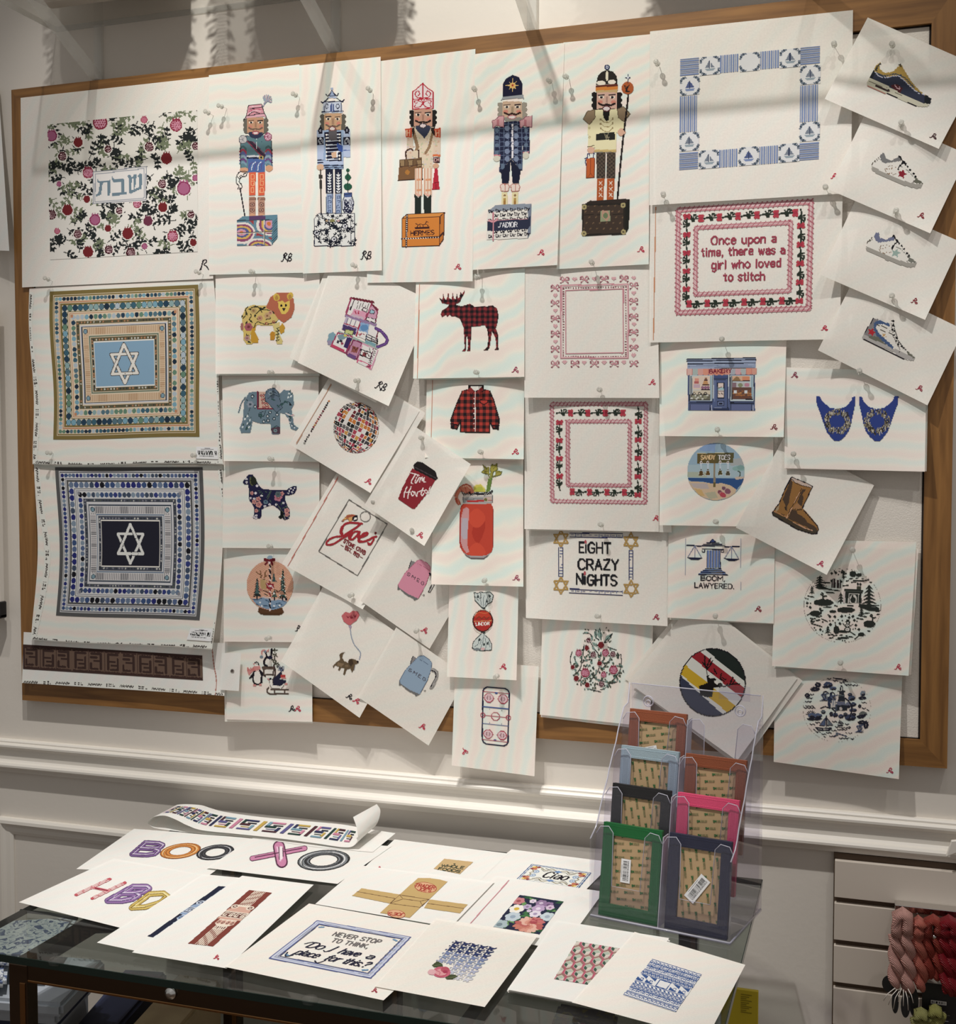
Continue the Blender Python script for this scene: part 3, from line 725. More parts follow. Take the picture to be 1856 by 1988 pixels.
# spare copies hanging behind the front canvases
BK = 'spare canvases showing at the edges behind others'
def back(c, z, m, label): return sheet('b%d' % len(SH), 'spare_canvas', c, z, m, label, cat='spare canvas', group=BK, n=6)
back([(421, 560), (621.5, 558), (620.5, 729.5), (420, 729)], hang(zt=.0225, zb=.0275, bl=.002, br=.002), 'fine_h', 'blank canvas edge hanging just behind the lion canvas')
back([(634, 520), (806, 575), (730, 782), (562, 694)], hang(zt=.0226, zb=.038, bl=.003, br=.003), 'coarse', 'blank canvas edge at the left behind the dollhouse canvas')
back([(668, 708), (826, 802), (731, 960), (573, 866)], hang(zt=.0226, zb=.033, bl=.001, br=.001), 'plain', 'blank canvas corner at the right behind the disco ball canvas')
back([(434, 1244), (606, 1246), (607, 1404), (436.5, 1401)], hang(zt=.0222, zb=.026, bl=.002, br=.002), 'fine_h', 'blank canvas edge below and left behind the penguins canvas')
back([(1361, 1166), (1558, 1321.5), (1436, 1490), (1228, 1333)], hang(zt=.0262, zb=.0295, bl=.001, br=.001), 'coarse', 'blank canvas edge at the lower right behind the moose stripe canvas')
back([(1346, 1155), (1540, 1310), (1424, 1470), (1212, 1317)], hang(zt=.0250, zb=.0280, bl=.001, br=.001), 'coarse', 'blank canvas edge at the upper left behind the moose stripe canvas')
back([(1060, 1200), (1263, 1208), (1256, 1416), (1050, 1392)], hang(zt=.0222, zb=.026, bl=.002, br=.002), 'fine_v', 'blank canvas edge below behind the pomegranate fruit canvas')
back([(1508, 1060), (1783, 1066), (1769, 1310), (1503, 1296)], hang(zt=.0220, zb=.027, bl=.002, br=.002), 'fine_d', 'blank canvas edge at the right behind the snowy village canvas')
back([(1530, 720), (1802, 728), (1799, 915), (1526, 911)], hang(zt=.0226, zb=.029, bl=.002, br=.002), 'fine_h', 'blank canvas edge at the right behind the blue shoe toes canvas')
back([(1300, 1014), (1508, 1018), (1506, 1212), (1298, 1203)], hang(zt=.0222, zb=.028, bl=.002, br=.002), 'fine_d', 'blank canvas edge at the right behind the scales canvas')
back([(838, 740), (1012, 738), (1010, 894), (833, 892)], hang(zt=.0224, zb=.027, bl=.002, br=.002), 'fine_s', 'blank canvas edge below behind the plaid shirt canvas')
back([(814, 560), (1014, 540), (1012, 734), (808, 737.5)], hang(zt=.0226, zb=.028, bl=.002, br=.002), 'fine_s', 'blank canvas edge below behind the plaid moose canvas')
back([(1026, 770), (1286, 770), (1304, 1033.5), (1024, 1030)], hang(zt=.0224, zb=.027, bl=.002, br=.004), 'coarse', 'blank canvas corner poking out below the empty rose frame canvas')

# the white canvas hanging at the far left edge of the picture
sheet('leftedge', 'needlepoint_canvas', [(-150, 175), (-3, 170), (18, 487), (-130, 482)], hang(zt=.010, zb=.030, bl=.002, br=.01), 'white',
   'blank white sheet hanging at the far left edge of the picture', group='needlepoint canvases beside the board')
tg = sheet('tag', 'price_tag', [(431, 1268), (468, 1267), (463.7, 1341.6), (427, 1339)], hang(zt=.036, zb=.040, bl=.001, br=.003), 'white',
      'small blank white card tag with a round hole beside the penguins', cat='tag', group='paper tags', n=6)

# ------------------------------------------------------------------ push pins
M['pin'] = clear_mat('pin_plastic', (236, 236, 232), 0.30, 0.05, edge=(238, 236, 230), gloss=1.6)
M['steel'] = mat('steel', (190, 190, 190), 0.25, metal=1.0)
M['steel'].node_tree.nodes['Principled BSDF'].inputs['Base Color'].default_value = (0.75, 0.74, 0.72, 1)
hd = MB().lathe([(.0010, .006), (.0044, .0062), (.0047, .0072), (.0042, .0084), (.0026, .0096), (.0024, .0130), (.0030, .0152), (.0043, .0168), (.0046, .0180), (.0043, .0188), (.002, .0191)], 14)
HEAD = hd.build('pin_head', M['pin']); NEED = MB().lathe([(.0001, -.010), (.0005, -.008), (.0005, .0075)], 6).build('pin_needle', M['steel'])
first = True
def pin(px, py, label, off=.033, tilt=(0, 0)):
  global first
  p = onwall(px, py, off + .010); p[1] += .010
  r = bpy.data.objects.new('push_pin', None); r.empty_display_size = .01; COL.objects.link(r)
  r.location = p; r.rotation_euler = (math.radians(90 + tilt[0]), 0, math.radians(tilt[1]))
  tag(r, label, 'push pin', 'clear push pins')
  for src in (HEAD, NEED):
    c = src if first else src.copy()
    if not first: COL.objects.link(c)
    c.parent = r
  first = False
for px, py, lb in [
  (404, 219, 'clear push pin in the right edge of the pomegranate vine canvas'),
  (430, 206, 'clear push pin at the upper left of the pink hat soldier canvas'),
  (573, 184, 'clear push pin at the upper right of the pink hat soldier canvas'),
  (717.5, 176, 'clear push pin at the upper right of the pagoda hat soldier canvas'),
  (92, 543, 'clear push pin at the bottom left of the pomegranate vine canvas'),
  (386, 530, 'clear push pin at the bottom right of the pomegranate vine canvas'),
  (489, 528, 'clear push pin at the bottom of the pink hat soldier canvas, over the lion'),
  (689, 517, 'clear push pin at the bottom of the pagoda hat soldier canvas'),
  (920, 173, 'clear push pin between the red crown and navy hat soldier canvases'),
  (1067, 157, 'clear push pin at the upper right of the navy star hat soldier canvas'),
  (929, 537, 'clear push pin just above the plaid moose canvas'),
  (1099.6, 148, 'clear push pin at the upper left of the staff soldier canvas'),
  (1277, 124, 'clear push pin at the upper left of the sailboat border canvas'),
  (1287, 379, 'clear push pin at the bottom left of the sailboat border canvas'),
  (1149, 511, 'clear push pin above the bows and hearts canvas'),
  (1620, 86, 'clear push pin at the upper right of the sailboat border canvas'),
  (1734, 87, 'clear push pin above the running shoe on the topmost sneaker canvas'),
  (1751, 242, 'clear push pin joining the running shoe and red star sneaker canvases'),
  (1603, 363, 'clear push pin at the bottom right of the sailboat border canvas'),
  (1739, 411, 'clear push pin joining the red star and green star sneaker canvases'),
  (1732.5, 575, 'clear push pin joining the green star and high top sneaker canvases'),
  (1401, 657, 'clear push pin above the bakery canvas'),
  (96, 880, 'clear push pin at the bottom left of the gold mosaic canvas'),
  (376, 884, 'clear push pin beside the barcode of the gold mosaic canvas'),
  (527, 722, 'clear push pin between the lion and the elephant'),
  (695, 737, 'clear push pin between the dollhouse and the disco ball'),
  (818, 850, 'clear push pin above the red coffee cup'),
  (527, 892, 'clear push pin between the elephant and the spaniel'),
  (524, 1062, 'clear push pin between the spaniel and the snow globe'),
  (521, 1238, 'clear push pin between the snow globe and the penguins'),
  (683, 1154, 'clear push pin above the pink heart balloon'),
  (726, 973, 'clear push pin at the lower left of the coffee cup canvas'),
  (802.5, 1028, 'clear push pin above the pink kettle'),
  (808, 1223, 'clear push pin between the pink and blue kettles'),
  (925, 723, 'clear push pin between the plaid moose and the plaid shirt'),
  (933, 879, 'clear push pin between the plaid shirt and the cocktail jar'),
  (939.6, 1126, 'clear push pin between the cocktail jar and the wrapped candy'),
  (965, 1312, 'clear push pin between the wrapped candy and the hockey rink'),
  (1164, 757, 'clear push pin between the bows frame and the empty rose frame'),
  (1167, 1020, 'clear push pin above the Eight Crazy Nights words'),
  (1162.6, 1197, 'clear push pin above the pomegranate fruit shape'),
  (1392, 836, 'clear push pin between the bakery and the beach scene'),
  (1391, 1014, 'clear push pin between the beach scene and the scales'),
  (1387.6, 1196, 'clear push pin above the diamond hung moose stripe canvas'),
  (1668.7, 722, 'clear push pin above the pair of blue shoe toes'),
  (1539, 881, 'clear push pin at the lower left of the blue shoe toes canvas'),
  (1653.6, 1066, 'clear push pin above the snowy village'),
  (1632, 1287, 'clear push pin between the snowy village and the pagoda scene')]:
  pin(px, py, lb, tilt=(random.uniform(-8, 8), random.uniform(-8, 8)))

# ------------------------------------------------------------------ painted designs
K = (28,27,32); NAVY = (34,36,66); WHT = (240,236,228); RED = (196,40,52)
def art(key,crop,x0,y0,x1,y1,cell=1.4):
  ox,oy,k = crop
  return Art(SH[key],(ox + x0 / k,oy + y0 / k,ox + x1 / k,oy + y1 / k),cell,crop)
C1 = (0,0,2.994); C2 = (380,120,4.518); C3 = (720,80,4.142); C4 = (1080,40,3.977); C5 = (1240,0,2.9237)
C6 = (30,520,4.316); C7 = (30,860,3.551); C8 = (400,500,4.316); C9 = (400,860,3.428); C10 = (540,720,2.687)
C11 = (790,520,3.108); C12 = (840,1080,4.32); C13 = (1000,500,3.55); C14 = (1000,1000,4.519); C15 = (1270,640,3.428); C16 = (1420,680,2.312)

def leaf(a,x,y,L,ang,wd,col):
  ca,sa = math.cos(ang),math.sin(ang)
  a.poly([(x,y),(x + ca * L * .45 - sa * wd,y + sa * L * .45 + ca * wd),(x + ca * L,y + sa * L),(x + ca * L * .45 + sa * wd,y + sa * L * .45 - ca * wd)],col)
def sprig(a,x,y,L,ang,col,w,lw,n=4,bend=.3):
  """a bent stem with paired leaves"""
  for i in range(n):
    t = L / n; nx_,ny = x + math.cos(ang) * t,y + math.sin(ang) * t
    a.line([(x,y),(nx_,ny)],w,col)
    leaf(a,nx_,ny,lw * 2.3,ang + .9,lw * .62,col); leaf(a,nx_,ny,lw * 2.3,ang - .9,lw * .62,col)
    x,y = nx_,ny; ang += bend * (1 if i % 2 else .4)
  leaf(a,x,y,lw * 2.4,ang,lw * .62,col)
def pome(a,x,y,r,kind):
  dk,md,pk = (96,26,34),(128,44,62),(214,140,164)
  body = {'dark': (128,32,38),'plum': (116,44,72),'mauve': (178,96,136),'pink': (206,112,136),'seed': (74,22,34),'pinkseed': (150,44,70)}[kind]
  a.ell(x,y,r,r * 1.02,body)
  for q in (-.45,0,.45): a.poly([(x + r * (q - .25),y - r * .8),(x + r * q,y - r * 1.32),(x + r * (q + .25),y - r * .8)],body)
  if kind in ('seed','pinkseed'):
    c = (218,178,184) if kind == 'seed' else (226,150,176)
    if kind == 'pinkseed': a.ell(x,y,r * .78,r * .78,c); c = (150,44,70)
    for i in range(-2,3):
      for j in range(-2,3):
        if i * i + j * j <= 5: a.ell(x + (i + .5 * (j % 2)) * r * .32,y + j * r * .32,r * .11,r * .11,c)
  if kind in ('mauve','pink'):
    a.ell(x,y,r * .98,r,(140,40,84) if kind == 'mauve' else (170,50,76),inner=.82)

def d_shabbat():
  a = art('shabbat',C1,270,630,1155,1515,1.5)
  q = [(277,722),(1148,637),(1148,1462),(292,1510)]
  mk,w_ = a.mpoly(q); a.clip = a.full(mk,w_)
  a.poly(q,(236,232,224))
  r = random.Random(3)
  for gy in range(660,1540,62):
    for gx in range(270,1180,58):
      x = gx + r.uniform(-22,22); y = gy + r.uniform(-22,22)
      c = (38,42,42) if r.random() < .62 else (118,128,98)
      sprig(a,x,y,r.uniform(56,92),r.uniform(-3.1,3.1),c,5.0,13.5,3,r.uniform(-.5,.5))
  for t in ((582,712,42,'pinkseed'),(838,697,20,'pink'),(1024,728,36,'pinkseed'),(300,790,32,'mauve'),(455,828,27,'dark'),(628,868,20,'seed'),(867,855,26,'seed'),(362,910,24,'seed'),(968,922,32,'dark'),(512,1005,32,'pinkseed'),(343,1070,15,'mauve'),(943,1070,24,'seed'),(1068,1095,40,'mauve'),(505,1158,20,'dark'),(392,1222,30,'dark'),(693,1226,20,'seed'),(946,1205,27,'dark'),(300,1250,26,'seed'),(552,1278,32,'mauve'),(860,1285,27,'plum'),(1110,1248,20,'seed'),(332,1344,17,'pink'),(628,1328,19,'dark'),(452,1362,23,'seed'),(742,1358,32,'dark'),(1004,1374,32,'pinkseed'),(1123,1410,20,'dark'),(840,1432,17,'mauve'),(512,1465,30,'dark'),(632,1452,24,'seed'),(760,1470,28,'seed'),(1138,850,22,'seed'),(1135,1035,18,'mauve'),(797,1185,25,'pinkseed')):
    a.ell(t[0],t[1],t[2] + 7,t[2] + 7,(236,232,224)); pome(a,*t)
  a.P('538,998 852,965 852,1166 538,1188',(232,229,224))
  for g,c in ((3,(146,150,160)),(15,(160,164,172))):
    a.line([(538 + g,998 + g),(852 - g,965 + g),(852 - g,1166 - g),(538 + g,1188 - g)],5,c,True)
  c = (112,134,150)
  a.P('564,1036 576,1054 640,1046 640,1136 624,1138 622,1060 596,1064 588,1130 560,1144 556,1134 572,1122 580,1066 566,1060',c)
  a.P('652,1026 664,1042 712,1036 722,1046 722,1118 738,1116 738,1130 652,1140 652,1124 704,1120 704,1056 660,1060 650,1044',c)
  a.P('740,1020 758,1016 766,1030 764,1104 776,1102 776,1040 766,1034 780,1012 794,1014 790,1066 780,1100 808,1088 808,1032 798,1026 812,1008 826,1010 824,1096 760,1126 748,1122 750,1040',c)
  a.build('painted_pomegranate_vines')
d_shabbat()

def face(a,x0,y0,x1,y1,skin,hair,beard,mous,lip=(150,60,70)):
  w = x1 - x0; h = y1 - y0; cx = (x0 + x1) / 2
  for i in range(6):
    for sx in (x0 - w * .08,x1 + w * .08): a.ell(sx + (w * .04 if i % 2 else -w * .03) * (1 if sx < cx else -1),y0 + h * (.18 + .15 * i),w * .15,h * .13,hair)
  a.rect(x0,y0,x1,y1,skin)
  dk = tuple(int(c * .82) for c in skin)
  a.rect(cx - w * .06,y0 + h * .3,cx + w * .06,y0 + h * .66,dk)
  for s_ in (-1,1):
    ex = cx + s_ * w * .27
    a.ell(ex + s_ * w * .06,y0 + h * .6,w * .13,h * .1,(214,134,112))
    a.ell(ex,y0 + h * .33,w * .13,h * .075,(236,226,210)); a.ell(ex,y0 + h * .34,w * .07,h * .07,K)
    a.line([(ex - w * .15,y0 + h * .22),(ex + w * .15,y0 + h * .19)],w * .06,(60,48,44))
    a.curve([(cx,y0 + h * .74),(cx + s_ * w * .2,y0 + h * .78),(cx + s_ * w * .4,y0 + h * .68)],w * .1,mous)
  a.P('%f,%f %f,%f %f,%f %f,%f %f,%f' % (x0 + w * .08,y1 - h * .04,x1 - w * .08,y1 - h * .04,cx + w * .3,y1 + h * .14,cx,y1 + h * .34,cx - w * .3,y1 + h * .14),beard)
  a.ell(cx,y1 - h * .03,w * .22,h * .1,lip); a.ell(cx,y1 - h * .03,w * .16,h * .065,(232,214,208))
  for i in (-1,0,1): a.line([(cx + i * w * .08,y1 - h * .09),(cx + i * w * .08,y1 + h * .03)],w * .025,lip)

SWIRL = [(224,120,60),(214,150,176),(86,96,150),(224,178,84),(150,70,110),(232,222,214),(100,140,160),(168,60,66)]
def swirl(cs,wd):
  def f(x,y):
    d = np.full(x.shape,1e9);
    for cx,cy in cs: d = np.minimum(d,np.hypot((x - cx) * .9,y - cy) + 6 * np.sin(x / 28.) + 5 * np.sin(y / 22.))
    return np.array(SWIRL,float)[(d / wd).astype(int) % len(SWIRL)]
  return f
def d_sol1():
  a = art('sol1',C2,345,280,725,1620,1.25)
  for i in range(16):
    t = i / 15; an = -2.4 + 2.9 * t
    a.curve([(585,398),(612 + 14 * math.cos(an),350),(622 + 46 * math.cos(an),336 + 48 * math.sin(an))],5,((126,148,170),(168,182,196),(196,150,160))[i % 3])
  face(a,452,488,598,622,(206,152,118),(112,104,96),(48,52,84),(120,96,84))
  a.P('462,382 576,368 602,462 442,486',(222,146,164))
  for x in range(5): a.curve([(450 + x * 8,480 - x * 22),(500 + x * 12,440 - x * 12),(560 + x * 8,452 - x * 18)],7,(K,(240,200,208),(196,90,120))[x % 3])
  a.P('420,514 446,474 604,452 622,494 598,480 446,492',(228,170,182)); a.line([(420,514),(446,474),(604,452),(622,494)],6,K)
  a.line([(462,382),(576,368),(602,456)],6,K); a.line([(462,382),(444,474)],6,K)
  # arms, body
  T1 = (92,130,142)
  for x0,x1,y1 in ((390,446,936),(610,668,912)):
    a.rect(x0,690,x1,y1,T1)
    for k,c in enumerate(((70,96,104),(176,62,84),(96,104,164),(150,166,190),(110,70,130),(120,150,170))):
      a.curve([(x0,760 + k * 26),((x0 + x1) / 2,742 + k * 28),(x1,776 + k * 26)],17,c)
    a.rect(x0,690,x0 + 5,y1,K) if x0 < 500 else a.rect(x1 - 5,690,x1,y1,K)
  a.rect(446,648,608,968,T1)
  a.rect(456,840,604,968,(72,104,168)); a.rect(446,820,608,836,(226,226,230)); a.rect(446,836,600,850,NAVY)
  a.line([(448,668),(590,820)],44,(66,44,62)); a.line([(438,682),(574,826)],7,(170,60,84)); a.line([(466,660),(600,806)],7,(128,92,112))
  a.line([(532,668),(532,760)],6,(214,222,226)); a.rect(552,826,594,856,(206,176,96)); a.rect(566,832,582,850,NAVY)
  a.lines('556,686 556,700 563,692 570,700 570,686|578,686 578,700 590,686',4,NAVY)
  for i in range(5): a.curve([(460 + i * 28,950),(474 + i * 26,900),(500 + i * 24,880)],6,(228,230,236) if i % 2 else (96,72,130))
  a.P('446,650 520,690 608,640 600,700 520,700 446,690',T1)
  a.P('462,630 596,630 570,664 524,676 480,662',(48,52,84)); a.ell(525,624,28,15,(196,110,118)); a.ell(525,624,20,9,(232,214,208))
  a.ell(414,682,38,38,(92,92,100)); a.ell(414,682,32,32,(206,204,204)); a.ell(634,658,34,38,(150,60,96)); a.ell(634,658,26,30,(226,176,196))
  for k in range(6):
    an = k * math.pi / 3; a.line([(414,682),(414 + 26 * math.cos(an),682 + 26 * math.sin(an))],4,(140,140,146)); a.line([(634,658),(634 + 24 * math.cos(an),658 + 28 * math.sin(an))],5,(150,60,96))
  a.ell(424,948,36,22,(216,158,120)); a.ell(644,934,32,28,(216,158,120))
  for x0,x1 in ((466,525),(545,606)):
    a.rect(x0,968,x1,1172,(232,98,62)); a.rect(x0,968,x0 + 7,1172,(244,150,110))
    for yy in (990,1044,1106): a.line([(x0 + 18,yy),(x1 - 14,yy),(x1 - 14,yy + 40),(x0 + 18,yy + 40)],6,(250,176,120),True)
    a.rect(x0 + 2,1184,x1,1356,(190,140,118))
    for yy in (1196,1208): a.line([(x0,yy),(x1,yy)],5,(120,74,62))
    for yy in (1252,1300): a.ell((x0 + x1) / 2,yy,24,20,(116,76,70),inner=.7); a.ell((x0 + x1) / 2,yy,8,7,(84,66,72))
    a.ell((x0 + x1) / 2,1350,30,20,(222,162,126))
  a.curve('452,968 440,1000 400,1010 380,1050 402,1076 400,1110 370,1112 378,1086 356,1060 360,1000 386,964 420,958 452,968',5.5,K)
  for i in range(5): a.line([(366 + i * 14,1010 - i * 8),(384 + i * 14,1024 - i * 12)],4,K)
  a.line([(388,1104),(432,1360)],9,K)
  a.P('362,1392 412,1356 716,1338 668,1392',(96,140,158)); a.P('668,1392 716,1338 716,1540 668,1606',(96,140,158))
  for i in range(9): a.line([(670,1420 + i * 22),(714,1372 + i * 22)],5,(52,80,96))
  a.rect(470,1350,610,1390,(92,66,110))
  a.rect(362,1392,668,1612,swirl([(400,1500),(640,1420),(560,1640)],17))
  a.line([(362,1392),(668,1386)],8,(52,74,92)); a.line([(362,1506),(668,1494)],6,(226,214,196)); a.line([(362,1500),(668,1488)],4,K); a.line([(600,1392),(600,1606)],7,(226,214,196)); a.line([(606,1392),(606,1606)],4,K)
  a.build('painted_toy_soldier')
d_sol1()

def d_sol2():
  a = art('sol2',C2,1030,220,1400,1625,1.25)
  LB = (150,172,206); SB = (176,194,222)
  face(a,1128,452,1278,600,(206,160,122),(100,92,84),(92,90,90),(110,92,78))
  # pagoda hat
  a.P('1120,352 1278,352 1290,446 1110,450',(196,206,226)); a.line([(1108,440),(1290,432)],9,NAVY); a.line([(1122,352),(1130,446)],4,NAVY); a.line([(1278,352),(1276,440)],4,NAVY)
  a.curve('1098,350 1120,356 1160,318 1180,300',8,NAVY); a.curve('1300,330 1280,350 1240,318 1216,300',8,NAVY); a.line([(1110,354),(1290,346)],9,NAVY)
  a.P('1160,318 1196,270 1240,316',(176,190,216)); a.P('1172,300 1194,246 1222,300',(150,166,200),NAVY,5)
  a.curve('1140,280 1156,300 1182,270',6,NAVY); a.curve('1250,276 1236,298 1208,270',6,NAVY); a.ell(1194,236,10,12,(160,178,206))
  a.P('1180,440 1180,380 1196,360 1214,380 1216,436',(62,82,140)); a.line([(1197,362),(1198,436)],4,(200,210,228))
  for x in (1150,1246): a.ell(x,390,15,24,NAVY,inner=.68)
  # coat
  a.rect(1120,600,1296,940,LB); a.P('1128,618 1276,610 1282,870 1150,870 1128,640',(28,30,52))
  for i,yy in enumerate((640,668,696,730,760,790,826,856)):
    a.line([(1146,yy),(1262,yy - 4)],8,(214,222,236)); a.ell(1146,yy,8,8,WHT); a.ell(1262,yy - 4,8,8,WHT)
  a.P('1240,710 1290,740 1292,790 1260,786 1236,740',(52,84,160))
  a.rect(1120,870,1296,900,SB); a.rect(1120,904,1296,914,NAVY); a.rect(1120,922,1296,930,NAVY)
  for x0,x1,y1 in ((1064,1122,904),(1296,1356,836)):
    a.rect(x0,600,x1,y1,SB); a.rect(x0,660,x1,730,(28,30,46))
    for i in range(4): a.curve([(x0 + 10 + i * 13,724),(x0 + 14 + i * 12,690),((x0 + x1) / 2,664)],4,(214,220,230))
    a.P('%d,630 %d,596 %d,560 %d,592 %d,632' % (x0 + 14,x0 + 8,(x0 + x1) // 2,x1 - 8,x1 - 12),(28,30,46)); a.ell((x0 + x1) / 2,602,8,12,(150,150,164))
  a.rect(1064,858,1122,868,NAVY); a.rect(1064,880,1122,890,NAVY); a.rect(1296,772,1356,780,(90,118,176))
  a.ell(1092,924,32,28,(222,178,140)); a.P('1190,800 1240,780 1246,836 1196,840',(222,178,140)); a.rect(1236,784,1248,840,(232,236,240))
  a.rect(1168,598,1236,690,(92,90,92)); a.ell(1198,586,32,22,(130,70,66)); a.ell(1198,586,24,13,(222,206,200))
  for x0,x1 in ((1140,1206),(1220,1282)):
    a.rect(x0,938,x1,1154,(30,32,58)); cx = (x0 + x1) / 2
    a.line([(cx,970),(cx,1130)],4,WHT)
    for yy in range(990,1140,24):
      leaf(a,cx,yy + 14,26,-2.4,7,(228,230,236)); leaf(a,cx,yy + 14,26,-.74,7,(228,230,236))
    a.rect(x0 + 4,1158,x1 - 2,1352,(150,174,206)); a.rect(x0 + 4,1158,x0 + 9,1352,NAVY); a.rect(x1 - 8,1158,x1 - 3,1352,NAVY)
    for yy in range(1176,1340,42): a.lines('%d,%d %d,%d %d,%d %d,%d %d,%d' % (x0 + 20,yy + 30,x0 + 20,yy,x1 - 20,yy,x1 - 20,yy + 18,x0 + 34,yy + 18),5,(44,62,112))
  a.line([(1094,948),(1102,1340)],10,(92,82,70)); a.rect(1078,990,1112,1022,(60,56,52)); a.rect(1086,1040,1108,1110,(60,56,52))
  # topiary in a jar
  a.ell(1334,950,16,14,(34,92,66)); a.P('1334,972 1366,1014 1334,1048 1304,1012',(34,92,66)); a.ell(1334,1094,36,30,(34,92,66)); a.line([(1334,950),(1334,1160)],6,(40,60,52))
  a.P('1304,1152 1366,1150 1370,1184 1386,1230 1376,1300 1352,1330 1310,1330 1288,1290 1286,1226 1302,1186',(214,218,230),NAVY,7)
  a.rect(1304,1150,1368,1186,(70,96,156)); a.rect(1300,1158,1370,1164,NAVY)
  r = random.Random(5)
  for i in range(16): a.curve([(1300 + r.uniform(0,74),1200 + r.uniform(0,120)) for _ in range(3)],5,NAVY)
  # block
  a.P('1040,1376 1080,1332 1392,1328 1392,1606 1370,1614 1040,1614',(232,230,228),NAVY,6)
  a.line([(1362,1376),(1362,1612)],5,NAVY)
  for i in range(105):
    x = 1056 + r.uniform(0,320); y = 1350 + r.uniform(0,250)
    sprig(a,x,y,r.uniform(20,40),r.uniform(-3,3),(26,28,44),6,7.5,2,.7)
  for x,y in ((1310,1440),(1214,1556),(1060,1500)):
    a.ell(x,y,28,26,(26,28,44));
    for k in range(6): a.ell(x + 15 * math.cos(k),y + 14 * math.sin(k),7,7,(222,222,228))
  a.ell(1198,1392,22,14,(140,136,84)); a.ell(1250,1394,14,8,(206,160,160)); a.ell(1150,1394,12,8,(180,150,120))
  a.build('painted_toy_soldier')
d_sol2()

def d_sol3():
  a = art('sol3',C3,215,335,595,1660,1.25)
  C_ = (196,38,56)
  face(a,346,545,492,684,(206,150,124),(34,28,28),(52,56,84),(40,28,26))
  a.P('336,546 336,404 364,390 380,372 418,338 452,376 476,390 502,408 500,540',(232,220,216),C_,8)
  a.line([(336,468),(500,464)],8,C_); a.line([(418,340),(418,462)],9,C_)
  for s_ in (-1,1):
    a.curve([(418,456),(418 + s_ * 44,452),(418 + s_ * 62,420),(418 + s_ * 38,400),(418 + s_ * 26,424),(418 + s_ * 36,436)],8,C_)
    a.curve([(418,500),(418 + s_ * 30,480),(418 + s_ * 66,480),(418 + s_ * 60,500),(418 + s_ * 46,494)],7,C_)
    a.curve([(418,505),(418 + s_ * 30,530),(418 + s_ * 66,530),(418 + s_ * 60,512)],7,C_)
    a.line([(418 - s_ * 16,466),(418 + s_ * 20,530)],7,C_)
  # coat: cream with a pale pattern
  crm = (222,204,174)
  for x0,x1,y1 in ((288,340,990),(500,558,930)):
    a.rect(x0,760,x1,y1,(218,194,168))
  a.P('336,690 504,690 498,1020 364,1020 364,880',crm)
  r = random.Random(2)
  for i in range(70):
    x = r.uniform(290,550); y = r.uniform(770,1010)
    if 340 < x < 500 or y < 960: a.ell(x,y,7,7,((176,190,150),(206,160,130),(200,190,200))[i % 3],inner=.5)
  a.line([(340,720),(376,850),(364,880)],26,(150,116,84)); a.line([(500,720),(470,850),(440,900)],20,(150,116,84))
  a.P('330,700 350,690 350,740 336,770',(50,32,28)); a.P('480,700 512,690 512,760 490,740',(50,32,28))
  a.P('352,690 486,690 462,740 430,786 410,756 376,724',(52,56,84))
  a.ell(418,680,33,22,(60,52,66)); a.ell(418,680,24,14,(224,206,204))
  for x0,x1 in ((276,330),(510,562)):
    a.P('%d,704 %d,696 %d,776 %d,770' % (x0,x1,x1,x0 + 6),(206,74,48)); a.text('H',(x0 + 14,762),(x1 - 16,762),(0,-46),6,(240,190,150))
  a.rect(498,910,558,926,(222,110,60)); a.rect(500,934,556,976,(60,30,32)); a.text('CM',(508,966),(548,966),(0,-24),5,(226,170,160))
  a.ell(522,1002,24,22,(214,162,130))
  # bag
  a.curve('286,950 282,890 318,866 340,880',12,(74,46,34)); a.rect(376,870,392,950,(74,46,34)); a.rect(340,880,378,940,(216,200,170))
  a.P('232,950 410,936 416,1110 218,1120',(126,88,56)); a.P('232,950 410,936 412,990 228,1012',(112,84,56))
  for x in (240,306,376): a.P('%d,958 %d,952 %d,1006 %d,1012' % (x - 8,x + 34,x + 30,x - 2),(150,122,84),(80,52,38),5)
  a.line([(218,1118),(416,1108)],8,(64,40,32)); a.ell(294,1054,18,20,(180,120,50)); a.line([(230,1010),(416,990)],6,(84,56,40))
  # legs
  for x0,x1 in ((354,412),(426,490)):
    a.rect(x0,1020,x1,1246,(232,206,184))
    for xx in (x0 + 6,(x0 + x1) / 2,x1 - 6): a.line([(xx,1022),(xx,1240)],4,(206,126,84))
    for yy in (1106,1190): a.rect(x0 + 16,yy,x1 - 10,yy + 16,(222,150,104))
    a.P('%d,1220 %d,1240 %d,1256 %d,1240' % (x0 + 6,x0 + 20,x1 - 14,x1 - 4),(232,170,150))
    a.P('%d,1226 %d,1258 %d,1232 %d,1400 %d,1412 %d,1400' % (x0 - 4,(x0 + x1) // 2,x1 - 6,x1 - 8,(x0 + x1) // 2,x0 + 2),(34,42,40))
  a.P('222,1120 350,1114 350,1122 222,1126','none') if False else None
  a.P('516,1020 534,1020 540,1080 552,1190 492,1196 506,1080',(196,34,52)); a.line([(512,1140),(544,1136)],6,(130,22,36)); a.line([(522,1150),(522,1190)],5,(130,22,36))
  # box
  O_ = (222,132,48)
  a.P('252,1424 290,1392 592,1376 556,1410',(226,142,58),(70,36,30),6); a.P('556,1410 592,1376 584,1590 550,1642',(206,118,42),(70,36,30),6)
  a.P('252,1424 556,1410 550,1642 250,1654',O_,(70,36,30),7)
  a.line([(290,1400),(284,1650)],17,(70,40,34)); a.line([(250,1588),(550,1576),(584,1540)],14,(70,40,34))
  for i in range(15): a.ell(290 - i * .4,1406 + i * 17,4,4,WHT); a.ell(262 + i * 20,1588 - i * .7,4,4,WHT)
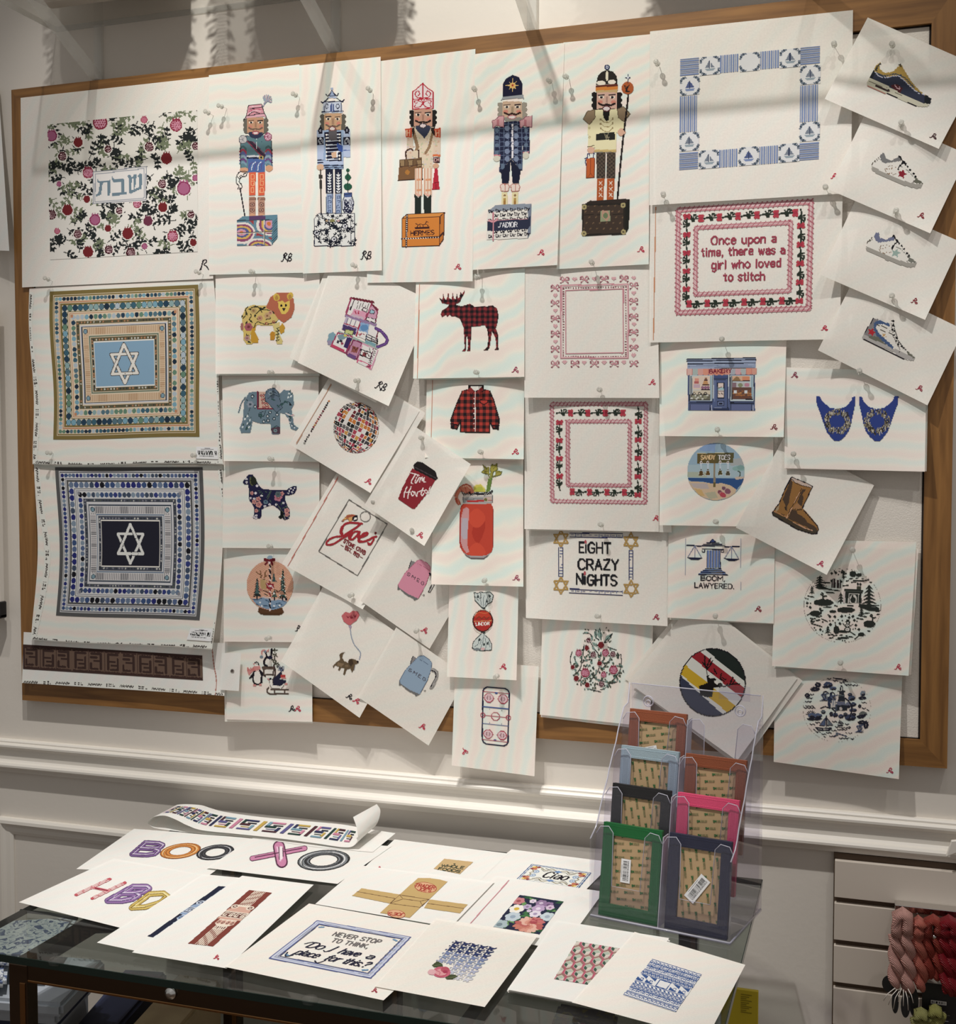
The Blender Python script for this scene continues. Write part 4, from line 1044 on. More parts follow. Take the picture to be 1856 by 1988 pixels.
  a.lines('356,1500 470,1496|356,1506 470,1502|372,1494 382,1476 400,1470 420,1478 440,1470 456,1478 464,1494|362,1468 384,1476|440,1470 446,1450 462,1456|396,1484 396,1496|420,1480 420,1496',6,(66,34,30))
  a.text('HERMES',(320,1562),(508,1554),(0,-34),7,(66,34,30),1.2)
  a.build('painted_toy_soldier')
d_sol3()

def d_sol4():
  a = art('sol4',C3,928,268,1298,1612,1.25)
  face(a,1058,484,1216,618,(208,172,142),(156,146,132),(150,142,134),(56,34,30),(190,110,116))
  a.P('1062,460 1064,340 1086,300 1140,270 1190,290 1218,340 1216,446',(24,26,52))
  for k in range(8):
    an = k * math.pi / 4; L = 62 if k % 2 == 0 else 46
    a.poly([(1140 + 13 * math.cos(an + .5),356 + 13 * math.sin(an + .5)),(1140 + L * math.cos(an) * .95,356 + L * math.sin(an)),(1140 + 13 * math.cos(an - .5),356 + 13 * math.sin(an - .5))],(226,186,112))
  a.ell(1140,356,24,24,(226,178,96)); a.ell(1140,356,9,9,(176,50,40))
  a.P('1046,476 1060,446 1224,432 1232,466 1210,456 1060,470',(150,158,162))
  a.P('1064,616 1212,616 1190,650 1150,664 1090,652',(150,142,134)); a.ell(1134,610,36,17,(190,110,116)); a.ell(1134,610,28,11,(234,220,214))
  dk = (30,36,66)
  def cane(x,y):
    c = np.tile(np.array(dk,float),(len(x),1)); g = (np.abs((x + 1000) % 36 - 18) < 3) | (np.abs(y % 36 - 18) < 3)
    c[g] = (84,100,130); return c
  a.rect(990,690,1044,912,cane); a.rect(1220,690,1276,900,cane)
  a.P('1044,650 1218,640 1220,1040 1204,1040 1126,940 1046,1054 1030,1050 1044,900',cane)
  for x in (1096,1168):
    for yy in (700,762,824,886,946): a.ell(x,yy,20,22,(118,136,164))
  for yy in range(716,900,60): a.ell(1014,yy,15,18,(96,112,140)); a.ell(1248,yy,15,18,(96,112,140))
  for yy in (1000,1010): a.ell(1060,yy,16,16,(96,112,140)); a.ell(1200,yy,14,16,(96,112,140))
  a.rect(1130,664,1146,940,(226,224,228))
  for yy in (700,760,820,888): a.text('D',(1132,yy + 10),(1152,yy + 10),(0,-20),4,(90,96,120));
  a.P('1046,1052 1126,946 1204,1038 1190,1142 1140,1142 1124,960 1108,1142 1056,1142',(24,28,54))
  for x0,x1 in ((976,1072),(1196,1296)):
    a.P('%d,640 %d,628 %d,606 %d,600 %d,690 %d,684 %d,668 %d,700' % (x0,x0 + 30,x0 + 50,x1,x1 - 2,x0 + 56,x0 + 44,x0 + 6),(222,162,164),(150,84,100),5)
    a.rect(x0 + 36,630,x0 + 54,684,(196,120,130))
  a.rect(986,912,1040,922,(214,130,140)); a.rect(1220,888,1272,898,(214,130,140)); a.ell(1012,944,28,24,(214,206,188)); a.ell(1246,918,26,28,(214,206,188))
  for x0 in (1040,1124):
    a.P('%d,1160 %d,1148 %d,1148 %d,1168 %d,1206 %d,1206' % (x0,x0 + 16,x0 + 62,x0 + 74,x0 + 64,x0 + 8),(236,214,200),(196,110,96),5); a.line([(x0 + 38,1150),(x0 + 38,1204)],6,(196,110,96))
    a.rect(x0 + 12,1214,x0 + 58,1344,(234,222,168)); a.rect(x0 + 26,1260,x0 + 46,1316,(190,150,72)); a.ell(x0 + 36,1240,9,9,(150,110,70)); a.rect(x0 + 10,1310,x0 + 60,1336,(232,222,180)); a.rect(x0 + 24,1284,x0 + 46,1312,(170,122,60))
  a.P('936,1372 1006,1316 1292,1306 1262,1352',(140,150,166)); a.P('1262,1352 1292,1306 1284,1540 1262,1584',(120,130,148)); a.P('936,1372 1262,1352 1262,1584 932,1596',(232,226,216))
  r = random.Random(4)
  for row,yy in enumerate((1372,1410,1446,1540,1574)):
    for i in range(6):
      x = 946 + i * 58 - (row % 2) * 22; y = yy - i * 4
      if x < 940 or x > 1236: continue
      a.lines('%d,%d %d,%d %d,%d %d,%d %d,%d|%d,%d %d,%d|%d,%d %d,%d %d,%d' % (x,y - 16,x + 4,y + 8,x + 18,y + 4,x + 20,y - 12,x,y - 16,x + 26,y - 6,x + 26,y + 8,x + 33,y + 8,x + 34,y - 8,x + 44,y - 8),6,(40,38,46))
  a.P('936,1450 1262,1430 1284,1400 1284,1480 1262,1510 934,1528',(44,48,72)); a.text('J\'ADIOR',(1024,1498),(1176,1492),(0,-38),6,(226,226,232))
  a.rect(978,1376,990,1606,(206,130,142)); a.line([(936,1446),(1262,1428)],5,(190,130,140)); a.P('944,1428 980,1444 980,1460 950,1450',(222,150,156)); a.P('990,1444 1024,1416 1020,1440 990,1460',(222,150,156))
  a.build('painted_toy_soldier')
d_sol4()

def d_sol5():
  a = art('sol5',C4,195,335,605,1668,1.25)
  face(a,312,545,468,684,(214,170,152),(28,24,26),(28,24,26),(40,24,24),(96,40,44))
  a.ell(392,360,20,20,(40,44,90)); a.ell(392,360,12,12,(206,212,226)); a.ell(392,360,6,6,(40,44,90))
  a.P('306,494 320,430 350,396 392,380 440,396 466,430 472,486',(44,40,34)); a.P('384,400 392,384 402,404 400,460 390,470 382,450',(236,226,196)); a.ell(346,482,34,18,(236,230,210)); a.ell(430,474,30,18,(236,230,210))
  a.P('306,500 472,486 474,504 306,518',(104,44,30)); a.P('306,518 474,504 474,536 306,546',(222,128,48)); a.P('306,540 474,532 466,560 440,552 312,556',(206,170,110))
  crm = (236,224,178)
  a.P('296,690 470,684 464,1010 300,1014',crm); a.P('244,770 300,700 300,980 244,980',crm); a.P('456,700 520,760 530,850 490,880 460,860',crm)
  a.P('208,760 240,700 300,686 300,750 256,804',(150,128,96),(96,78,58),5); a.P('470,684 520,664 570,720 520,780 480,750',(150,128,96),(96,78,58),5)
  a.P('360,690 414,690 404,770 386,776 364,750',(28,24,26)); a.ell(388,680,33,24,(96,40,44)); a.ell(388,680,25,16,(226,212,210))
  for yy in (762,796,832): a.lines('344,%d 372,%d 408,%d 436,%d' % (yy,yy + 24,yy + 24,yy - 4),6,(170,150,100)); a.rect(336,yy - 8,348,yy + 8,(160,140,96)); a.rect(430,yy - 12,442,yy + 4,(160,140,96))
  def dami(x,y):
    c = np.tile(np.array((62,52,46),float),(len(x),1)); g = (((x // 15).astype(int) + (y // 15).astype(int)) % 2) == 0
    c[g] = (94,78,66); return c
  a.P('308,874 450,862 456,918 308,926',(40,38,34)); a.lines('372,872 386,916 402,868|386,884 404,916|378,900 412,900',5,(150,140,110))
  a.rect(296,996,464,1014,(206,180,110)); a.ell(268,1000,28,26,(226,176,146)); a.ell(504,862,30,30,(222,172,142))
  for yy in (830,900): a.ell(256,yy,9,9,(190,176,120),inner=.4)
  a.line([(244,972),(292,966)],5,(90,70,50))
  for x0,x1 in ((310,378),(388,456)):
    a.rect(x0,1018,x1,1216,dami); a.P('%d,1220 %d,1218 %d,1400 %d,1414 %d,1414' % (x0 + 6,x1 - 8,x1 - 14,x1 - 8,x0 + 2),(190,84,36)); a.rect(x0 + 4,1396,x1 - 8,1416,(212,116,58))
    for yy in (1240,1286,1330): a.lines('%d,%d %d,%d|%d,%d %d,%d' % (x0 + 20,yy,x1 - 24,yy + 30,x1 - 24,yy,x0 + 20,yy + 30),6,(232,214,196))
  a.line([(556,566),(540,720),(516,900),(492,1140),(470,1400)],13,(36,26,26)); a.ell(504,862,22,24,(222,172,142))
  a.ell(550,520,46,48,(190,92,40)); a.lines('528,498 540,540 562,498|532,548 568,548|546,510 546,548',7,(40,28,26))
  a.P('554,412 560,434 580,440 560,446 554,468 548,446 528,440 548,434',(44,48,92)); a.ell(554,440,9,9,(214,218,230)); a.line([(554,466),(553,480)],5,NAVY)
  a.P('232,1066 294,1060 294,1210 232,1216',(206,92,40),(140,60,30),4); a.line([(264,1064),(264,1180),(240,1214)],4,(150,66,32)); a.line([(264,1180),(290,1210)],4,(150,66,32))
  a.curve('240,1064 240,1030 256,1026 254,1044',5,(50,54,110)); a.curve('284,1060 288,1022 296,1030',5,(50,54,110)); a.curve('232,1120 224,1090 234,1060 222,1064',5,(50,54,110))
  # trunk
  def mono(x,y):
    c = np.tile(np.array((70,54,44),float),(len(x),1)); g = (np.abs((x + y * .5) % 52 - 26) + np.abs((y) % 44 - 22) < 9)
    c[g] = (112,88,66); return c
  a.P('204,1424 262,1390 566,1376 530,1416',(52,44,38)); a.P('530,1416 566,1376 560,1600 534,1646',(36,32,30)); a.P('204,1424 530,1414 530,1644 202,1656',mono)
  a.line([(206,1500),(530,1494)],4,(40,32,28))
  for p in ((204,1424,530,1414),(202,1656,530,1644)): a.line([p[:2],p[2:]],14,(44,40,34))
  a.line([(206,1424),(204,1656)],14,(44,40,34)); a.line([(526,1414),(526,1644)],14,(44,40,34))
  for x,y in ((216,1440),(516,1426),(214,1644),(518,1632)): a.ell(x,y,20,20,(176,160,106)); a.ell(x,y,6,6,(70,56,44))
  a.P('340,1470 412,1466 420,1550 340,1552',(150,160,118)); a.P('352,1464 400,1470 414,1520 388,1550 350,1510',(190,146,122)); a.ell(380,1506,18,22,(110,130,90))
  a.build('painted_toy_soldier')
d_sol5()

# ------------------------------------------------------------------ more painted designs: board, right side
def d_boats():
  q = [(1320.5,115),(1593.5,89),(1591,310),(1318.5,331.5)]; a = Art(SH['boats'],(1318,89,1594,332),1.55,q=q); a.quad(*q,7.0,6.1)
  B1 = (122,142,184); B2 = (80,96,146); GR = (120,132,146)
  def hs(x0,y0,x1,y1,horiz):
    n = 9
    for i in range(n):
      if horiz: a.rect(x0,y0 + (y1 - y0) * i / n,x1,y0 + (y1 - y0) * (i + .6) / n,B1)
      else: a.rect(x0 + (x1 - x0) * i / n,y0,x0 + (x1 - x0) * (i + .6) / n,y1,B1)
  def boat(x,y,kind):
    a.rect(x,y,x + 1,y + 1,(222,222,222))
    for sx in (0,1):
      for sy in (0,1):
        for t in range(5):
          an = math.pi / 2 * t / 4
          px = x + .5 + (sx * 2 - 1) * (.22 + .24 * math.sin(an)); py = y + .5 + (sy * 2 - 1) * (.2 + .26 * math.cos(an))
          a.ell(px,py,.075,.05,(70,82,98) if t % 2 else GR,rot=45 * (1 if sx == sy else -1))
    if kind:
      c = B2 if kind == 2 else GR
      a.poly([(x + .47,y + .22),(x + .47,y + .6),(x + .27,y + .6)],c); a.poly([(x + .53,y + .28),(x + .73,y + .6),(x + .53,y + .6)],c)
      a.rect(x + .47,y + .2,x + .52,y + .7,(52,62,92)); a.poly([(x + .25,y + .66),(x + .78,y + .66),(x + .68,y + .78),(x + .34,y + .78)],(150,164,176) if kind == 1 else B1)
  for cx_,cy in ((0,0),(6,0),(0,5.15),(6,5.15)): hs(cx_,cy,cx_ + .95,cy + .95,True)
  for i,x in enumerate((1,3,5)):
    boat(x,0,(1,0,1)[i]); boat(x,5.1,(1,2,1)[i])
  for x in (2.02,4.02): hs(x,0,x + .95,.98,False); hs(x,5.12,x + .95,6.1,False)
  for x in (0,6): boat(x,1.0,2 if x == 0 else 1); boat(x,4.05,1); hs(x,2.06,x + .93,4.0,False)
  a.build('painted_sailboat_border')
d_boats()

def rope(a,x0,y0,x1,y1,wd,step):
  """a twisted rope rectangle in drawing units"""
  P1 = (208,142,150); P2 = (228,190,192); P3 = (180,94,108)
  for (ax,ay,bx,by) in ((x0,y0,x1,y0),(x1,y0,x1,y1),(x1,y1,x0,y1),(x0,y1,x0,y0)):
    a.line([(ax,ay),(bx,by)],wd,P1)
  for (ax,ay,bx,by) in ((x0,y0,x1,y0),(x1,y0,x1,y1),(x1,y1,x0,y1),(x0,y1,x0,y0)):
    L = math.hypot(bx - ax,by - ay); tx,ty = (bx - ax) / L,(by - ay) / L; n = int(L / step)
    a.line([(ax,ay),(bx,by)],wd * .3,P2)
    for i in range(n + 1):
      t = i * step; px,py = ax + tx * t,ay + ty * t
      a.line([(px - tx * step * .5 - ty * wd * .62,py - ty * step * .5 + tx * wd * .62),(px + tx * step * .4 + ty * wd * .62,py + ty * step * .4 - tx * wd * .62)],wd * .2,P3)
def rosebud(a,x,y,tx,ty,k,dk=(40,50,44)):
  """a rose sprig running along (tx, ty)"""
  nx_,ny = -ty,tx; k *= .9
  f = lambda p,q: (x + tx * p * k + nx_ * q * k,y + ty * p * k + ny * q * k)
  a.line([f(-1.6,.1),f(-.8,-.1),f(.6,0),f(1.3,0)],.3 * k,dk)
  a.poly([f(-.5,.1),f(-.1,.7),f(.5,.7),f(.4,.1)],dk)
  a.line([f(.1,0),f(.2,-.8),f(.7,-.8)],.3 * k,dk); a.line([f(-.2,-.2),f(-.4,-.7)],.3 * k,dk); a.line([f(.6,-.3),f(1.0,-.6)],.28 * k,dk)
  for dx,dy in ((1.55,-.45),(1.55,.45),(2.1,-.5),(2.1,.5)):
    px,py = f(dx,dy); a.ell(px,py,.36 * k,.36 * k,(196,62,76))
  px,py = f(1.85,0); a.ell(px,py,.5 * k,.34 * k,(178,50,68))
def d_once():
  q = [(1309,400),(1583,383),(1578,607),(1308,615)]; a = Art(SH['once'],(1308,383,1583,615),1.6,crop=C5,q=q)
  a.quad((1313.5,404),(1579,387),(1574,603),(1312,611),26.5,21.2)
  rope(a,.4,.4,26.1,20.8,.95,.95); rope(a,3.9,4.1,22.4,17.2,.8,.95)
  for i in range(6): rosebud(a,3.3 + i * 3.65,2.3,1,0,1.0); rosebud(a,22.6 - i * 3.65,19.1,-1,0,1.0)
  for i in range(5): rosebud(a,24.3,3.2 + i * 3.6,0,1,1.0); rosebud(a,2.1,17.8 - i * 3.6,0,-1,1.0)
  a.setcrop(*C5)
  c = (168,62,80)
  for t,p0,p1 in (('Once upon a',(414,1388),(780,1374)),('time, there was a',(358,1454),(828,1438)),('girl who loved',(414,1526),(806,1512)),('to stitch',(484,1594),(712,1588))):
    a.text(t,p0,p1,(0,-44),9,c,1.5)
  a.build('painted_rose_border_and_words')
  s = Art(SH['once'],(1266,402,1276,660),1.3); s.line([(1273,402),(1268.5,662)],1.6,(214,140,96)); s.build('selvage_line','orange selvage line down the left edge')
d_once()

Y6 = (1660,460,4.386); Y7 = (1660,100,4.071)
def d_shoes():
  a = art('shoe1',Y7,85,80,610,445,1.9)
  a.P('150,150 166,110 205,84 188,130 230,170 300,160 340,120 362,100 392,150 440,230 500,300 556,346 500,330 400,240 330,196 250,200 180,176',(178,146,66))
  a.P('154,142 196,88 206,96 180,120 174,160',(58,58,54)); a.P('346,100 360,98 370,126 356,120',(70,64,50))
  a.P('114,206 150,150 200,186 260,204 330,190 380,216 450,290 560,352 602,370 594,412 540,412 400,350 250,270 140,222',(48,56,72))
  a.P('112,208 150,146 160,160 140,220',(34,36,46)); a.P('548,352 570,344 602,378 590,414 546,410',(30,32,40))
  a.curve([(160,160),(186,190),(240,206),(326,192),(380,220),(430,270),(490,320),(548,344)],7,(196,196,210)); a.curve([(170,172),(240,190),(320,178),(390,206),(470,290)],8,(66,74,92))
  a.P('94,244 116,208 250,268 400,350 520,404 588,418 570,438 480,432 340,370 200,310 98,268',(206,198,172)); a.line([(98,270),(240,330)],5,(190,120,106))
  a.line([(170,272),(270,312)],16,(58,42,42)); a.line([(110,236),(250,290),(370,346)],6,(130,126,108)); a.line([(250,332),(330,364)],6,K); a.line([(420,404),(488,430)],7,K)
  a.P('276,268 330,258 380,290 360,330 310,300',(84,36,40)); a.lines('316,264 330,290 354,300 352,282',6,(214,170,176))
  a.build('painted_running_shoe')
  for key,Y,dx,dy,tongue,star,toe in (('shoe2',Y7,0,0,(122,120,120),(150,30,48),(104,108,92)),('shoe3',Y6,-38,-840,(110,118,146),(156,176,170),(122,124,112))):
    a = art(key,Y,120 + dx,790 + dy,545 + dx,1095 + dy,1.9)
    k = 1.0 if key == 'shoe2' else 1.06
    g = (lambda t: ' '.join('%f,%f' % (130 + dx + (float(p.split(',')[0]) - 130) * k,800 + dy + (float(p.split(',')[1]) - 800) * k) for p in t.split()))
    G = lambda t: [tuple(map(float,p.split(','))) for p in g(t).split()]
    a.poly(G('128,930 134,904 170,850 196,842 230,870 290,880 340,860 372,870 430,930 476,990 480,1010 536,1040 520,1076 470,1080 380,1046 250,990 140,946'),(232,228,220))
    a.poly(G('132,908 180,930 260,970 380,1020 470,1044 534,1046 520,1076 486,1084 400,1060 300,1024 200,976 136,944'),(164,160,152))
    a.poly(G('196,830 214,804 232,804 244,846 290,860 336,838 350,824 360,866 300,874 230,884 204,860'),tongue)
    a.poly(G('476,996 530,1034 534,1046 480,1040 466,1030'),toe)
    a.line(G('128,900 146,876 186,838'),5,(96,84,74))
    for p in zip(G('352,830 378,868 398,890 416,908 436,936 460,966 474,988'),range(9)): a.ell(p[0][0],p[0][1],9,9,(26,26,28))
    a.line(G('346,838 354,826 366,850 388,884'),9,(26,26,28)); a.line(G('340,934 352,906 388,870'),11,(26,26,28))
    a.line(G('366,912 410,936 450,976 470,1000'),5,(150,146,140)); a.line(G('470,1000 458,1034'),6,(120,110,104))
    a.line(G('300,902 252,910 238,930 246,962 300,976 330,960'),4,(150,130,110))
    for q in G('270,930 290,924 320,914 270,966 292,962 250,930'): a.ell(q[0],q[1],5,5,(150,120,90))
    sx,sy = G('372,968')[0]
    pts = []
    for i in range(10):
      an = -1.25 + i * math.pi / 5; r_ = 46 if i % 2 == 0 else 20; pts.append((sx + r_ * math.cos(an),sy + r_ * .95 * math.sin(an)))
    a.poly(pts,star)
    a.line(G('150,880 190,850'),4,(120,116,110))
    a.build('painted_sneaker')
  a = art('shoe4',Y6,55,680,520,1065,1.9)
  a.P('62,852 100,776 156,696 190,686 296,726 324,712 336,770 356,880 430,950 512,1026 500,1056 420,1042 250,940 70,876',(226,222,216))
  a.P('62,850 86,820 240,890 330,950 430,990 512,1028 500,1058 430,1040 280,960 66,872',(178,174,168))
  a.P('74,826 156,696 200,700 160,760 190,830 260,890 180,880 100,840',(136,132,132)); a.P('100,840 200,850 262,916 220,900 130,866',(112,110,96))
  a.P('160,730 206,708 296,740 296,766 250,742 190,744 178,776 210,826 270,880 330,936 320,956 250,900 184,840 160,790',(66,92,134))
  a.lines('170,744 240,762 300,800|196,786 230,796 318,830',6,(92,88,80)); a.lines('310,736 320,830 350,900 384,956 376,980',6,(120,110,104))
  for p in ((322,716),(326,756),(316,790),(334,800),(330,836),(352,856),(350,886),(374,896),(366,918),(398,930),(414,946)): a.ell(p[0],p[1],11,9,(30,28,30))
  a.line([(324,712),(340,800),(360,870),(400,930),(450,980)],5,(40,36,38)); a.P('450,976 512,1028 500,1034 446,1004',(110,108,94))
  pts = []
  for i in range(10):
    an = -1.2 + i * math.pi / 5; r_ = 42 if i % 2 == 0 else 18; pts.append((142 + r_ * math.cos(an),810 + r_ * .95 * math.sin(an)))
  a.poly(pts,(190,40,50))
  for p in ((236,826),(246,838),(256,832),(262,846),(240,844)): a.ell(p[0],p[1],5,7,(206,160,100))
  a.line([(74,872),(390,1028)],9,K); a.line([(390,1026),(428,1040)],8,K); a.line([(74,826),(110,770),(156,694)],6,K)
  a.build('painted_high_top_sneaker')
d_shoes()

def mosaic(key,q,pal,field,star,stripe,dots,n,crop,dk):
  """nested mosaic borders: local units 0..100 on the photo quad q"""
  xs = [p[0] for p in q]; ys = [p[1] for p in q]
  a = Art(SH[key],(min(xs),min(ys),max(xs),max(ys)),1.2,q=q); a.quad(*q,100,100)
  r = random.Random(n)
  def band(x0,y0,x1,y1,c): a.rect(x0,y0,x1,y1,c)
  def nest(d,c): a.rect(d[0],d[1],100 - d[0],100 - d[1],c)
  rims,cream = pal
  def lines_(dx,dy):
    for e,c in ((0,cream),(.7,dk[1]),(1.0,cream)): nest((dx + e,dy + e),c)
  def dotrow(dx,dy,rx,ry,cols,outline=None):
    """beads centred on the rectangle inset dx, dy"""
    W_ = 100 - 2 * dx; H_ = 100 - 2 * dy; nx_ = int(round(W_ / (2 * rx * 1.02))); ny = int(round(H_ / (2 * ry * 1.02)))
    for i in range(nx_ + 1):
      x = dx + W_ * i / nx_
      for y in (dy,100 - dy):
        if outline: a.ell(x,y,rx * 1.05,ry * 1.05,outline)
        a.ell(x,y,rx * .93,ry * .93,r.choice(cols))
    for j in range(1,ny):
      y = dy + H_ * j / ny
      for x in (dx,100 - dx):
        if outline: a.ell(x,y,rx * 1.05,ry * 1.05,outline)
        a.ell(x,y,rx * .93,ry * .93,r.choice(cols))
  nest((0,0),rims); nest((2.4,2.6),cream); nest((2.9,3.1),rims if n == 1 else (120,120,126)); nest((3.4,3.6),cream)
  dotrow(4.9,5.4,1.28,1.35,dots,None)
  nest((6.5,7.2),dk[1]); nest((7.0,7.8),cream); nest((7.6,8.4),rims); nest((8.6,9.6),(222,214,196) if n == 1 else (222,222,224))
  dotrow(10.6,11.6,1.75,2.1,dots,(60,70,72) if n == 1 else None)
  nest((12.6,13.8),rims); nest((13.0,14.3),cream); nest((13.8,15.1),dk[1]); nest((14.2,15.5),cream)
  dotrow(16.4,18.0,1.5,1.75,dots,None)
  for x in (15.4,84.6):
    for y in (17,83): a.rect(x - .9,y - 1,x + .9,y + 1,dk[1])
  nest((18.4,20.4),dk[0])
  for i in range(30):
    for y in (21.6,78.4): a.ell(20 + i * 2.07,y,.5,.5,r.choice(((200,200,190),(90,96,84),dk[1],(60,62,66))))
    for x in (19.4,80.6): a.ell(x,22 + i * 1.93,.5,.5,r.choice(((200,200,190),(90,96,84),dk[1],(60,62,66))))
  nest((20.4,22.8),cream); nest((21.0,23.4),(210,212,214)); nest((21.8,24.4),(42,52,76)); nest((22.3,24.9),cream)
  def teeth(x,y):
    c = np.tile(np.array(stripe[0],float),(len(x),1)); hz = (y < 31) | (y > 69)
    g = np.where(hz,(x * 1.02) % 1.25 < .55,(y * 1.02) % 1.35 < .6); c[g] = stripe[1]; return c
  nest((22.8,25.4),teeth)
  for x in (24.4,75.6):
    for y in (27.6,72.4): a.rect(x - 1.6,y - 2,x + 1.6,y + 2,cream); a.ell(x,y,1.5,1.7,(42,52,76)); a.ell(x,y,1.15,1.3,(128,160,176))
  nest((26.2,30.0),cream); nest((26.7,30.6),dk[2]); nest((27.4,31.4),cream); nest((27.9,32.0),dk[0])
  for i in range(20):
    for y in (33.4,66.6): a.ell(29.5 + i * 2.16,y,.55,.6,r.choice(((206,206,198),(60,64,66),dk[1])))
    for x in (28.8,71.2): a.ell(x,34 + i * 1.7,.5,.6,r.choice(((206,206,198),(60,64,66),dk[1])))
  nest((29.6,34.4),WHT); nest((30.1,35.1),field)
  cx,cy = 50,50.2
  R_ = 10.0; Ry = 13.0
  for up in (1,-1):
    t = [(cx + R_ * math.sin(k * 2.0944),cy - up * Ry * math.cos(k * 2.0944)) for k in range(3)]
    a.line(t,2.6,star[1],True)
  for up in (1,-1):
    t = [(cx + R_ * math.sin(k * 2.0944),cy - up * Ry * math.cos(k * 2.0944)) for k in range(3)]
    a.line(t,1.7,star[0],True)
  t = [(cx + R_ * math.sin(k * 2.0944),cy - Ry * math.cos(k * 2.0944)) for k in range(3)]
  for i in range(3):
    p,q_ = np.array(t[i]),np.array(t[(i + 1) % 3]); a.line([tuple(p * .74 + q_ * .26),tuple(p * .58 + q_ * .42)],2.6,star[1]); a.line([tuple(p * .76 + q_ * .24),tuple(p * .56 + q_ * .44)],1.7,star[0])
  a.build('painted_mosaic_border_and_star')
mosaic('gold',[(97,566),(384.5,552.5),(388.7,849),(104,852)],((134,116,62),(226,208,178)),(136,172,204),((236,232,224),(72,62,60)),((224,196,160),(190,152,112)),
    [(60,104,122),(104,140,116),(140,176,176),(38,66,92),(120,172,190),(180,196,202),(84,120,134),(30,52,70)],1,C6,((104,92,66),(200,140,100),(110,130,110)))
mosaic('blue',[(106.6,907),(393,907),(383,1205),(105.5,1194)],((92,92,94),(218,218,220)),(36,38,52),((236,234,230),(36,38,52)),((218,214,214),(120,116,122)),
    [(38,42,120),(60,84,130),(104,128,156),(24,24,34),(84,104,148),(130,152,172),(52,60,132),(66,78,104)],2,C7,((76,80,96),(140,140,148),(110,130,154)))
def tape(key,pts_list,name='printed_edge_tape'):
  """cream cotton tape along the canvas edge with tiny black script"""
  r = random.Random(len(key)); a = None
  xs = [p[0] for l in pts_list for p in l]; ys = [p[1] for l in pts_list for p in l]
  a = Art(SH[key],(min(xs) - 6,min(ys) - 6,max(xs) + 6,max(ys) + 6),1.15)
  for pl in pts_list: a.line(smooth(pl,k=5),11.5,(242,239,232))
  for pl in pts_list:
    q = smooth(pl,k=8); L = 0
    for (x0,y0),(x1,y1) in zip(q,q[1:]):
      d = math.hypot(x1 - x0,y1 - y0); tx,ty = (x1 - x0) / d,(y1 - y0) / d; t = 0
      while t < d:
        ph = (L + t) % 62; X,Y = x0 + tx * t,y0 + ty * t
        if ph < 27:
          h = 2.4 * math.sin(ph * 1.3) + (1.5 if int(ph) % 7 == 0 else 0)
          a.line([(X - ty * h,Y + tx * h),(X + tx * 1.2 + ty * h * .8,Y + ty * 1.2 - tx * h * .8)],1.1,(96,92,90))
        elif 36 < ph < 55 and int(ph * 2) % 3:
          a.line([(X - ty * 2.6,Y + tx * 2.6),(X - ty * 1.2,Y + tx * 1.2)],1.2,(104,100,96))
          if ph < 50: a.line([(X + ty * .8,Y - tx * .8),(X + ty * 2.4,Y - tx * 2.4)],1.2,(80,76,72))
        t += 1.25
      L += d
  a.build(name,'cream edge tape printed with small black script')
def barcode(a,x0,y0,x1,y1,seed,dk=(30,28,28),axis='x',dens=.5):
  r = random.Random(seed); t = 0.0
  while t < 1:
    w_ = r.choice((.012,.02,.034));
    if axis == 'x': a.rect(x0 + (x1 - x0) * t,y0,x0 + (x1 - x0) * min(t + w_,1),y1,dk)
    else: a.rect(x0,y0 + (y1 - y0) * t,x1,y0 + (y1 - y0) * min(t + w_,1),dk)
    t += w_ + r.choice((.012,.02,.03))
tape('gold',[[(72,897),(190,900),(310,899),(424,899)],[(61,572),(60,640),(65,720),(70,800),(69,890)],[(424,740),(429,800),(430,895)]])
tape('blue',[[(64,1239),(180,1248),(300,1254),(408,1256)],[(71,908),(74,990),(82,1070),(77,1150),(66,1230)],[(428,912),(431,1000),(431,1080),(421,1170),(410,1250)]])
tape('belt',[[(46,1324),(140,1327),(240,1332),(330,1340),(432,1348)]])
def sticker(key,q,seed):
  s = SH[key]; xs = [p[0] for p in q]; ys = [p[1] for p in q]
  a = Art(s,(min(xs) - 1,min(ys) - 1,max(xs) + 1,max(ys) + 1),1.0); a.quad(*q,10,6)
  a.rect(0,0,10,6,(246,245,243)); barcode(a,.8,2.0,9.3,4.0,seed); a.rect(4,.6,6.4,.9,(90,88,88)); a.rect(2.2,1.1,8,1.4,(110,108,108))
  for i in range(12): a.rect(1.6 + i * .55,4.3,1.9 + i * .55,4.9,(90,88,88))
  a.build('barcode_sticker','white barcode sticker',lift=.0016)
sticker('gold',[(382,868.5),(424,868.5),(424,892),(381,892)],3); sticker('blue',[(367,1220),(410,1221),(408,1245),(361,1243)],4)

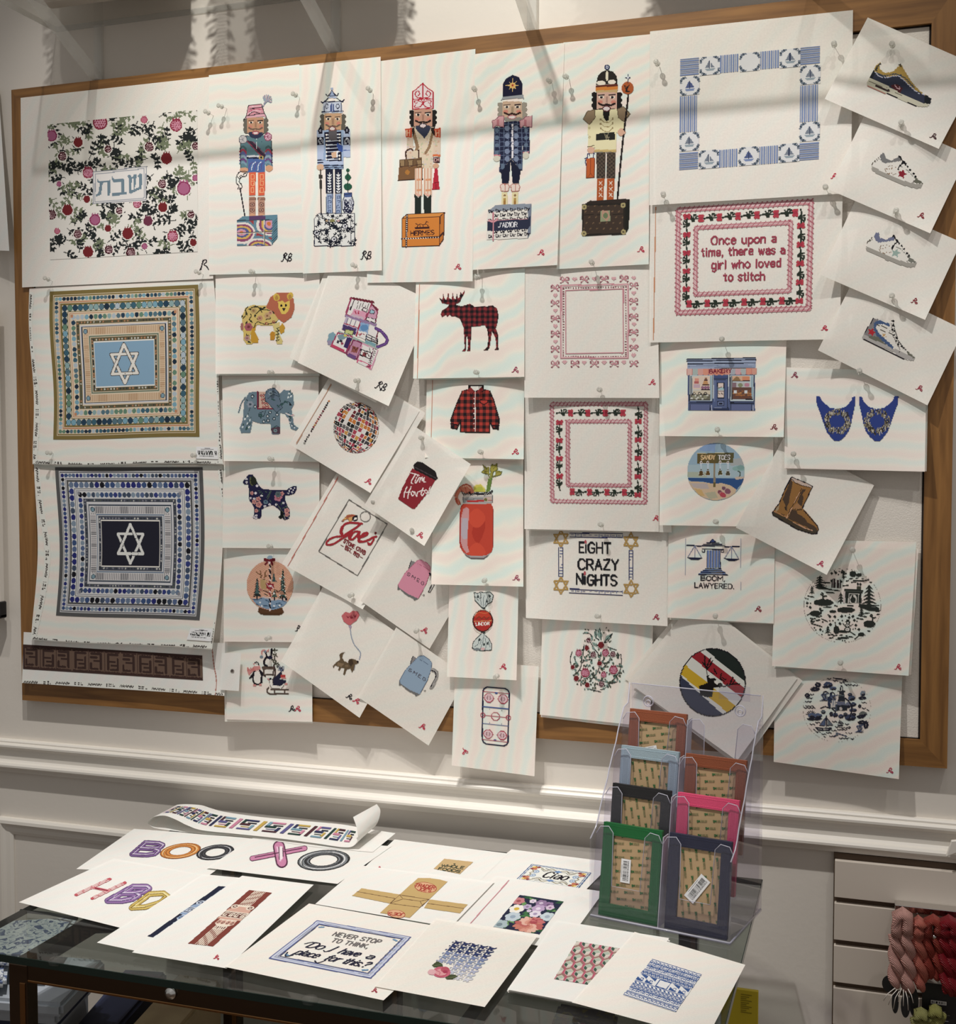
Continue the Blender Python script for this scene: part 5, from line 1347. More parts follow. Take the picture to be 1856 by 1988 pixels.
def d_belt():
  q = [(44.6,1251),(392.7,1272.6),(394,1321),(44.6,1298.7)]; a = Art(SH['belt'],(44,1250,396,1323),1.2,q=q); a.quad(*q,115,16)
  lt,dk = (112,88,74),(66,46,40)
  def weave(x,y):
    c = np.tile(np.array(dk,float),(len(x),1)); c[(np.floor(x * 2.2) + np.floor(y * 2.2)) % 2 == 0] = (72,52,44); return c
  a.rect(0,0,115,16,weave)
  for i in range(11):
    x = 1.0 + i * 10.4
    a.rect(x,2.2,x + 9.6,14.2,lt)
    if i % 2 == 0: a.lines('%f,3.2 %f,3.2 %f,12.8|%f,7.8 %f,7.8' % (x + 1.6,x + 7.6,x + 7.6,x + 3.4,x + 7.6),1.5,dk); a.lines('%f,5.6 %f,5.6|%f,12.9 %f,12.9 %f,9.6' % (x + 1.2,x + 5,x + 5.4,x + 1.2,x + 1.2),1.4,dk)
    else: a.lines('%f,12.8 %f,3.2 %f,3.2|%f,7.8 %f,7.8' % (x + 1.8,x + 1.8,x + 8,x + 1.8,x + 6),1.5,dk); a.lines('%f,12.9 %f,12.9 %f,6|%f,10.2 %f,10.2' % (x + 3.6,x + 8,x + 8,x + 4.2,x + 8),1.4,dk)
    a.rect(x + 9.6,1.2,x + 10.1,15,lt)
  a.build('painted_letter_band')
  a = Art(SH['belt'],(405,1250,440,1350),1.2); a.line(smooth([(412,1260),(415,1290),(420,1320),(418,1349)]),1.8,(196,132,118)); a.build('selvage_line','orange selvage line near the right end')
  a = Art(SH['tag'],(440,1290,462,1320),.9); a.ell(451,1303,3.6,4,(150,140,130)); a.ell(450.2,1302.4,2.4,2.8,(84,76,70)); a.build('punched_hole','small round punched hole')
d_belt()

# ------------------------------------------------------------------ animals, houses, food
def flower(a,x,y,r,c1,c2,n=6):
  for k in range(n): a.ell(x + r * .6 * math.cos(k * 2 * math.pi / n),y + r * .6 * math.sin(k * 2 * math.pi / n),r * .45,r * .45,c1)
  a.ell(x,y,r * .36,r * .36,c2)
def d_lion():
  a = art('lion',C8,280,285,745,735,1.3)
  Yl = (222,186,74); Yd = (206,156,40)
  a.P('300,500 330,420 390,398 500,402 580,440 608,520 560,568 480,572 430,560 380,640 330,640 310,580',(216,190,104))
  a.P('380,600 420,560 410,620 440,680 436,716 390,716 372,690',Yd); a.P('612,580 640,550 660,580 656,620 630,642 616,620',Yd); a.P('534,640 552,616 584,628 572,690 540,690',(206,140,40))
  a.P('308,590 384,570 372,640 366,690 396,722 340,726 316,690',(216,190,96)); a.P('556,560 616,540 612,640 642,700 636,724 592,724 584,660',(222,200,120))
  a.ell(302,578,14,32,(172,106,96)); a.P('500,420 540,330 600,292 690,292 736,350 740,430 716,500 650,548 600,510 560,450',(192,104,72))
  a.ell(590,332,26,32,Yl,rot=-20); a.ell(704,322,24,32,Yl,rot=20); a.ell(592,338,14,20,(190,140,60)); a.ell(702,330,14,20,(190,140,60))
  a.P('602,370 640,362 660,378 700,360 702,410 690,450 660,476 632,470 606,420',(232,198,84)); a.ell(630,402,9,11,K); a.ell(668,402,9,11,K); a.P('634,426 668,424 652,448',K); a.line([(652,446),(650,462)],4,(120,60,40))
  G = (42,46,34)
  for t in ('310,510 340,470 330,440 352,410','420,470 460,440 520,440 570,470','400,590 430,540 500,560 590,540','470,460 430,410 380,420','360,520 380,490 372,470','520,480 540,510 500,520','600,600 604,640 596,690','340,640 346,680 372,716'): a.curve(t,7,G)
  for x,y,L,an in ((330,450,40,1.2),(350,430,44,.2),(364,520,40,.8),(350,530,34,2.2),(440,420,46,.3),(470,430,40,-.5),(410,470,36,1.5),(440,500,30,1.9),(540,450,36,.4),(396,410,40,.1),(310,480,30,2.1)): leaf(a,x,y,L,an,9,G)
  for i in range(5): leaf(a,600,590 + i * 26,18,-.3,5,G); leaf(a,600,596 + i * 26,18,3.5,5,G); leaf(a,348,650 + i * 14,18,2.8 if i % 2 else .4,4,G)
  flower(a,356,582,34,(170,90,96),(120,50,56)); flower(a,512,488,26,(200,160,110),(150,100,70)); flower(a,452,508,22,(196,140,110),(150,90,70)); flower(a,398,446,26,(190,160,96),(150,110,70)); a.ell(508,552,13,13,(150,60,66),inner=.5); a.ell(566,540,13,13,(150,60,66),inner=.5); flower(a,344,676,22,(186,140,130),(150,90,90)); flower(a,540,462,18,(206,150,120),(150,90,70))
  a.build('painted_lion')
d_lion()
def d_elephant():
  a = art('elephant',C8,265,1085,780,1485,1.3)
  B = (108,130,146); D_ = (40,58,70)
  a.P('320,1200 360,1130 430,1122 500,1122 520,1104 570,1090 616,1140 650,1110 700,1112 730,1150 736,1230 716,1270 736,1400 776,1430 756,1450 712,1436 690,1350 660,1310 620,1300 622,1470 604,1482 552,1478 540,1392 460,1392 390,1370 372,1466 296,1472 282,1430 308,1360',B)
  a.curve('330,1170 296,1220 274,1296',9,(96,116,132)); a.P('430,1122 498,1122 490,1180 510,1210 556,1268 432,1270',(214,178,156)); a.lines('432,1124 432,1266 560,1268',9,(128,38,60)); a.lines('440,1126 440,1256',5,K)
  for i in range(4):
    for j in range(3): a.P('%d,%d %d,%d %d,%d %d,%d' % (462 + j * 20 + i * 6,1142 + i * 32,472 + j * 20 + i * 6,1156 + i * 32,462 + j * 20 + i * 6,1170 + i * 32,452 + j * 20 + i * 6,1156 + i * 32),(206,120,110),(60,40,44),2.5)
  a.P('492,1150 520,1104 572,1092 606,1130 616,1180 640,1260 590,1300 540,1240 496,1200',(96,120,138),D_,5)
  for t in ('520,1180 560,1150 600,1160','520,1130 560,1120 590,1140','600,1260 640,1220 690,1210 720,1240','460,1350 440,1310 480,1290','330,1440 350,1400 380,1380','440,1330 480,1330 500,1280','690,1300 700,1360 740,1420','560,1440 590,1410 616,1430','340,1190 370,1240 360,1290'): a.curve(t,5,D_)
  for x,y in ((390,1164),(412,1250),(536,1298),(516,1330),(570,1350),(596,1316),(484,1374),(520,1366)): a.ell(x,y,14,16,D_,inner=.6); a.ell(x,y,6,6,(222,222,222))
  for x,y in ((330,1340),(350,1318),(372,1350),(350,1380),(700,1130),(716,1150),(692,1160),(310,1410),(364,1410)): leaf(a,x,y,26,1.9,8,(224,230,232)); leaf(a,x,y,22,-1.2,5,(58,88,80))
  for x,y,an in ((440,1330,-.8),(460,1350,-1.4),(620,1240,-.5),(650,1200,.5),(560,1440,-.8),(330,1450,-1),(540,1180,.4),(700,1320,1.2),(590,1230,.8)): leaf(a,x,y,44,an,9,(52,84,84))
  flower(a,370,1230,28,(140,152,168),(60,76,90)); flower(a,540,1136,20,(134,150,164),(60,76,90)); flower(a,600,1440,22,(92,60,80),(60,40,56)); a.P('540,1430 620,1420 622,1474 560,1478',(86,60,76)); flower(a,580,1450,16,(120,146,150),(60,76,90))
  a.rect(696,1222,712,1240,(20,22,28)); a.curve('670,1306 710,1322 736,1322',9,(236,228,222)); a.line([(716,1326),(736,1314)],5,(220,140,150))
  for x,y in ((690,1346),(706,1380),(720,1410),(742,1428)): a.ell(x,y,6,6,(214,220,224))
  a.build('painted_elephant')
d_elephant()
def d_house():
  a = art('house',C8,1005,320,1530,945,1.5)
  mg = (164,62,96); dm = (116,36,52); pp = (86,56,118); lp = (206,150,178); gy = (170,168,172); w_ = (226,222,218)
  # three storeys, slanting
  a.P('1212,340 1392,372 1330,524 1170,478',w_,mg,11); a.P('1212,330 1406,364 1412,378 1392,384 1212,348',dm); a.line([(1214,340),(1176,470)],14,mg); a.line([(1240,360),(1206,440)],8,K)
  for i in range(5): a.line([(1276 + i * 22,370 + i * 4),(1262 + i * 20,430 + i * 5)],5,(120,112,110))
  a.P('1240,430 1346,458 1330,524 1210,486',(222,150,176)); a.P('1220,474 1320,500 1316,520 1214,492',(200,176,190)); a.lines('1246,446 1256,470|1280,452 1276,470',8,(176,40,70)); a.P('1316,418 1352,428 1346,456 1312,446',w_,(70,40,54),7)
  a.P('1390,392 1440,432 1420,540 1340,520 1372,420',lp,mg,8); a.P('1384,392 1400,390 1440,436 1430,452',dm); a.P('1376,436 1412,444 1406,474 1370,464',(150,190,206),(70,40,54),6); a.P('1350,500 1420,518 1416,548 1342,524',w_,K,5)
  a.P('1170,478 1340,528 1430,556 1420,600 1160,490',(150,120,160))
  a.P('1172,490 1292,540 1262,630 1136,600',(186,172,196)); a.P('1190,500 1290,540 1270,590 1180,556',w_); a.lines('1190,506 1176,552|1222,518 1206,566|1256,532 1240,580|1180,556 1270,590',6,(120,110,130)); a.P('1150,560 1262,598 1248,646 1140,604',(70,50,104)); a.lines('1156,550 1260,586',8,(180,60,80)); a.P('1170,600 1236,616 1226,650 1160,630',(196,200,130),(90,90,60),5)
  a.P('1296,542 1370,560 1350,680 1268,650',(132,170,206)); a.ell(1326,588,34,26,(90,140,190)); a.P('1276,614 1346,626 1336,686 1262,660',w_); a.lines('1280,640 1290,654 1302,634|1316,640 1330,644',8,(160,50,70)); a.line([(1292,540),(1260,656)],10,(176,40,70))
  a.P('1370,560 1440,592 1430,700 1344,690',w_,(190,186,190),5)
  a.lines('1340,680 1440,720|1344,664 1438,700|1350,646 1440,682',6,K); a.lines('1345,645 1335,700|1390,660 1380,715|1436,680 1430,736',6,K)
  a.curve('1424,594 1470,620 1516,680 1504,720 1436,750',24,(84,52,120)); a.curve('1424,594 1470,620 1516,680 1504,720 1436,750',10,(112,76,150)); a.line([(1440,620),(1424,690)],9,(120,40,60))
  a.P('1110,608 1440,756 1434,780 1110,634',(160,176,168)); a.P('1340,690 1424,722 1416,746 1330,714',(120,160,170))
  a.P('1030,636 1060,624 1088,640 1080,700 1040,730 1016,700',(120,160,176)); a.P('1014,700 1050,690 1050,732 1022,730',(150,140,170))
  a.P('1104,630 1226,664 1170,800 1046,742',w_,mg,11); a.P('1100,650 1150,640 1190,660 1150,690 1110,690',(120,150,160)); a.P('1186,666 1224,676 1182,764 1150,750',(56,40,96)); a.P('1050,724 1160,770 1160,796 1046,746',(200,64,100)); for_ = None
  for x,y,c in ((1130,700,(40,36,50)),(1106,706,(60,56,70)),(1140,720,(150,60,80)),(1166,654,(210,200,90))): a.ell(x,y,12,12,c)
  a.P('1236,690 1310,716 1266,850 1176,806',(190,130,160),(128,50,84),12); a.P('1230,740 1280,756 1262,800 1212,790',(150,80,70)); a.lines('1226,770 1240,750 1254,780 1270,756',6,(90,40,40)); a.P('1196,800 1260,828 1250,858 1180,826',(110,70,130))
  a.P('1310,720 1440,776 1384,936 1270,870',w_,(214,150,176),9); a.P('1300,770 1388,800 1376,850 1290,816',w_,(40,30,40),8); a.P('1316,790 1350,800 1340,830 1306,820',(140,60,66)); a.lines('1350,800 1370,830|1330,790 1340,826',7,(60,40,44)); a.line([(1370,760),(1376,800)],6,K)
  a.P('1266,850 1386,900 1380,936 1262,880',(214,90,130)); a.P('1280,864 1360,896 1352,916 1272,884',w_);
  for i in range(10): a.line([(1428 - i * 6,770 + i * 16),(1404 - i * 6,766 + i * 16)],5,(60,40,50))
  a.line([(1400,764),(1366,920)],5,(120,60,90))
  a.build('painted_dollhouse')
d_house()
def d_disco():
  a = art('disco',C8,810,1185,1455,1645,1.3)
  cx,cy,R_ = 1258,1424,190; Ry = 214
  pal = [(40,38,40),(104,102,102),(206,118,50),(178,62,82),(226,220,212),(116,36,48),(206,150,70),(66,64,66)]
  r = random.Random(8)
  ang = math.radians(24); ca,sa = math.cos(ang),math.sin(ang)
  dx = a.gx - cx; dy = (a.gy - cy) * R_ / Ry
  ins = dx * dx + dy * dy <= R_ * R_
  rx = (dx * ca + dy * sa) / R_; ry = (-dx * sa + dy * ca) / R_
  lat = np.arcsin(np.clip(ry,-1,1)); lon = np.arcsin(np.clip(rx / np.maximum(np.cos(lat),.05),-1,1))
  nl = 17
  li = np.floor((lat / math.pi + .5) * nl); lo = np.floor((lon / math.pi + .5) * 17 + (li % 2) * 0)
  fl = ((lat / math.pi + .5) * nl) % 1; fo = ((lon / math.pi + .5) * 17) % 1
  lut = np.array([pal[r.choice([0,0,1,2,3,4,5,6,7,1,3])] for _ in range(40 * 40)],float)
  idx = ((li * 40 + lo) % 1600).astype(int)
  colr = lut[idx]; gr = (fl < .14) | (fo < .14); colr[gr] = (232,226,218)
  a.on[ins] = True; a.rgb[ins] = colr[ins]
  p0,p1 = (1028,1202),(822,1554)
  for i in range(22):
    t = i / 21.0
    if 14.2 < i < 15.5 + 2 and i == 16: continue
    x,y = p0[0] + (p1[0] - p0[0]) * t,p0[1] + (p1[1] - p0[1]) * t
    a.poly([(x - 8,y - 3),(x + 4,y - 9),(x + 10,y + 3),(x - 2,y + 9)],[(206,118,50),K,K,(92,66,60),K,(130,50,60),(150,140,130),(120,40,60),(178,62,82),(120,60,60),(206,118,90),(178,90,82),(206,150,70),(150,60,60),K,(66,50,50),K,K,(104,102,102),(60,60,60),K,(150,146,140)][i])
  a.build('painted_disco_ball')
  s = Art(SH['disco'],(568,738,648,870),1.2); s.line([(643,746),(575,862)],1.4,(200,150,120)); s.build('selvage_line','orange selvage line near the left edge')
  s = Art(SH['crab'],(556,910,662,1110),1.2); s.line([(656.5,926),(558,1100)],1.5,(206,120,104)); s.build('selvage_line','red selvage line near the left edge')
  for k_,p in (('moose',[(814.5,552),(810,735)]),('shirt',[(840,738),(836,889)])):
    s = Art(SH[k_],(p[1][0] - 3,p[0][1],p[0][0] + 3,p[1][1] - 1),1.1); s.line(p,1.4,(214,140,110)); s.build('selvage_line','orange selvage line down the left edge')
d_disco()
Z1 = (460,910,13.257); Z2 = (460,1060,13.25); Z3 = (470,1240,12.43); Z4 = (600,970,10.311); Z5 = (1320,680,10.918); Z6 = (1320,850,13.257); Z7 = (1550,1090,10.311); Z8 = (1550,1300,11.6)
def d_spaniel():
  a = art('spaniel',Z1,140,140,1550,1330,1.3)
  N_ = (30,30,72)
  a.P('150,330 190,280 240,240 260,180 320,150 400,150 450,210 520,340 560,420 640,500 700,530 900,540 1290,545 1340,500 1460,440 1536,440 1530,540 1480,640 1330,690 1250,680 1240,800 1300,960 1360,1060 1366,1180 1340,1280 1240,1320 1190,1300 1200,1200 1110,1080 1020,1000 940,940 840,950 700,1000 640,1050 634,1200 600,1280 460,1296 390,1240 440,1180 440,1000 380,880 320,820 300,700 300,460 280,400 220,410 170,390',N_)
  a.P('340,300 400,170 470,220 520,340 490,400 420,430 350,380',(36,42,34)); a.curve('350,220 340,300 350,380 400,430',26,(96,104,62)); a.P('1110,1080 1200,1100 1200,1260 1110,1290 1066,1240 1110,1190',(22,26,26))
  for x,y in ((516,440),(484,630),(634,694),(250,350),(350,760),(446,770),(1012,920),(1190,880),(1320,630),(1344,574),(1386,514),(1420,604),(1450,550),(1482,496),(500,1200),(430,1236),(490,1270),(240,262),(716,960),(846,920)): a.ell(x,y,34 if x < 1300 else 22,30 if x < 1300 else 22,(228,224,228)); a.ell(x,y,8,8,N_)
  pk,pd = (214,150,140),(160,80,90)
  for x,y,k in ((560,920,80),(440,850,60),(550,780,60),(1060,740,100),(1280,1080,70),(1290,1180,60),(380,630,50),(500,1080,50),(1160,640,56)):
    flower(a,x,y,k,pk if k != 100 else (190,120,136),pd,5); flower(a,x,y,k * .5,pd,pk,5)
  flower(a,1060,660,80,(92,106,110),(70,90,90)); a.ell(740,860,60,52,(110,140,152)); a.ell(740,850,34,30,(60,84,110))
  G = (74,98,82)
  for x,y,L,an in ((640,580,110,2.6),(650,590,100,1.6),(700,570,90,.5),(800,700,120,-1.0),(820,640,110,-.9),(760,760,120,-1.1),(840,800,90,1.0),(1080,960,120,1.0),(1140,940,110,-1.2),(1160,1020,100,-.3),(1240,960,80,.4),(560,1020,110,1.4),(520,560,90,.2),(330,560,80,1.5)): leaf(a,x,y,L,an,16,G)
  a.lines('900,560 820,720 780,800|1020,900 1120,1040 1200,1120',14,(90,100,70))
  a.lines('1210,1200 1240,1290|1300,1220 1330,1260',22,(150,146,130))
  a.build('painted_spaniel')
d_spaniel()
def firtree(a,x,y0,y1,w,c,sn=(222,226,222),steps=7):
  for i in range(steps):
    t0,t1 = i / steps,(i + 1.5) / steps; yy0 = y0 + (y1 - y0) * t0 * .92; yy1 = y0 + (y1 - y0) * min(t1,1); ww = w * (.22 + .78 * (i + 1) / steps)
    a.poly([(x,yy0),(x + ww,yy1),(x + ww * .35,yy1 - (yy1 - yy0) * .2),(x - ww * .35,yy1 - (yy1 - yy0) * .2),(x - ww,yy1)],c)
def d_globe():
  a = art('globe',Z2,240,235,1465,1790,1.3)
  a.ell(850,1010,600,630,(222,162,132))
  def spk(x,y):
    c = np.tile(np.array((222,160,130),float),(len(x),1)); g = np.sin(x * .09) * np.sin(y * .11 + x * .02) > .62; c[g] = (236,200,160); return c
  a.ell(850,1010,600,630,spk)
  a.P('380,1350 520,1370 640,1330 780,1350 900,1410 1100,1380 1290,1440 1200,1540 1040,1630 860,1650 640,1580 480,1480',(126,158,184)); a.P('380,1350 560,1340 700,1290 900,1350 1300,1330 1290,1440 1100,1380 900,1410 780,1350 640,1330 520,1370',(214,190,180))
  for t in ('400,1370 520,1380 640,1340','500,1490 560,1530','670,1530 760,1540 820,1550','1010,1490 1120,1460','900,1600 980,1580','1060,1550 1100,1556','740,1390 800,1420 840,1480','1160,1400 1270,1440','1120,1500 1160,1510'): a.curve(t,26,(62,92,124))
  for x,y in ((590,1450),(950,1540),(640,1550),(1100,1530)): a.ell(x,y,26,26,(224,228,230))
  a.P('570,1570 640,1600 780,1640 900,1650 1050,1610 1160,1580 1190,1660 1206,1700 1160,1750 1090,1780 700,1775 600,1750 540,1690',(96,64,40)); a.P('560,1720 1180,1720 1100,1780 700,1776',(84,54,32))
  dg,mg_ = (36,48,48),(74,104,100)
  firtree(a,520,820,1320,125,dg); firtree(a,520,880,1240,70,mg_); a.rect(505,1290,530,1360,K)
  firtree(a,1180,590,1370,120,(30,50,46),steps=10); firtree(a,1170,700,1300,60,(64,92,84),steps=8)
  for i in range(16): a.ell(1180 + (i * 53 % 150) - 75,720 + i * 40,15,15,(214,222,214) if i % 3 else (190,120,100))
  firtree(a,950,690,930,80,(56,86,84),steps=4); firtree(a,970,1130,1330,110,(70,92,84),steps=4); a.rect(945,1310,985,1400,K); a.rect(1160,1320,1190,1390,K); a.rect(1245,1340,1285,1400,K)
  br = (150,112,70)
  a.P('600,880 660,840 740,880 780,940 760,1100 640,1120 610,1040',(190,156,104)); a.P('700,900 760,870 780,930 740,960',(206,170,120))
  a.lines('500,670 560,720 640,760 620,820|600,640 620,700 590,730|640,760 600,800|760,630 720,700 730,770 700,810|740,780 770,760',26,(128,86,56))
  a.ell(690,860,26,14,K); a.ell(770,890,14,14,K); a.P('740,940 860,960 950,970 960,1080 830,1130 760,1080',(160,32,48))
  for i in range(14): a.ell(770 + (i * 37) % 170,970 + (i * 53) % 120,14,12,(232,200,200))
  a.P('560,1100 700,1120 850,1150 900,1180 860,1220 700,1170 600,1180',(190,140,110)); a.lines('680,1150 740,1170 800,1200 870,1200|700,1230 780,1270',20,(60,40,40)); a.ell(600,1120,34,30,(190,110,104)); a.lines('960,1120 1030,1150 1060,1200|900,1220 1100,1160',26,(110,70,54)); a.P('1080,1180 1180,1160 1220,1240 1120,1270',(170,120,96))
  for i in range(8): a.line([(835,460 + i * 150),(865,540 + i * 150)],40,K if i not in (3,4,5) else (150,60,60)); a.ell(850,590 + i * 150,24,34,(236,214,208))
  a.P('690,310 800,330 830,350 870,330 985,310 990,390 900,400 940,440 940,500 900,500 840,410 780,450 740,500 700,480 760,400 690,380',(122,28,40)); a.P('770,300 820,250 900,236 920,300 890,330 800,330',(150,176,196)); a.P('800,400 860,400 850,480 810,470',(232,214,210))
  a.ell(950,1220,26,26,(226,228,224)); a.ell(1110,840,26,22,(226,228,224)); a.ell(1100,1270,20,20,(226,228,224))
  a.build('painted_snow_globe')
d_globe()
def d_penguins():
  a = art('penguins',Z3,120,220,1125,1370,1.3)
  P_ = (222,146,140); BR = (84,68,58)
  a.P('310,760 420,760 450,900 440,1060 380,1090 300,1070 280,940',WHT); a.lines('310,770 256,860 260,1000 300,1080 360,1100 420,1096 460,1050 470,880 420,760',34,K); a.P('296,780 170,940 180,980 290,900',K); a.P('420,740 580,890 570,930 480,880 500,1060 470,1080 460,880',K)
  a.P('300,590 340,560 400,590 410,660 300,660',WHT); a.curve('300,600 330,570 380,580 400,640',26,K); a.P('260,606 310,600 300,630',P_); a.ell(344,606,10,10,K)
  a.P('280,670 430,650 440,740 330,770 250,790 170,890 130,820 120,690 200,760',P_)
  for i in range(9): a.line([(140 + i * 34,700 + (i % 2) * 30),(150 + i * 32,790 - (i % 2) * 20)],10,(206,100,96))
  a.ell(300,1124,42,26,P_); a.ell(440,1114,38,24,P_)
  a.lines('490,700 780,690|520,720 530,870|770,720 740,880|540,870 760,870',32,BR); a.rect(490,670,790,740,(98,82,68)); a.rect(556,750,730,845,WHT)
  a.P('600,500 700,490 720,600 690,680 620,660',WHT); a.curve('580,340 590,430 540,520 540,620 600,660',46,K); a.P('590,470 650,420 690,330 690,250 720,230 740,260 720,400 730,480 660,500',K); a.P('600,440 690,380 740,470 660,510',(36,38,66)); a.P('590,350 680,330 690,400 620,430',WHT)
  a.curve('480,370 480,300 530,270 580,310 640,270',34,P_); a.ell(556,310,30,28,(130,140,156)); a.ell(466,432,38,34,(126,142,160)); a.P('600,300 640,260 646,330',P_)
  for x,y in ((790,280),(800,400),(770,520),(800,590),(850,620)):
    for k in range(4): leaf(a,x,y,70,k * 1.6 + x,18,(66,66,52))
  a.lines('760,640 790,720 800,880 760,960 750,1060',34,(72,56,50))
  a.P('740,1120 760,960 860,860 950,780 960,900 900,980 1060,1000 1050,1060 930,1140',(36,38,62))
  for i in range(10): a.curve([(850 + i * 18,700 + (i * 67) % 130),(880 + i * 14,660 + (i * 41) % 120),(910 + i * 10,720 + (i * 53) % 90)],12,(96,108,140) if i % 2 else (40,44,80))
  a.rect(930,870,1050,930,(200,60,60)); a.rect(940,930,1060,970,P_)
  a.P('660,980 730,980 740,1130 930,1140 1040,1060 1010,1120 940,1210 720,1200 670,1110',WHT); a.lines('660,1000 670,1110 720,1200 940,1210 1010,1120',13,(120,108,104)); a.curve('650,980 690,960 730,990',20,K); a.ell(690,988,14,14,K); a.P('600,960 660,970 650,1010',P_); a.P('1030,1080 1100,1060 1090,1120 1030,1110',P_)
  a.lines('700,1220 1110,1230|640,1180 600,1230 600,1290 660,1330 1110,1330|780,1240 780,1310|1030,1240 1030,1310',34,(92,74,66))
  a.build('painted_penguins')
d_penguins()
def plaid(hi,lo,k,ang=0):
  ca,sa = math.cos(ang),math.sin(ang)
  def f(x,y):
    u = ((x * ca + y * sa) / k) % 2; v = ((-x * sa + y * ca) / k) % 2
    n = (u < 1).astype(int) + (v < 1).astype(int)
    return np.array([hi,[(h + l) / 2 for h,l in zip(hi,lo)],lo],float)[n]
  return f
def d_moose():
  a = art('moose',C11,190,130,565,510,1.2)
  f = plaid((142,40,48),(30,22,26),16)
  a.P('204,280 212,258 240,240 256,220 240,218 212,212 196,182 204,184 214,196 218,150 226,186 236,192 244,176 250,142 254,184 270,190 276,150 282,184 296,190 300,150 308,184 318,176 322,142 332,160 348,134 348,150 330,180 322,204 300,216 292,222 330,232 380,216 410,236 480,232 520,228 544,246 552,290 544,340 536,366 552,410 550,480 556,496 528,496 540,478 534,420 512,380 506,430 498,480 486,498 464,496 484,478 492,430 484,370 470,346 390,356 386,420 382,486 384,500 364,500 370,470 366,420 360,400 356,480 356,500 332,502 348,484 346,420 342,360 320,306 290,292 270,292 256,282 244,296 236,282 212,296',f)
  a.build('painted_moose')
  a = art('shirt',C11,255,700,570,998,1.2)
  f = plaid((196,58,48),(36,24,28),19)
  a.P('334,742 372,730 412,742 456,730 500,740 522,790 556,910 552,976 520,970 500,930 500,992 324,990 324,920 302,972 266,966 264,912 300,820',f)
  a.P('370,708 464,706 464,744 440,760 412,744 392,762 368,742',(34,24,26)); a.P('384,716 452,716 446,730 412,742 392,734',WHT); a.P('366,736 384,720 408,746 390,764',(150,44,44)); a.P('462,736 450,720 420,746 438,764',(150,44,44))
  a.line([(412,744),(412,990)],5,(232,222,214)); a.line([(404,760),(404,990)],4,K)
  for i in range(7): a.ell(405,790 + i * 30,4,4,(222,206,200))
  a.P('440,796 490,800 484,816 464,824 444,816',(196,58,48),(30,22,24),5); a.lines('334,744 300,820 266,912 266,966 302,972 326,916|500,742 524,800 556,912 552,974 520,970 500,926|326,916 324,990 500,992 500,926',6,(34,24,26)); a.lines('266,940 310,950|516,950 554,950',8,(30,22,24))
  a.build('painted_shirt')
d_moose()
Y1 = (840,890,9.467)
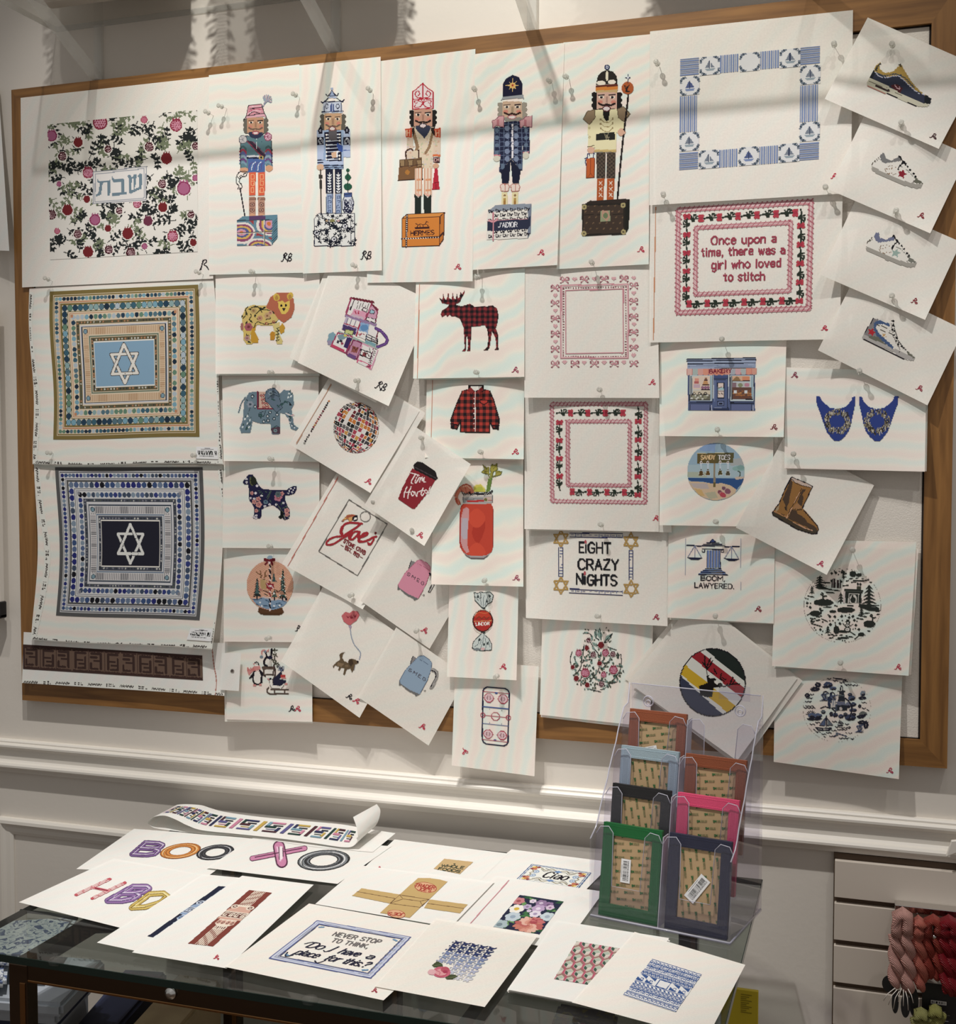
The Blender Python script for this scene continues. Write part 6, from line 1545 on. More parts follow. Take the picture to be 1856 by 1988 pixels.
def d_mary():
  a = art('mary',Y1,395,80,1285,1850,1.2)
  def juice(x,y):
    c = np.tile(np.array((208,66,44),float),(len(x),1)); c[(np.sin(x / 60.) + np.sin(y / 130. + x / 200.)) > .55] = (188,52,40); c[(np.sin(x / 90. + 2) + np.sin(y / 100.)) < -.8] = (222,76,48); return c
  a.P('520,880 560,840 620,820 1060,820 1100,880 1116,940 1112,1620 1080,1720 1000,1790 640,1780 560,1720 500,1620 496,1000',juice)
  a.P('560,930 620,896 672,930 660,1160 640,1400 640,1600 672,1720 620,1740 550,1640 512,1520 524,1080',(206,150,150)); a.P('540,1100 640,1100 636,1480 560,1480 520,1400',(186,172,182)); a.line([(506,1000),(500,1560)],18,(170,46,40)); a.line([(1108,940),(1106,1600)],18,(150,40,40))
  a.P('560,1720 660,1790 980,1786 1060,1730 1000,1810 940,1840 700,1840 620,1800',(170,160,160)); a.lines('600,1770 700,1834 940,1838 1010,1790',16,(100,90,92))
  a.P('540,720 560,700 1090,680 1106,700 1100,810 980,840 640,834 560,810',(162,162,166)); a.P('560,660 1090,640 1100,690 560,720',(206,196,190)); a.P('620,770 940,762 950,800 640,800',(196,50,48)); a.lines('560,700 560,810|1100,680 1100,800|600,750 950,744',12,(110,108,110)); a.P('930,720 1080,700 1080,790 960,800',(206,178,160)); a.ell(976,760,30,30,(112,112,60)); a.line([(1020,772),(1100,772)],14,(150,60,60)); a.line([(600,826),(1080,822)],14,(190,170,160))
  # shrimp, lemon, celery
  a.P('400,700 430,620 500,540 560,490 640,470 700,500 740,560 760,620 700,660 600,640 560,600 500,620 470,680 460,720',(222,126,100)); a.P('404,720 460,720 500,790 516,840 470,860 430,820',(206,90,66)); a.lines('500,540 560,620|590,480 620,630|660,480 700,640',14,(200,90,72)); a.curve('404,690 440,610 520,510 620,474 700,510',14,(190,80,60)); a.lines('460,730 480,840',14,(226,150,120)); a.lines('560,520 640,500 700,560',16,(240,190,160))
  a.P('750,530 800,490 880,480 950,530 970,610 760,612',(222,206,80)); a.P('790,560 840,520 900,520 940,570 940,606 790,606',(196,200,70)); a.lines('750,530 800,484 890,476 960,560',12,(236,226,140))
  a.P('1020,370 1100,340 1080,450 1050,600 980,620 1000,480',(118,150,66)); a.lines('1040,400 1010,600|1080,370 1050,560',14,(90,122,52))
  for t in ('1040,340 1020,290 930,270 896,250 960,200 920,120 990,170 1030,160 1040,220 1030,290','1070,330 1060,180 1090,100 1130,130 1180,90 1190,200 1110,250 1100,330','1100,340 1160,300 1160,230 1270,240 1250,300 1180,320'): a.P(t,(176,164,66),(112,112,44),12)
  a.lines('930,130 1000,200|940,250 1020,230|1090,110 1120,200|1180,110 1130,180|1180,260 1250,250|1010,180 1030,200',14,(122,118,48)); a.lines('1060,280 1070,350',30,(150,156,66))
  for i in range(22): a.line([(530 + i * 25,610 + (i * 37 % 44)),(552 + i * 25,650 + (i * 29 % 36) - (30 if i > 19 else 0))],15,K)
  for i in range(7): a.ell(780 + i * 28,650 + (i * 31 % 30),18,16,K,inner=.4);
  for x,y in ((1010,640),(1050,640),(1090,600),(1070,620)): a.ell(x,y,22,20,K,inner=.4)
  a.build('painted_cocktail_jar')
d_mary()
def d_candy():
  a = art('candy',C12,325,290,515,800,1.1)
  lt,g = (206,216,212),(56,62,64)
  a.P('348,302 376,312 400,300 440,306 480,300 510,328 494,384 460,400 436,430 414,430 384,400 356,372',lt,g,6); a.P('420,640 436,660 470,690 496,740 494,786 440,790 400,790 332,770 340,720 380,676',lt,g,6)
  for t in ('376,320 400,360 410,410|430,330 426,380 424,420|470,320 450,370 440,410|490,350 470,380|360,340 384,372','430,660 420,720 400,780|440,690 450,740 440,784|390,690 380,740 350,760|470,710 480,760|410,700 396,740'): a.lines(t,5,(110,124,126))
  for x,y in ((392,700),(456,380),(462,730),(380,340),(430,740),(478,336)): a.ell(x,y,8,12,g)
  a.lines('402,310 404,350|410,640 440,640',7,K); a.ell(370,780,30,10,(120,132,134)); a.ell(420,776,18,12,(222,178,180))
  a.ell(420,540,86,94,(76,34,32)); a.ell(420,540,76,84,(190,42,40)); a.P('350,500 390,464 450,462 490,500 480,512 350,512',(206,60,44)); a.curve('356,490 390,470 440,480 480,460',5,(226,120,70)); a.lines('350,546 492,540',6,(222,150,90)); a.curve('366,528 390,506 410,526 430,506 450,526 474,510',6,(120,60,36))
  a.text('LINDOR',(362,580),(476,576),(0,-24),6,(240,232,224)); a.curve('344,600 370,630 410,646 460,626 494,590',6,(226,206,190)); a.curve('350,500 380,458 430,448 480,470',5,(214,190,170))
  a.lines('414,430 436,440|408,640 436,640',10,g)
  a.build('painted_wrapped_candy')
  a = art('rink',C12,405,1085,655,1605,1.05)
  a.quad((840 + 416 / 4.32,1080 + 1086 / 4.32),(840 + 650 / 4.32,1080 + 1106 / 4.32),(840 + 636 / 4.32,1080 + 1602 / 4.32),(840 + 408 / 4.32,1080 + 1576 / 4.32),23,49)
  P2 = (190,58,84); B = (70,96,160)
  a.line([(.6,4.4),(1.6,2.2),(4,.7),(19,.7),(21.6,2.2),(22.4,4.4),(22.4,44.6),(21.4,46.8),(19,48.3),(4,48.3),(1.6,46.8),(.6,44.6)],1.05,NAVY,True)
  for y in (4.4,44.7): a.line([(1,y),(22,y)],.5,P2)
  for y in (17.2,31.2): a.line([(.8,y),(22.2,y)],.75,B)
  a.line([(.8,24.2),(22.2,24.2)],.7,P2)
  octa = lambda x,y,r: [(x + r * math.cos(math.pi / 8 + k * math.pi / 4),y + r * math.sin(math.pi / 8 + k * math.pi / 4)) for k in range(8)]
  a.line(octa(11.5,24.2,3.6),.55,P2,True)
  for x in (.9,22.1): a.line(octa(x,24.2,1.9),.5,P2,True)
  for x in (5.6,17.4):
    for y in (9.4,39.6):
      a.poly(octa(x,y,3.8),(232,196,200)); a.line(octa(x,y,3.8),.55,P2,True)
      for dx in (-.8,.8):
        for dy in (-1.2,1.2): a.line([(x + dx,y + dy * .4),(x + dx,y + dy * 1.4)],.45,(120,40,60)); a.line([(x + dx,y + dy * .4),(x + dx * 2.1,y + dy * .4)],.45,(120,40,60))
      for s_ in (-1,1): a.line([(x + s_ * 3.7,y),(x + s_ * 4.4,y)],.45,P2)
  a.poly([(10.2,4.4),(10.8,5.6),(12.4,5.6),(13,4.4)],(60,90,160)); a.poly([(10.2,44.7),(10.8,43.4),(12.4,43.4),(13,44.7)],(60,90,160))
  for x,y in ((6.5,18.6),(16.6,18.6),(6.5,30),(16.6,30)): a.ell(x,y,.35,.35,(120,130,150))
  a.build('painted_hockey_rink')
d_candy()

# ------------------------------------------------------------------ painted designs: middle and right columns
Y2 = (740,1070,6.214); Y3 = (1480,900,13.25); Y4 = (1560,740,5.067); Y5 = (1090,1200,7.129); Y8 = (1300,1200,4.073)
def d_coffee():
  a = art('coffee',C10,620,465,840,725,1.2)
  a.P('700,508 822,566 776,640 712,720 700,718 626,668 648,610',(150,36,44)); a.P('704,492 726,472 754,478 820,524 832,560 822,572 712,516',(32,28,30)); a.lines('708,500 824,560',5,(70,64,66))
  w_ = (236,224,220)
  a.curve('690,532 706,536 736,544',5,w_); a.curve('716,538 704,560 694,582 702,588',6,w_)
  a.curve('722,556 714,578 720,584 730,566',5,w_); a.curve('730,572 736,558 742,560 738,580',5,w_); a.curve('742,566 752,554 752,574 762,556 760,578 768,580',5,w_); a.ell(728,548,3.5,3.5,w_)
  a.curve('672,606 660,634 656,660',6,w_); a.curve('694,604 682,632 676,664',6,w_); a.lines('664,634 690,632',5,w_); a.ell(702,640,10,14,w_,inner=.5); a.curve('712,630 720,650 722,656',5,w_)
  a.curve('724,654 728,632 740,630',5,w_); a.curve('756,610 746,640 752,650 760,640',6,w_); a.lines('740,626 768,624',5,w_); a.ell(772,630,9,12,w_,inner=.5); a.curve('784,640 790,612 794,606',5,w_)
  a.build('painted_coffee_cup')
def d_crab():
  a = art('crab',Z4,180,-20,1580,1540,1.15)
  a.lines('800,0 1565,490 970,1520 195,1035 800,0',17,(112,106,102)); a.ell(1125,338,108,108,(126,120,116),inner=.86)
  R_ = (176,40,48)
  a.curve('1060,480 900,465 760,470 670,540 640,620 660,700 700,720 800,650 940,560 1040,480',42,R_); a.curve('660,560 640,640 660,700',62,R_)
  a.curve('860,640 760,720 640,790 520,870 400,905 345,880 400,800 520,745 640,735',38,R_); a.curve('720,700 820,640 900,590',40,R_)
  a.curve('1000,640 920,640 850,700 830,780 880,790 980,690 1010,640 1000,700 980,760',40,R_); a.curve('820,700 800,770 830,790',50,R_)
  a.curve('980,760 1080,740 1170,690 1150,660 1080,690 1010,770 1010,830 1080,840 1180,810 1290,750',42,R_); a.curve('1000,780 1000,830 1040,840',56,R_)
  a.curve('1350,740 1300,750 1290,800 1250,880 1200,900 1180,860',36,R_); a.ell(1330,668,22,26,(120,40,44)); a.ell(1210,886,34,24,R_)
  for t,p0,p1,u,w_ in (('STONE CRAB',(688,850),(1108,1100),(28,-66),17),('EST. 1913',(716,985),(985,1160),(26,-64),17)): a.text(t,p0,p1,u,w_,(140,46,52))
  a.lines('640,905 690,945|1020,1140 1070,1175',12,(130,60,62))
  a.P('650,440 700,370 760,310 850,290 940,310 960,350 900,400 840,430 800,440 780,390 720,400 690,440',(196,120,70)); a.P('740,330 850,296 940,320 880,360 800,400',(176,84,62)); a.P('790,360 870,340 850,430 810,440',(222,170,96)); a.ell(920,380,56,50,K); a.ell(930,378,28,20,WHT); a.ell(905,400,14,10,WHT); a.P('900,320 970,310 970,350',K); a.ell(668,430,20,14,(150,90,84)); a.ell(720,380,16,14,(230,190,110))
  a.build('painted_crab_restaurant_tag')
def d_kettles():
  for key,dy,dx,c,dk in (('kettle1',0,0,(226,142,168),(190,92,120)),('kettle2',1155,18,(142,168,194),(84,104,132))):
    a = art(key,Y2,185 + dx,95 + dy,690 if dy else 650,610 + dy,1.15)
    f = lambda t: ' '.join('%f,%f' % (float(q.split(',')[0]) + dx,float(q.split(',')[1]) + dy) for q in t.split())
    a.P(f('362,108 372,116 400,130 420,140 380,180 340,210 332,204 352,150'),(140,136,134)); a.lines(f('366,108 350,150 334,206'),8,K)
    a.P(f('206,398 270,286 330,220 400,150 440,110 490,106 560,150 592,190 588,260 540,400 450,570 420,584 330,520 210,444'),c,dk,5)
    a.lines(f('440,150 500,180 584,232'),5,dk)
    a.P(f('200,400 216,444 330,520 420,560 450,572 400,596 384,570 300,530 230,462 196,466'),(116,114,112))
    a.text('SMEG',(312 + dx,288 + dy),(508 + dx,412 + dy),(14,-32),7,(70,56,66),3.6)
    a.lines(f('480,516 500,526'),5,(120,116,114)); a.ell(510 + dx,532 + dy,12,10,(120,116,114),inner=.5)
    if not dy: a.P('574,262 600,260 602,300 586,300',K); a.curve('600,290 590,340',6,(150,146,144)); a.lines('640,404 590,496 570,490 610,404',11,(70,66,68)); a.lines('630,410 586,490',4,(222,220,216))
    else:
      a.P('600,1410 640,1410 690,1450 690,1520 640,1640 600,1664 582,1650 620,1590 660,1510 640,1466 604,1450',(168,164,160)); a.curve('612,1440 650,1460 660,1510 620,1590 592,1650',12,K); a.curve('640,1416 680,1460 672,1530 620,1650',5,(120,116,114)); a.ell(600,1652,18,12,(150,146,144))
    a.build('painted_kettle')
def d_dog():
  a = art('dog',C9,840,1110,1035,1560,1.15)
  a.P('902,1150 926,1124 956,1132 976,1116 1010,1120 1022,1148 1004,1180 956,1214 916,1190',(206,100,104)); a.lines('936,1152 944,1164 954,1150|966,1146 960,1166 974,1160|984,1146 992,1162 1000,1142',5,(150,40,54)); a.ell(966,1162,9,9,(150,40,54)); a.P('946,1214 972,1214 960,1240',(170,150,176))
  a.curve('960,1240 968,1290 986,1340 1010,1370 1028,1400 1020,1440',5,(146,158,186)); a.curve('990,1480 984,1510',5,(150,160,186))
  br = (106,84,62)
  a.P('892,1444 888,1410 900,1396 926,1390 910,1406 906,1430 920,1452 944,1462 950,1440 976,1436 1010,1450 1014,1464 992,1474 984,1510 970,1530 962,1500 936,1506 922,1548 912,1540 922,1500 900,1496 884,1518 878,1508 886,1490 860,1480 848,1500 844,1484 866,1460',br); a.P('952,1440 976,1440 980,1470 964,1490 950,1470',(70,54,42)); a.ell(1008,1456,7,6,K); a.P('880,1460 920,1470 900,1490 870,1480',(140,112,84)); a.ell(936,1484,12,8,(130,104,78))
  a.build('painted_puppy_and_heart_balloon')
def d_bows():
  a = art('bows',C13,235,115,870,765,1.7); P_ = (206,140,150); D_ = (150,84,96)
  def bow(x,y):
    for s_ in (-1,1):
      a.curve([(x,y),(x + s_ * 14,y - 20),(x + s_ * 27,y - 16),(x + s_ * 22,y - 2),(x,y)],6,P_); a.line([(x,y),(x + s_ * 16,y + 14),(x + s_ * 26,y + 20)],6,P_); a.ell(x + s_ * 25,y - 12,5,5,D_); a.ell(x + s_ * 24,y + 20,6,5,D_); a.ell(x + s_ * 28,y - 4,4,4,D_)
  def hrt(x,y):
    a.ell(x - 7,y - 4,9,8,(222,170,174)); a.ell(x + 7,y - 4,9,8,(222,170,174)); a.P('%d,%d %d,%d %d,%d' % (x - 15,y,x + 15,y,x,y + 15),(222,170,174))
  for i,x in enumerate((342,478,614,750)): bow(x,154 - i * 3); hrt(x + 68,150 - i * 3)
  for i in range(6):
    bow(276,210 + i * 105); bow(818,194 + i * 107)
    if i < 5: hrt(278,260 + i * 106); hrt(818,244 + i * 107)
  for x in (412,546,682): bow(x,732);
  for x in (342,478,614,750): hrt(x,722)
  for k,c in ((0,P_),(34,P_)): a.line([(316 + k,192 + k),(780 - k,182 + k),(780 - k,692 - k),(316 + k,694 - k)],7.5,c,True)
  a.line([(322,198),(774,188),(774,686),(322,688)],6,(230,190,194),True)
  for i in range(26): a.ell(333 + i * 17.2,210 - i * .35,4.5,4.5,D_); a.ell(333 + i * 17.2,682,4.5,4.5,D_)
  for i in range(27): a.ell(333,214 + i * 17.6,4.5,4.5,D_); a.ell(763,202 + i * 18,4.5,4.5,D_)
  a.build('painted_bow_border')
  q = [(1065,778),(1260.5,777),(1259,982),(1065.5,979)]; a = Art(SH['roses'],(1065,777,1261,982),1.6,q=q)
  a.quad((1068.2,781.1),(1257.5,780.6),(1256.3,978.9),(1068.7,976),22,23)
  rope(a,.4,.4,21.6,22.6,.85,.9); rope(a,4.0,4.3,18.0,18.8,.8,.9)
  for i in range(4): rosebud(a,2.9 + i * 3.95,2.4,1,0,1.05); rosebud(a,18.6 - i * 3.95,20.4,-1,0,1.05)
  for i in range(5): rosebud(a,19.9,2.6 + i * 4.15,0,1,1.05)
  for i in range(4): rosebud(a,2.1,18.6 - i * 4.1,0,-1,1.05)
  a.build('painted_rose_border')
def d_eight():
  a = art('eight',C14,325,130,1100,735,1.4)
  Gd = (186,150,80)
  for x,y in ((402,206),(1016,230),(402,616),(1018,646)):
    for up in (1,-1): a.line([(x + 70 * math.sin(k * 2.0944),y - up * 74 * math.cos(k * 2.0944)) for k in range(3)],13,Gd,True)
  for p,q in (((478,160),(942,168)),((478,650),(942,674))):
    for d in (0,34): a.line([(p[0],p[1] + d - 4),(q[0],q[1] + d - 4)],7,(44,50,96))
    for i in range(10): x = p[0] + (q[0] - p[0]) * i / 9; a.line([(x,p[1] + 6 + i),(x,p[1] + 24 + i * 1.5)],4,(120,130,170)); a.line([(x + 14,p[1] + 14 + i),(x + 34,p[1] + 14 + i)],6,(150,150,170) if i < 9 else None) if i < 9 else None
  for x,y0,y1 in ((384,286,536),(1000,312,566)):
    for d in (0,34): a.line([(x + d,y0),(x + d,y1)],7,(44,50,96))
    for i in range(11): a.line([(x + 6,y0 + (y1 - y0) * i / 10),(x + 28,y0 + (y1 - y0) * i / 10)],4,(110,120,170))
  c = (32,32,40)
  for t,x0,x1,y in (('E',564,602,326),('GHT',644,836,330),('CRAZY',556,904,474),('N',540,592,602),('GHTS',638,890,612)): a.text(t,(x0,y),(x1,y + (x1 - x0) * .02),(0,-88),16,c,1.4)
  for x,y in ((619,328),(611,604)): a.line([(x,y),(x,y - 66)],15,c); a.ell(x,y - 92,10,16,(200,84,90)); a.ell(x,y - 106,4,8,(170,60,70))
  a.build('painted_words_and_gold_stars')
def d_pom():
  a = art('pom',Y5,100,110,870,1040,1.1)
  G = [(52,70,64),(84,92,76),(112,146,134),(70,80,68)]; S_ = (34,44,42)
  for t in ('400,330 460,430 530,530 530,640 500,740 440,820 380,880','310,370 300,520|310,370 240,400','280,530 270,660 220,750 160,790','130,640 120,560 150,460','180,530 200,620 240,660','280,620 340,580 420,570','560,700 640,620 680,540','820,500 830,640 790,760 700,870 600,970 540,990','640,400 760,440','270,930 270,830 340,790','440,820 540,860 690,900 770,880','370,980 460,1000 540,1020','460,180 470,260 520,300','530,140 550,290','700,220 640,320 590,340','300,210 380,210 430,260','560,600 600,560','460,900 460,980','600,660 560,720'): a.curve(t.split('|')[0],10,S_)
  r = random.Random(6)
  for i in range(270):
    x,y = r.uniform(120,860),r.uniform(380,1010)
    if ((x - 485) / 365) ** 2 + ((y - 690) / 325) ** 2 < 1: leaf(a,x,y,r.uniform(30,50),r.uniform(-3,3),13,r.choice(G))
  for x,y,L,an,w_ in ((690,215,150,2.3,30),(545,300,160,-1.75,34),(470,280,120,-1.5,24),(400,330,90,-1.2,18),(300,210,80,-.2,14),(420,330,100,.7,18),(420,390,70,.9,16)): leaf(a,x,y,L,an,w_,(132,160,152));
  for i in range(22): leaf(a,r.uniform(310,680),r.uniform(150,380),34,r.uniform(-2.5,-.6),9,r.choice(G))
  a.lines('530,140 552,300|700,215 590,340|470,160 480,270 520,310',9,S_)
  for t in ((374,306,30,'seed'),(548,376,42,'dark'),(238,484,44,'pinkseed'),(352,416,30,'dark'),(440,508,38,'seed'),(608,482,48,'pinkseed'),(712,500,36,'seed'),(528,628,32,'dark'),(155,680,28,'dark'),(330,760,60,'pinkseed'),(720,720,58,'pinkseed'),(584,784,38,'pinkseed'),(205,836,36,'dark'),(358,928,32,'dark'),(554,914,36,'seed')):
    a.ell(t[0],t[1],t[2] + 6,t[2] + 6,(222,212,204)); pome(a,*t)
  a.build('painted_pomegranate')
def d_bakery():
  a = art('bakery',Z5,135,150,1620,1285,1.15)
  B = (84,100,146); LB = (156,174,200); DB = (36,40,62)
  a.P('150,190 1610,160 1600,380 160,390',LB); a.lines('150,190 1605,160',22,DB); a.lines('150,232 1605,200',24,DB); a.lines('170,290 1590,268',22,DB); a.lines('180,330 1590,300',10,(120,136,166)); a.lines('170,380 1590,372',9,(90,90,110)); a.lines('180,350 1590,336',20,(130,146,178))
  a.rect(170,520,1590,1275,B)
  cols = [(222,178,172),(170,184,180),(220,160,152),(226,150,124),(222,150,130),(226,140,112),(226,140,112),(222,150,130),(174,176,186),(214,168,170),(176,184,184),(226,150,124),(222,160,140)]
  for i,c in enumerate(cols): x = 150 + i * 114; a.P('%d,%d %d,%d %d,%d %d,%d' % (x,396 - i,x + 112,395 - i,x + 112,515 - i * 2,x,520 - i * 2),c); a.ell(x + 56,516 - i * 2,56,22,c); a.line([(x,396),(x,520)],8,(206,120,110))
  a.text('BAKERY',(630,486),(1090,474),(0,-78),20,(136,40,60),1.4)
  for x0,x1 in ((200,690),(1060,1570)):
    a.rect(x0,530,x1,1075,(190,206,214)); a.rect(x0 + 12,540,x0 + 60,1050,(128,134,140)); a.rect(x1 - 60,540,x1 - 20,1050,(150,176,190)); a.line([(x0,530),(x0,1080)],14,DB); a.line([(x1,530),(x1,1080)],14,DB); a.line([(x0,1100),(x1,1100)],16,DB); a.line([(x0,1128),(x1,1128)],16,DB); a.rect(x0 + 20,1150,x1 - 40,1275,(98,108,150)); a.line([(x0 + 20,1150),(x0 + 20,1275)],12,DB); a.line([(x1 - 50,1150),(x1 - 50,1275)],14,DB); a.line([(x1 - 20,1170),(x1 - 14,1275)],16,(206,206,216))
  a.rect(270,550,640,840,(228,200,180)); a.rect(310,590,400,700,(226,150,130)); a.rect(300,660,405,706,(190,96,96)); a.rect(290,720,420,800,(200,170,186)); a.P('480,740 610,740 580,640 560,590 530,590 500,660',(206,150,100)); a.rect(516,622,584,640,(70,40,50)); a.rect(470,724,620,742,(80,50,50)); a.ell(546,596,26,20,(150,100,80))
  for x in (480,540,600): a.ell(x,790,30,34,(150,100,130))
  a.rect(450,820,640,842,(60,40,56)); a.rect(270,850,640,1050,(214,200,174)); a.rect(220,940,640,1050,(110,104,92))
  for x in (300,420,540): a.ell(x,920,34,34,K,inner=.55); a.ell(x,990,46,40,(150,150,124)); a.line([(x - 50,935),(x + 50,935)],12,K)
  for x,y in ((250,1020),(330,960),(380,1000),(440,970),(480,1030),(580,960),(350,1030)): a.ell(x,y,24,20,(206,206,196))
  a.line([(205,1050),(640,1050)],14,K)
  a.rect(1110,545,1480,640,(226,178,140)); a.rect(1110,640,1480,660,(96,60,56)); a.P('1110,640 1160,590 1200,550 1250,580 1290,640',(150,120,80)); a.rect(1320,560,1470,640,(222,140,104)); a.rect(1110,680,1480,790,(190,190,190)); a.rect(1110,690,1195,790,(140,110,120)); a.ell(1280,740,50,44,(140,146,110)); a.ell(1420,736,50,44,(196,130,150)); a.rect(1110,790,1520,1040,(110,76,66))
  for i in range(26): a.ell(1130 + (i * 61) % 390,860 + (i * 43) % 170,26,17,((150,90,56),(196,130,72),(176,110,60),(120,70,50))[i % 4])
  for x in (1175,1400): a.rect(x - 28,850,x + 26,915,(214,220,224))
  a.line([(1108,850),(1108,1040)],12,K); a.line([(1390,1040),(1550,1040)],14,K)
  a.rect(700,530,1050,1275,B); a.rect(720,545,1020,600,(70,84,130)); a.lines('720,600 1020,596|735,625 1020,620',12,DB); a.line([(706,530),(706,1020)],20,(206,214,222)); a.line([(1036,530),(1036,1020)],20,(206,214,222)); a.line([(1015,540),(1010,1250)],16,DB); a.line([(740,640),(740,1220)],9,(130,146,184))
  a.rect(790,680,945,1020,DB); a.rect(808,696,926,1002,(226,206,196)); a.rect(808,780,926,850,(166,200,206)); a.line([(806,862),(928,862)],14,(96,84,90)); a.lines('820,800 880,780|820,910 850,930|880,910 910,940',20,(130,120,110)); a.rect(790,1080,940,1180,DB); a.rect(806,1094,926,1166,(110,124,170)); a.rect(830,1110,904,1150,DB); a.line([(730,1215),(1010,1215)],10,(150,160,190)); a.rect(700,1230,1050,1275,(50,58,90))
  a.build('painted_bakery_front')
def d_sandy():
  a = art('sandy',Z6,180,125,1670,1610,1.15)
  a.ell(925,870,735,735,(150,176,196)); mk = a.on.copy(); a.clip = mk
  a.P('200,700 1660,680 1660,1020 200,1020',(164,192,200)); a.rect(180,880,700,1020,(172,182,164)); a.P('1300,560 1660,500 1660,700 1300,720',(170,178,176)); a.P('560,150 920,140 900,360 500,330',(132,166,206))
  a.P('200,1030 1640,1050 1640,1130 1450,1340 1290,1220 1100,1170 780,1170 600,1130 300,1120 220,1080',(44,84,142))
  a.P('200,1130 300,1120 600,1140 780,1170 1100,1170 1290,1220 1450,1330 1400,1500 900,1620 500,1500 240,1200',(214,186,150)); a.P('260,1160 700,1180 760,1320 500,1300 340,1270',(190,176,172)); a.P('360,1300 560,1340 640,1500 520,1500',(214,176,110)); a.P('640,1420 900,1380 980,1540 760,1580',(184,180,150)); a.P('1400,1010 1660,1000 1640,1050 1440,1080',(206,184,168))
  a.rect(866,660,914,1270,(150,134,112)); a.rect(852,1150,912,1270,(112,96,56))
  a.P('450,405 1390,385 1370,640 450,660',(106,88,50)); a.P('940,390 1390,385 1370,640 940,650',(96,92,56)); a.lines('440,400 1400,380',8,(222,206,160)); a.lines('450,664 1370,644',8,(200,210,216))
  a.text('SANDY',(540,556),(900,556),(6,-112),22,(232,196,140),1.3); a.text('TOES',(990,560),(1280,560),(6,-114),22,(226,224,222),1.3)
  for x,y,c in ((545,640,(96,70,36)),(720,640,(104,76,34)),(1036,630,(90,82,40)),(1236,640,(84,80,60))):
    a.ell(x,y,34,46,(226,214,214)); a.ell(x,y - 8,18,18,(110,96,70)); a.line([(x,y + 40),(x,y + 170)],40,(190,206,222)); a.P('%d,%d %d,%d %d,%d %d,%d' % (x - 64,y + 330,x - 40,y + 210,x + 40,y + 210,x + 64,y + 330),c,(200,206,206),9); a.ell(x,y + 180,22,14,(110,90,70))
  a.ell(1520,790,170,66,(140,180,176)); a.ell(1560,760,90,60,(128,166,160)); a.curve('1500,860 1550,900 1550,960 1530,1000',30,(70,84,70)); a.ell(1540,1015,100,18,(206,180,160))
  for x,y,rx,ry,c in ((1130,1300,56,46,(120,80,96)),(1228,1376,80,70,(140,84,104)),(1030,1402,62,50,(140,72,88)),(1105,1468,86,62,(190,70,84))): a.ell(x,y,rx + 8,ry + 8,(206,170,160),30); a.ell(x,y,rx,ry,c,30)
  a.build('painted_beach_scene')
def d_law():
  a = art('law',C15,200,1385,590,1735,1.1)
  B = (112,136,196)
  a.P('372,1412 390,1394 410,1412',(60,80,140),NAVY,4); a.lines('350,1418 430,1418|330,1428 450,1428|314,1438 470,1438',6,NAVY); a.lines('218,1434 310,1440|470,1444 566,1443',7,NAVY)
  a.lines('320,1458 462,1464',6,NAVY); a.curve('320,1470 322,1480 336,1478 336,1466',5,NAVY); a.curve('462,1474 460,1482 446,1480 448,1470',5,NAVY)
  for i in range(5): a.rect(352 + i * 19,1470,364 + i * 19,1584,B); a.line([(352 + i * 19,1470),(352 + i * 19,1584)],4,NAVY)
  a.line([(440,1472),(440,1584)],4,NAVY); a.lines('340,1590 446,1592|324,1602 450,1604|310,1614 470,1616|296,1628 488,1632',6,NAVY); a.lines('336,1596 446,1598|314,1608 460,1610|300,1621 476,1623',4,(110,140,190))
  for x,y in ((270,1438),(516,1444)): a.lines('%d,%d %d,%d|%d,%d %d,%d|%d,%d %d,%d' % (x,y,x - 48,y + 78,x,y,x + 46,y + 80,x,y,x,y + 80),4,(130,140,170)); a.P('%d,%d %d,%d %d,%d %d,%d' % (x - 54,y + 76,x + 56,y + 80,x + 26,y + 94,x - 20,y + 94),NAVY)
  a.text('BOOM,',(312,1668),(470,1672),(0,-30),5.5,(40,38,46)); a.text('LAWYERED.',(270,1716),(530,1724),(0,-32),5.5,(40,38,46))
  for x in (208,576): a.line([(x,1390),(x,1730)],2.6,(170,178,190))
  a.build('painted_scales_and_words')
def d_pumps():
  a = art('pumps',Y4,110,140,945,605,1.6)
  B = (44,66,142); r = random.Random(9)
  for dx in (0,412):
    f = (lambda x: x) if not dx else (lambda x: 1056 - x)
    S_ = lambda t: [(f(float(q.split(',')[0])),float(q.split(',')[1])) for q in t.split()]
    a.poly(S_('122,150 160,150 186,200 260,262 340,274 420,250 470,190 482,154 510,154 506,230 484,330 466,420 444,490 400,550 350,590 310,590 270,550 230,500 200,420 160,300 132,230'),B)
    for i in range(330):
      an = r.uniform(0,2 * math.pi); rr = r.uniform(.64,1.1); x = 332 + 118 * rr * math.cos(an); y = 398 + 112 * rr * math.sin(an)
      if abs(math.cos(an)) > .92 or True: a.line([(f(x),y - r.uniform(4,16)),(f(x + r.uniform(-8,8)),y + r.uniform(4,16))],7,r.choice(((150,142,128),(60,54,52),(196,186,168),(60,54,52),(120,108,90))))
    a.poly(S_('280,348 380,348 376,380 392,400 376,452 300,454 270,410 280,380'),B)
  a.build('painted_pointed_shoe_toes')
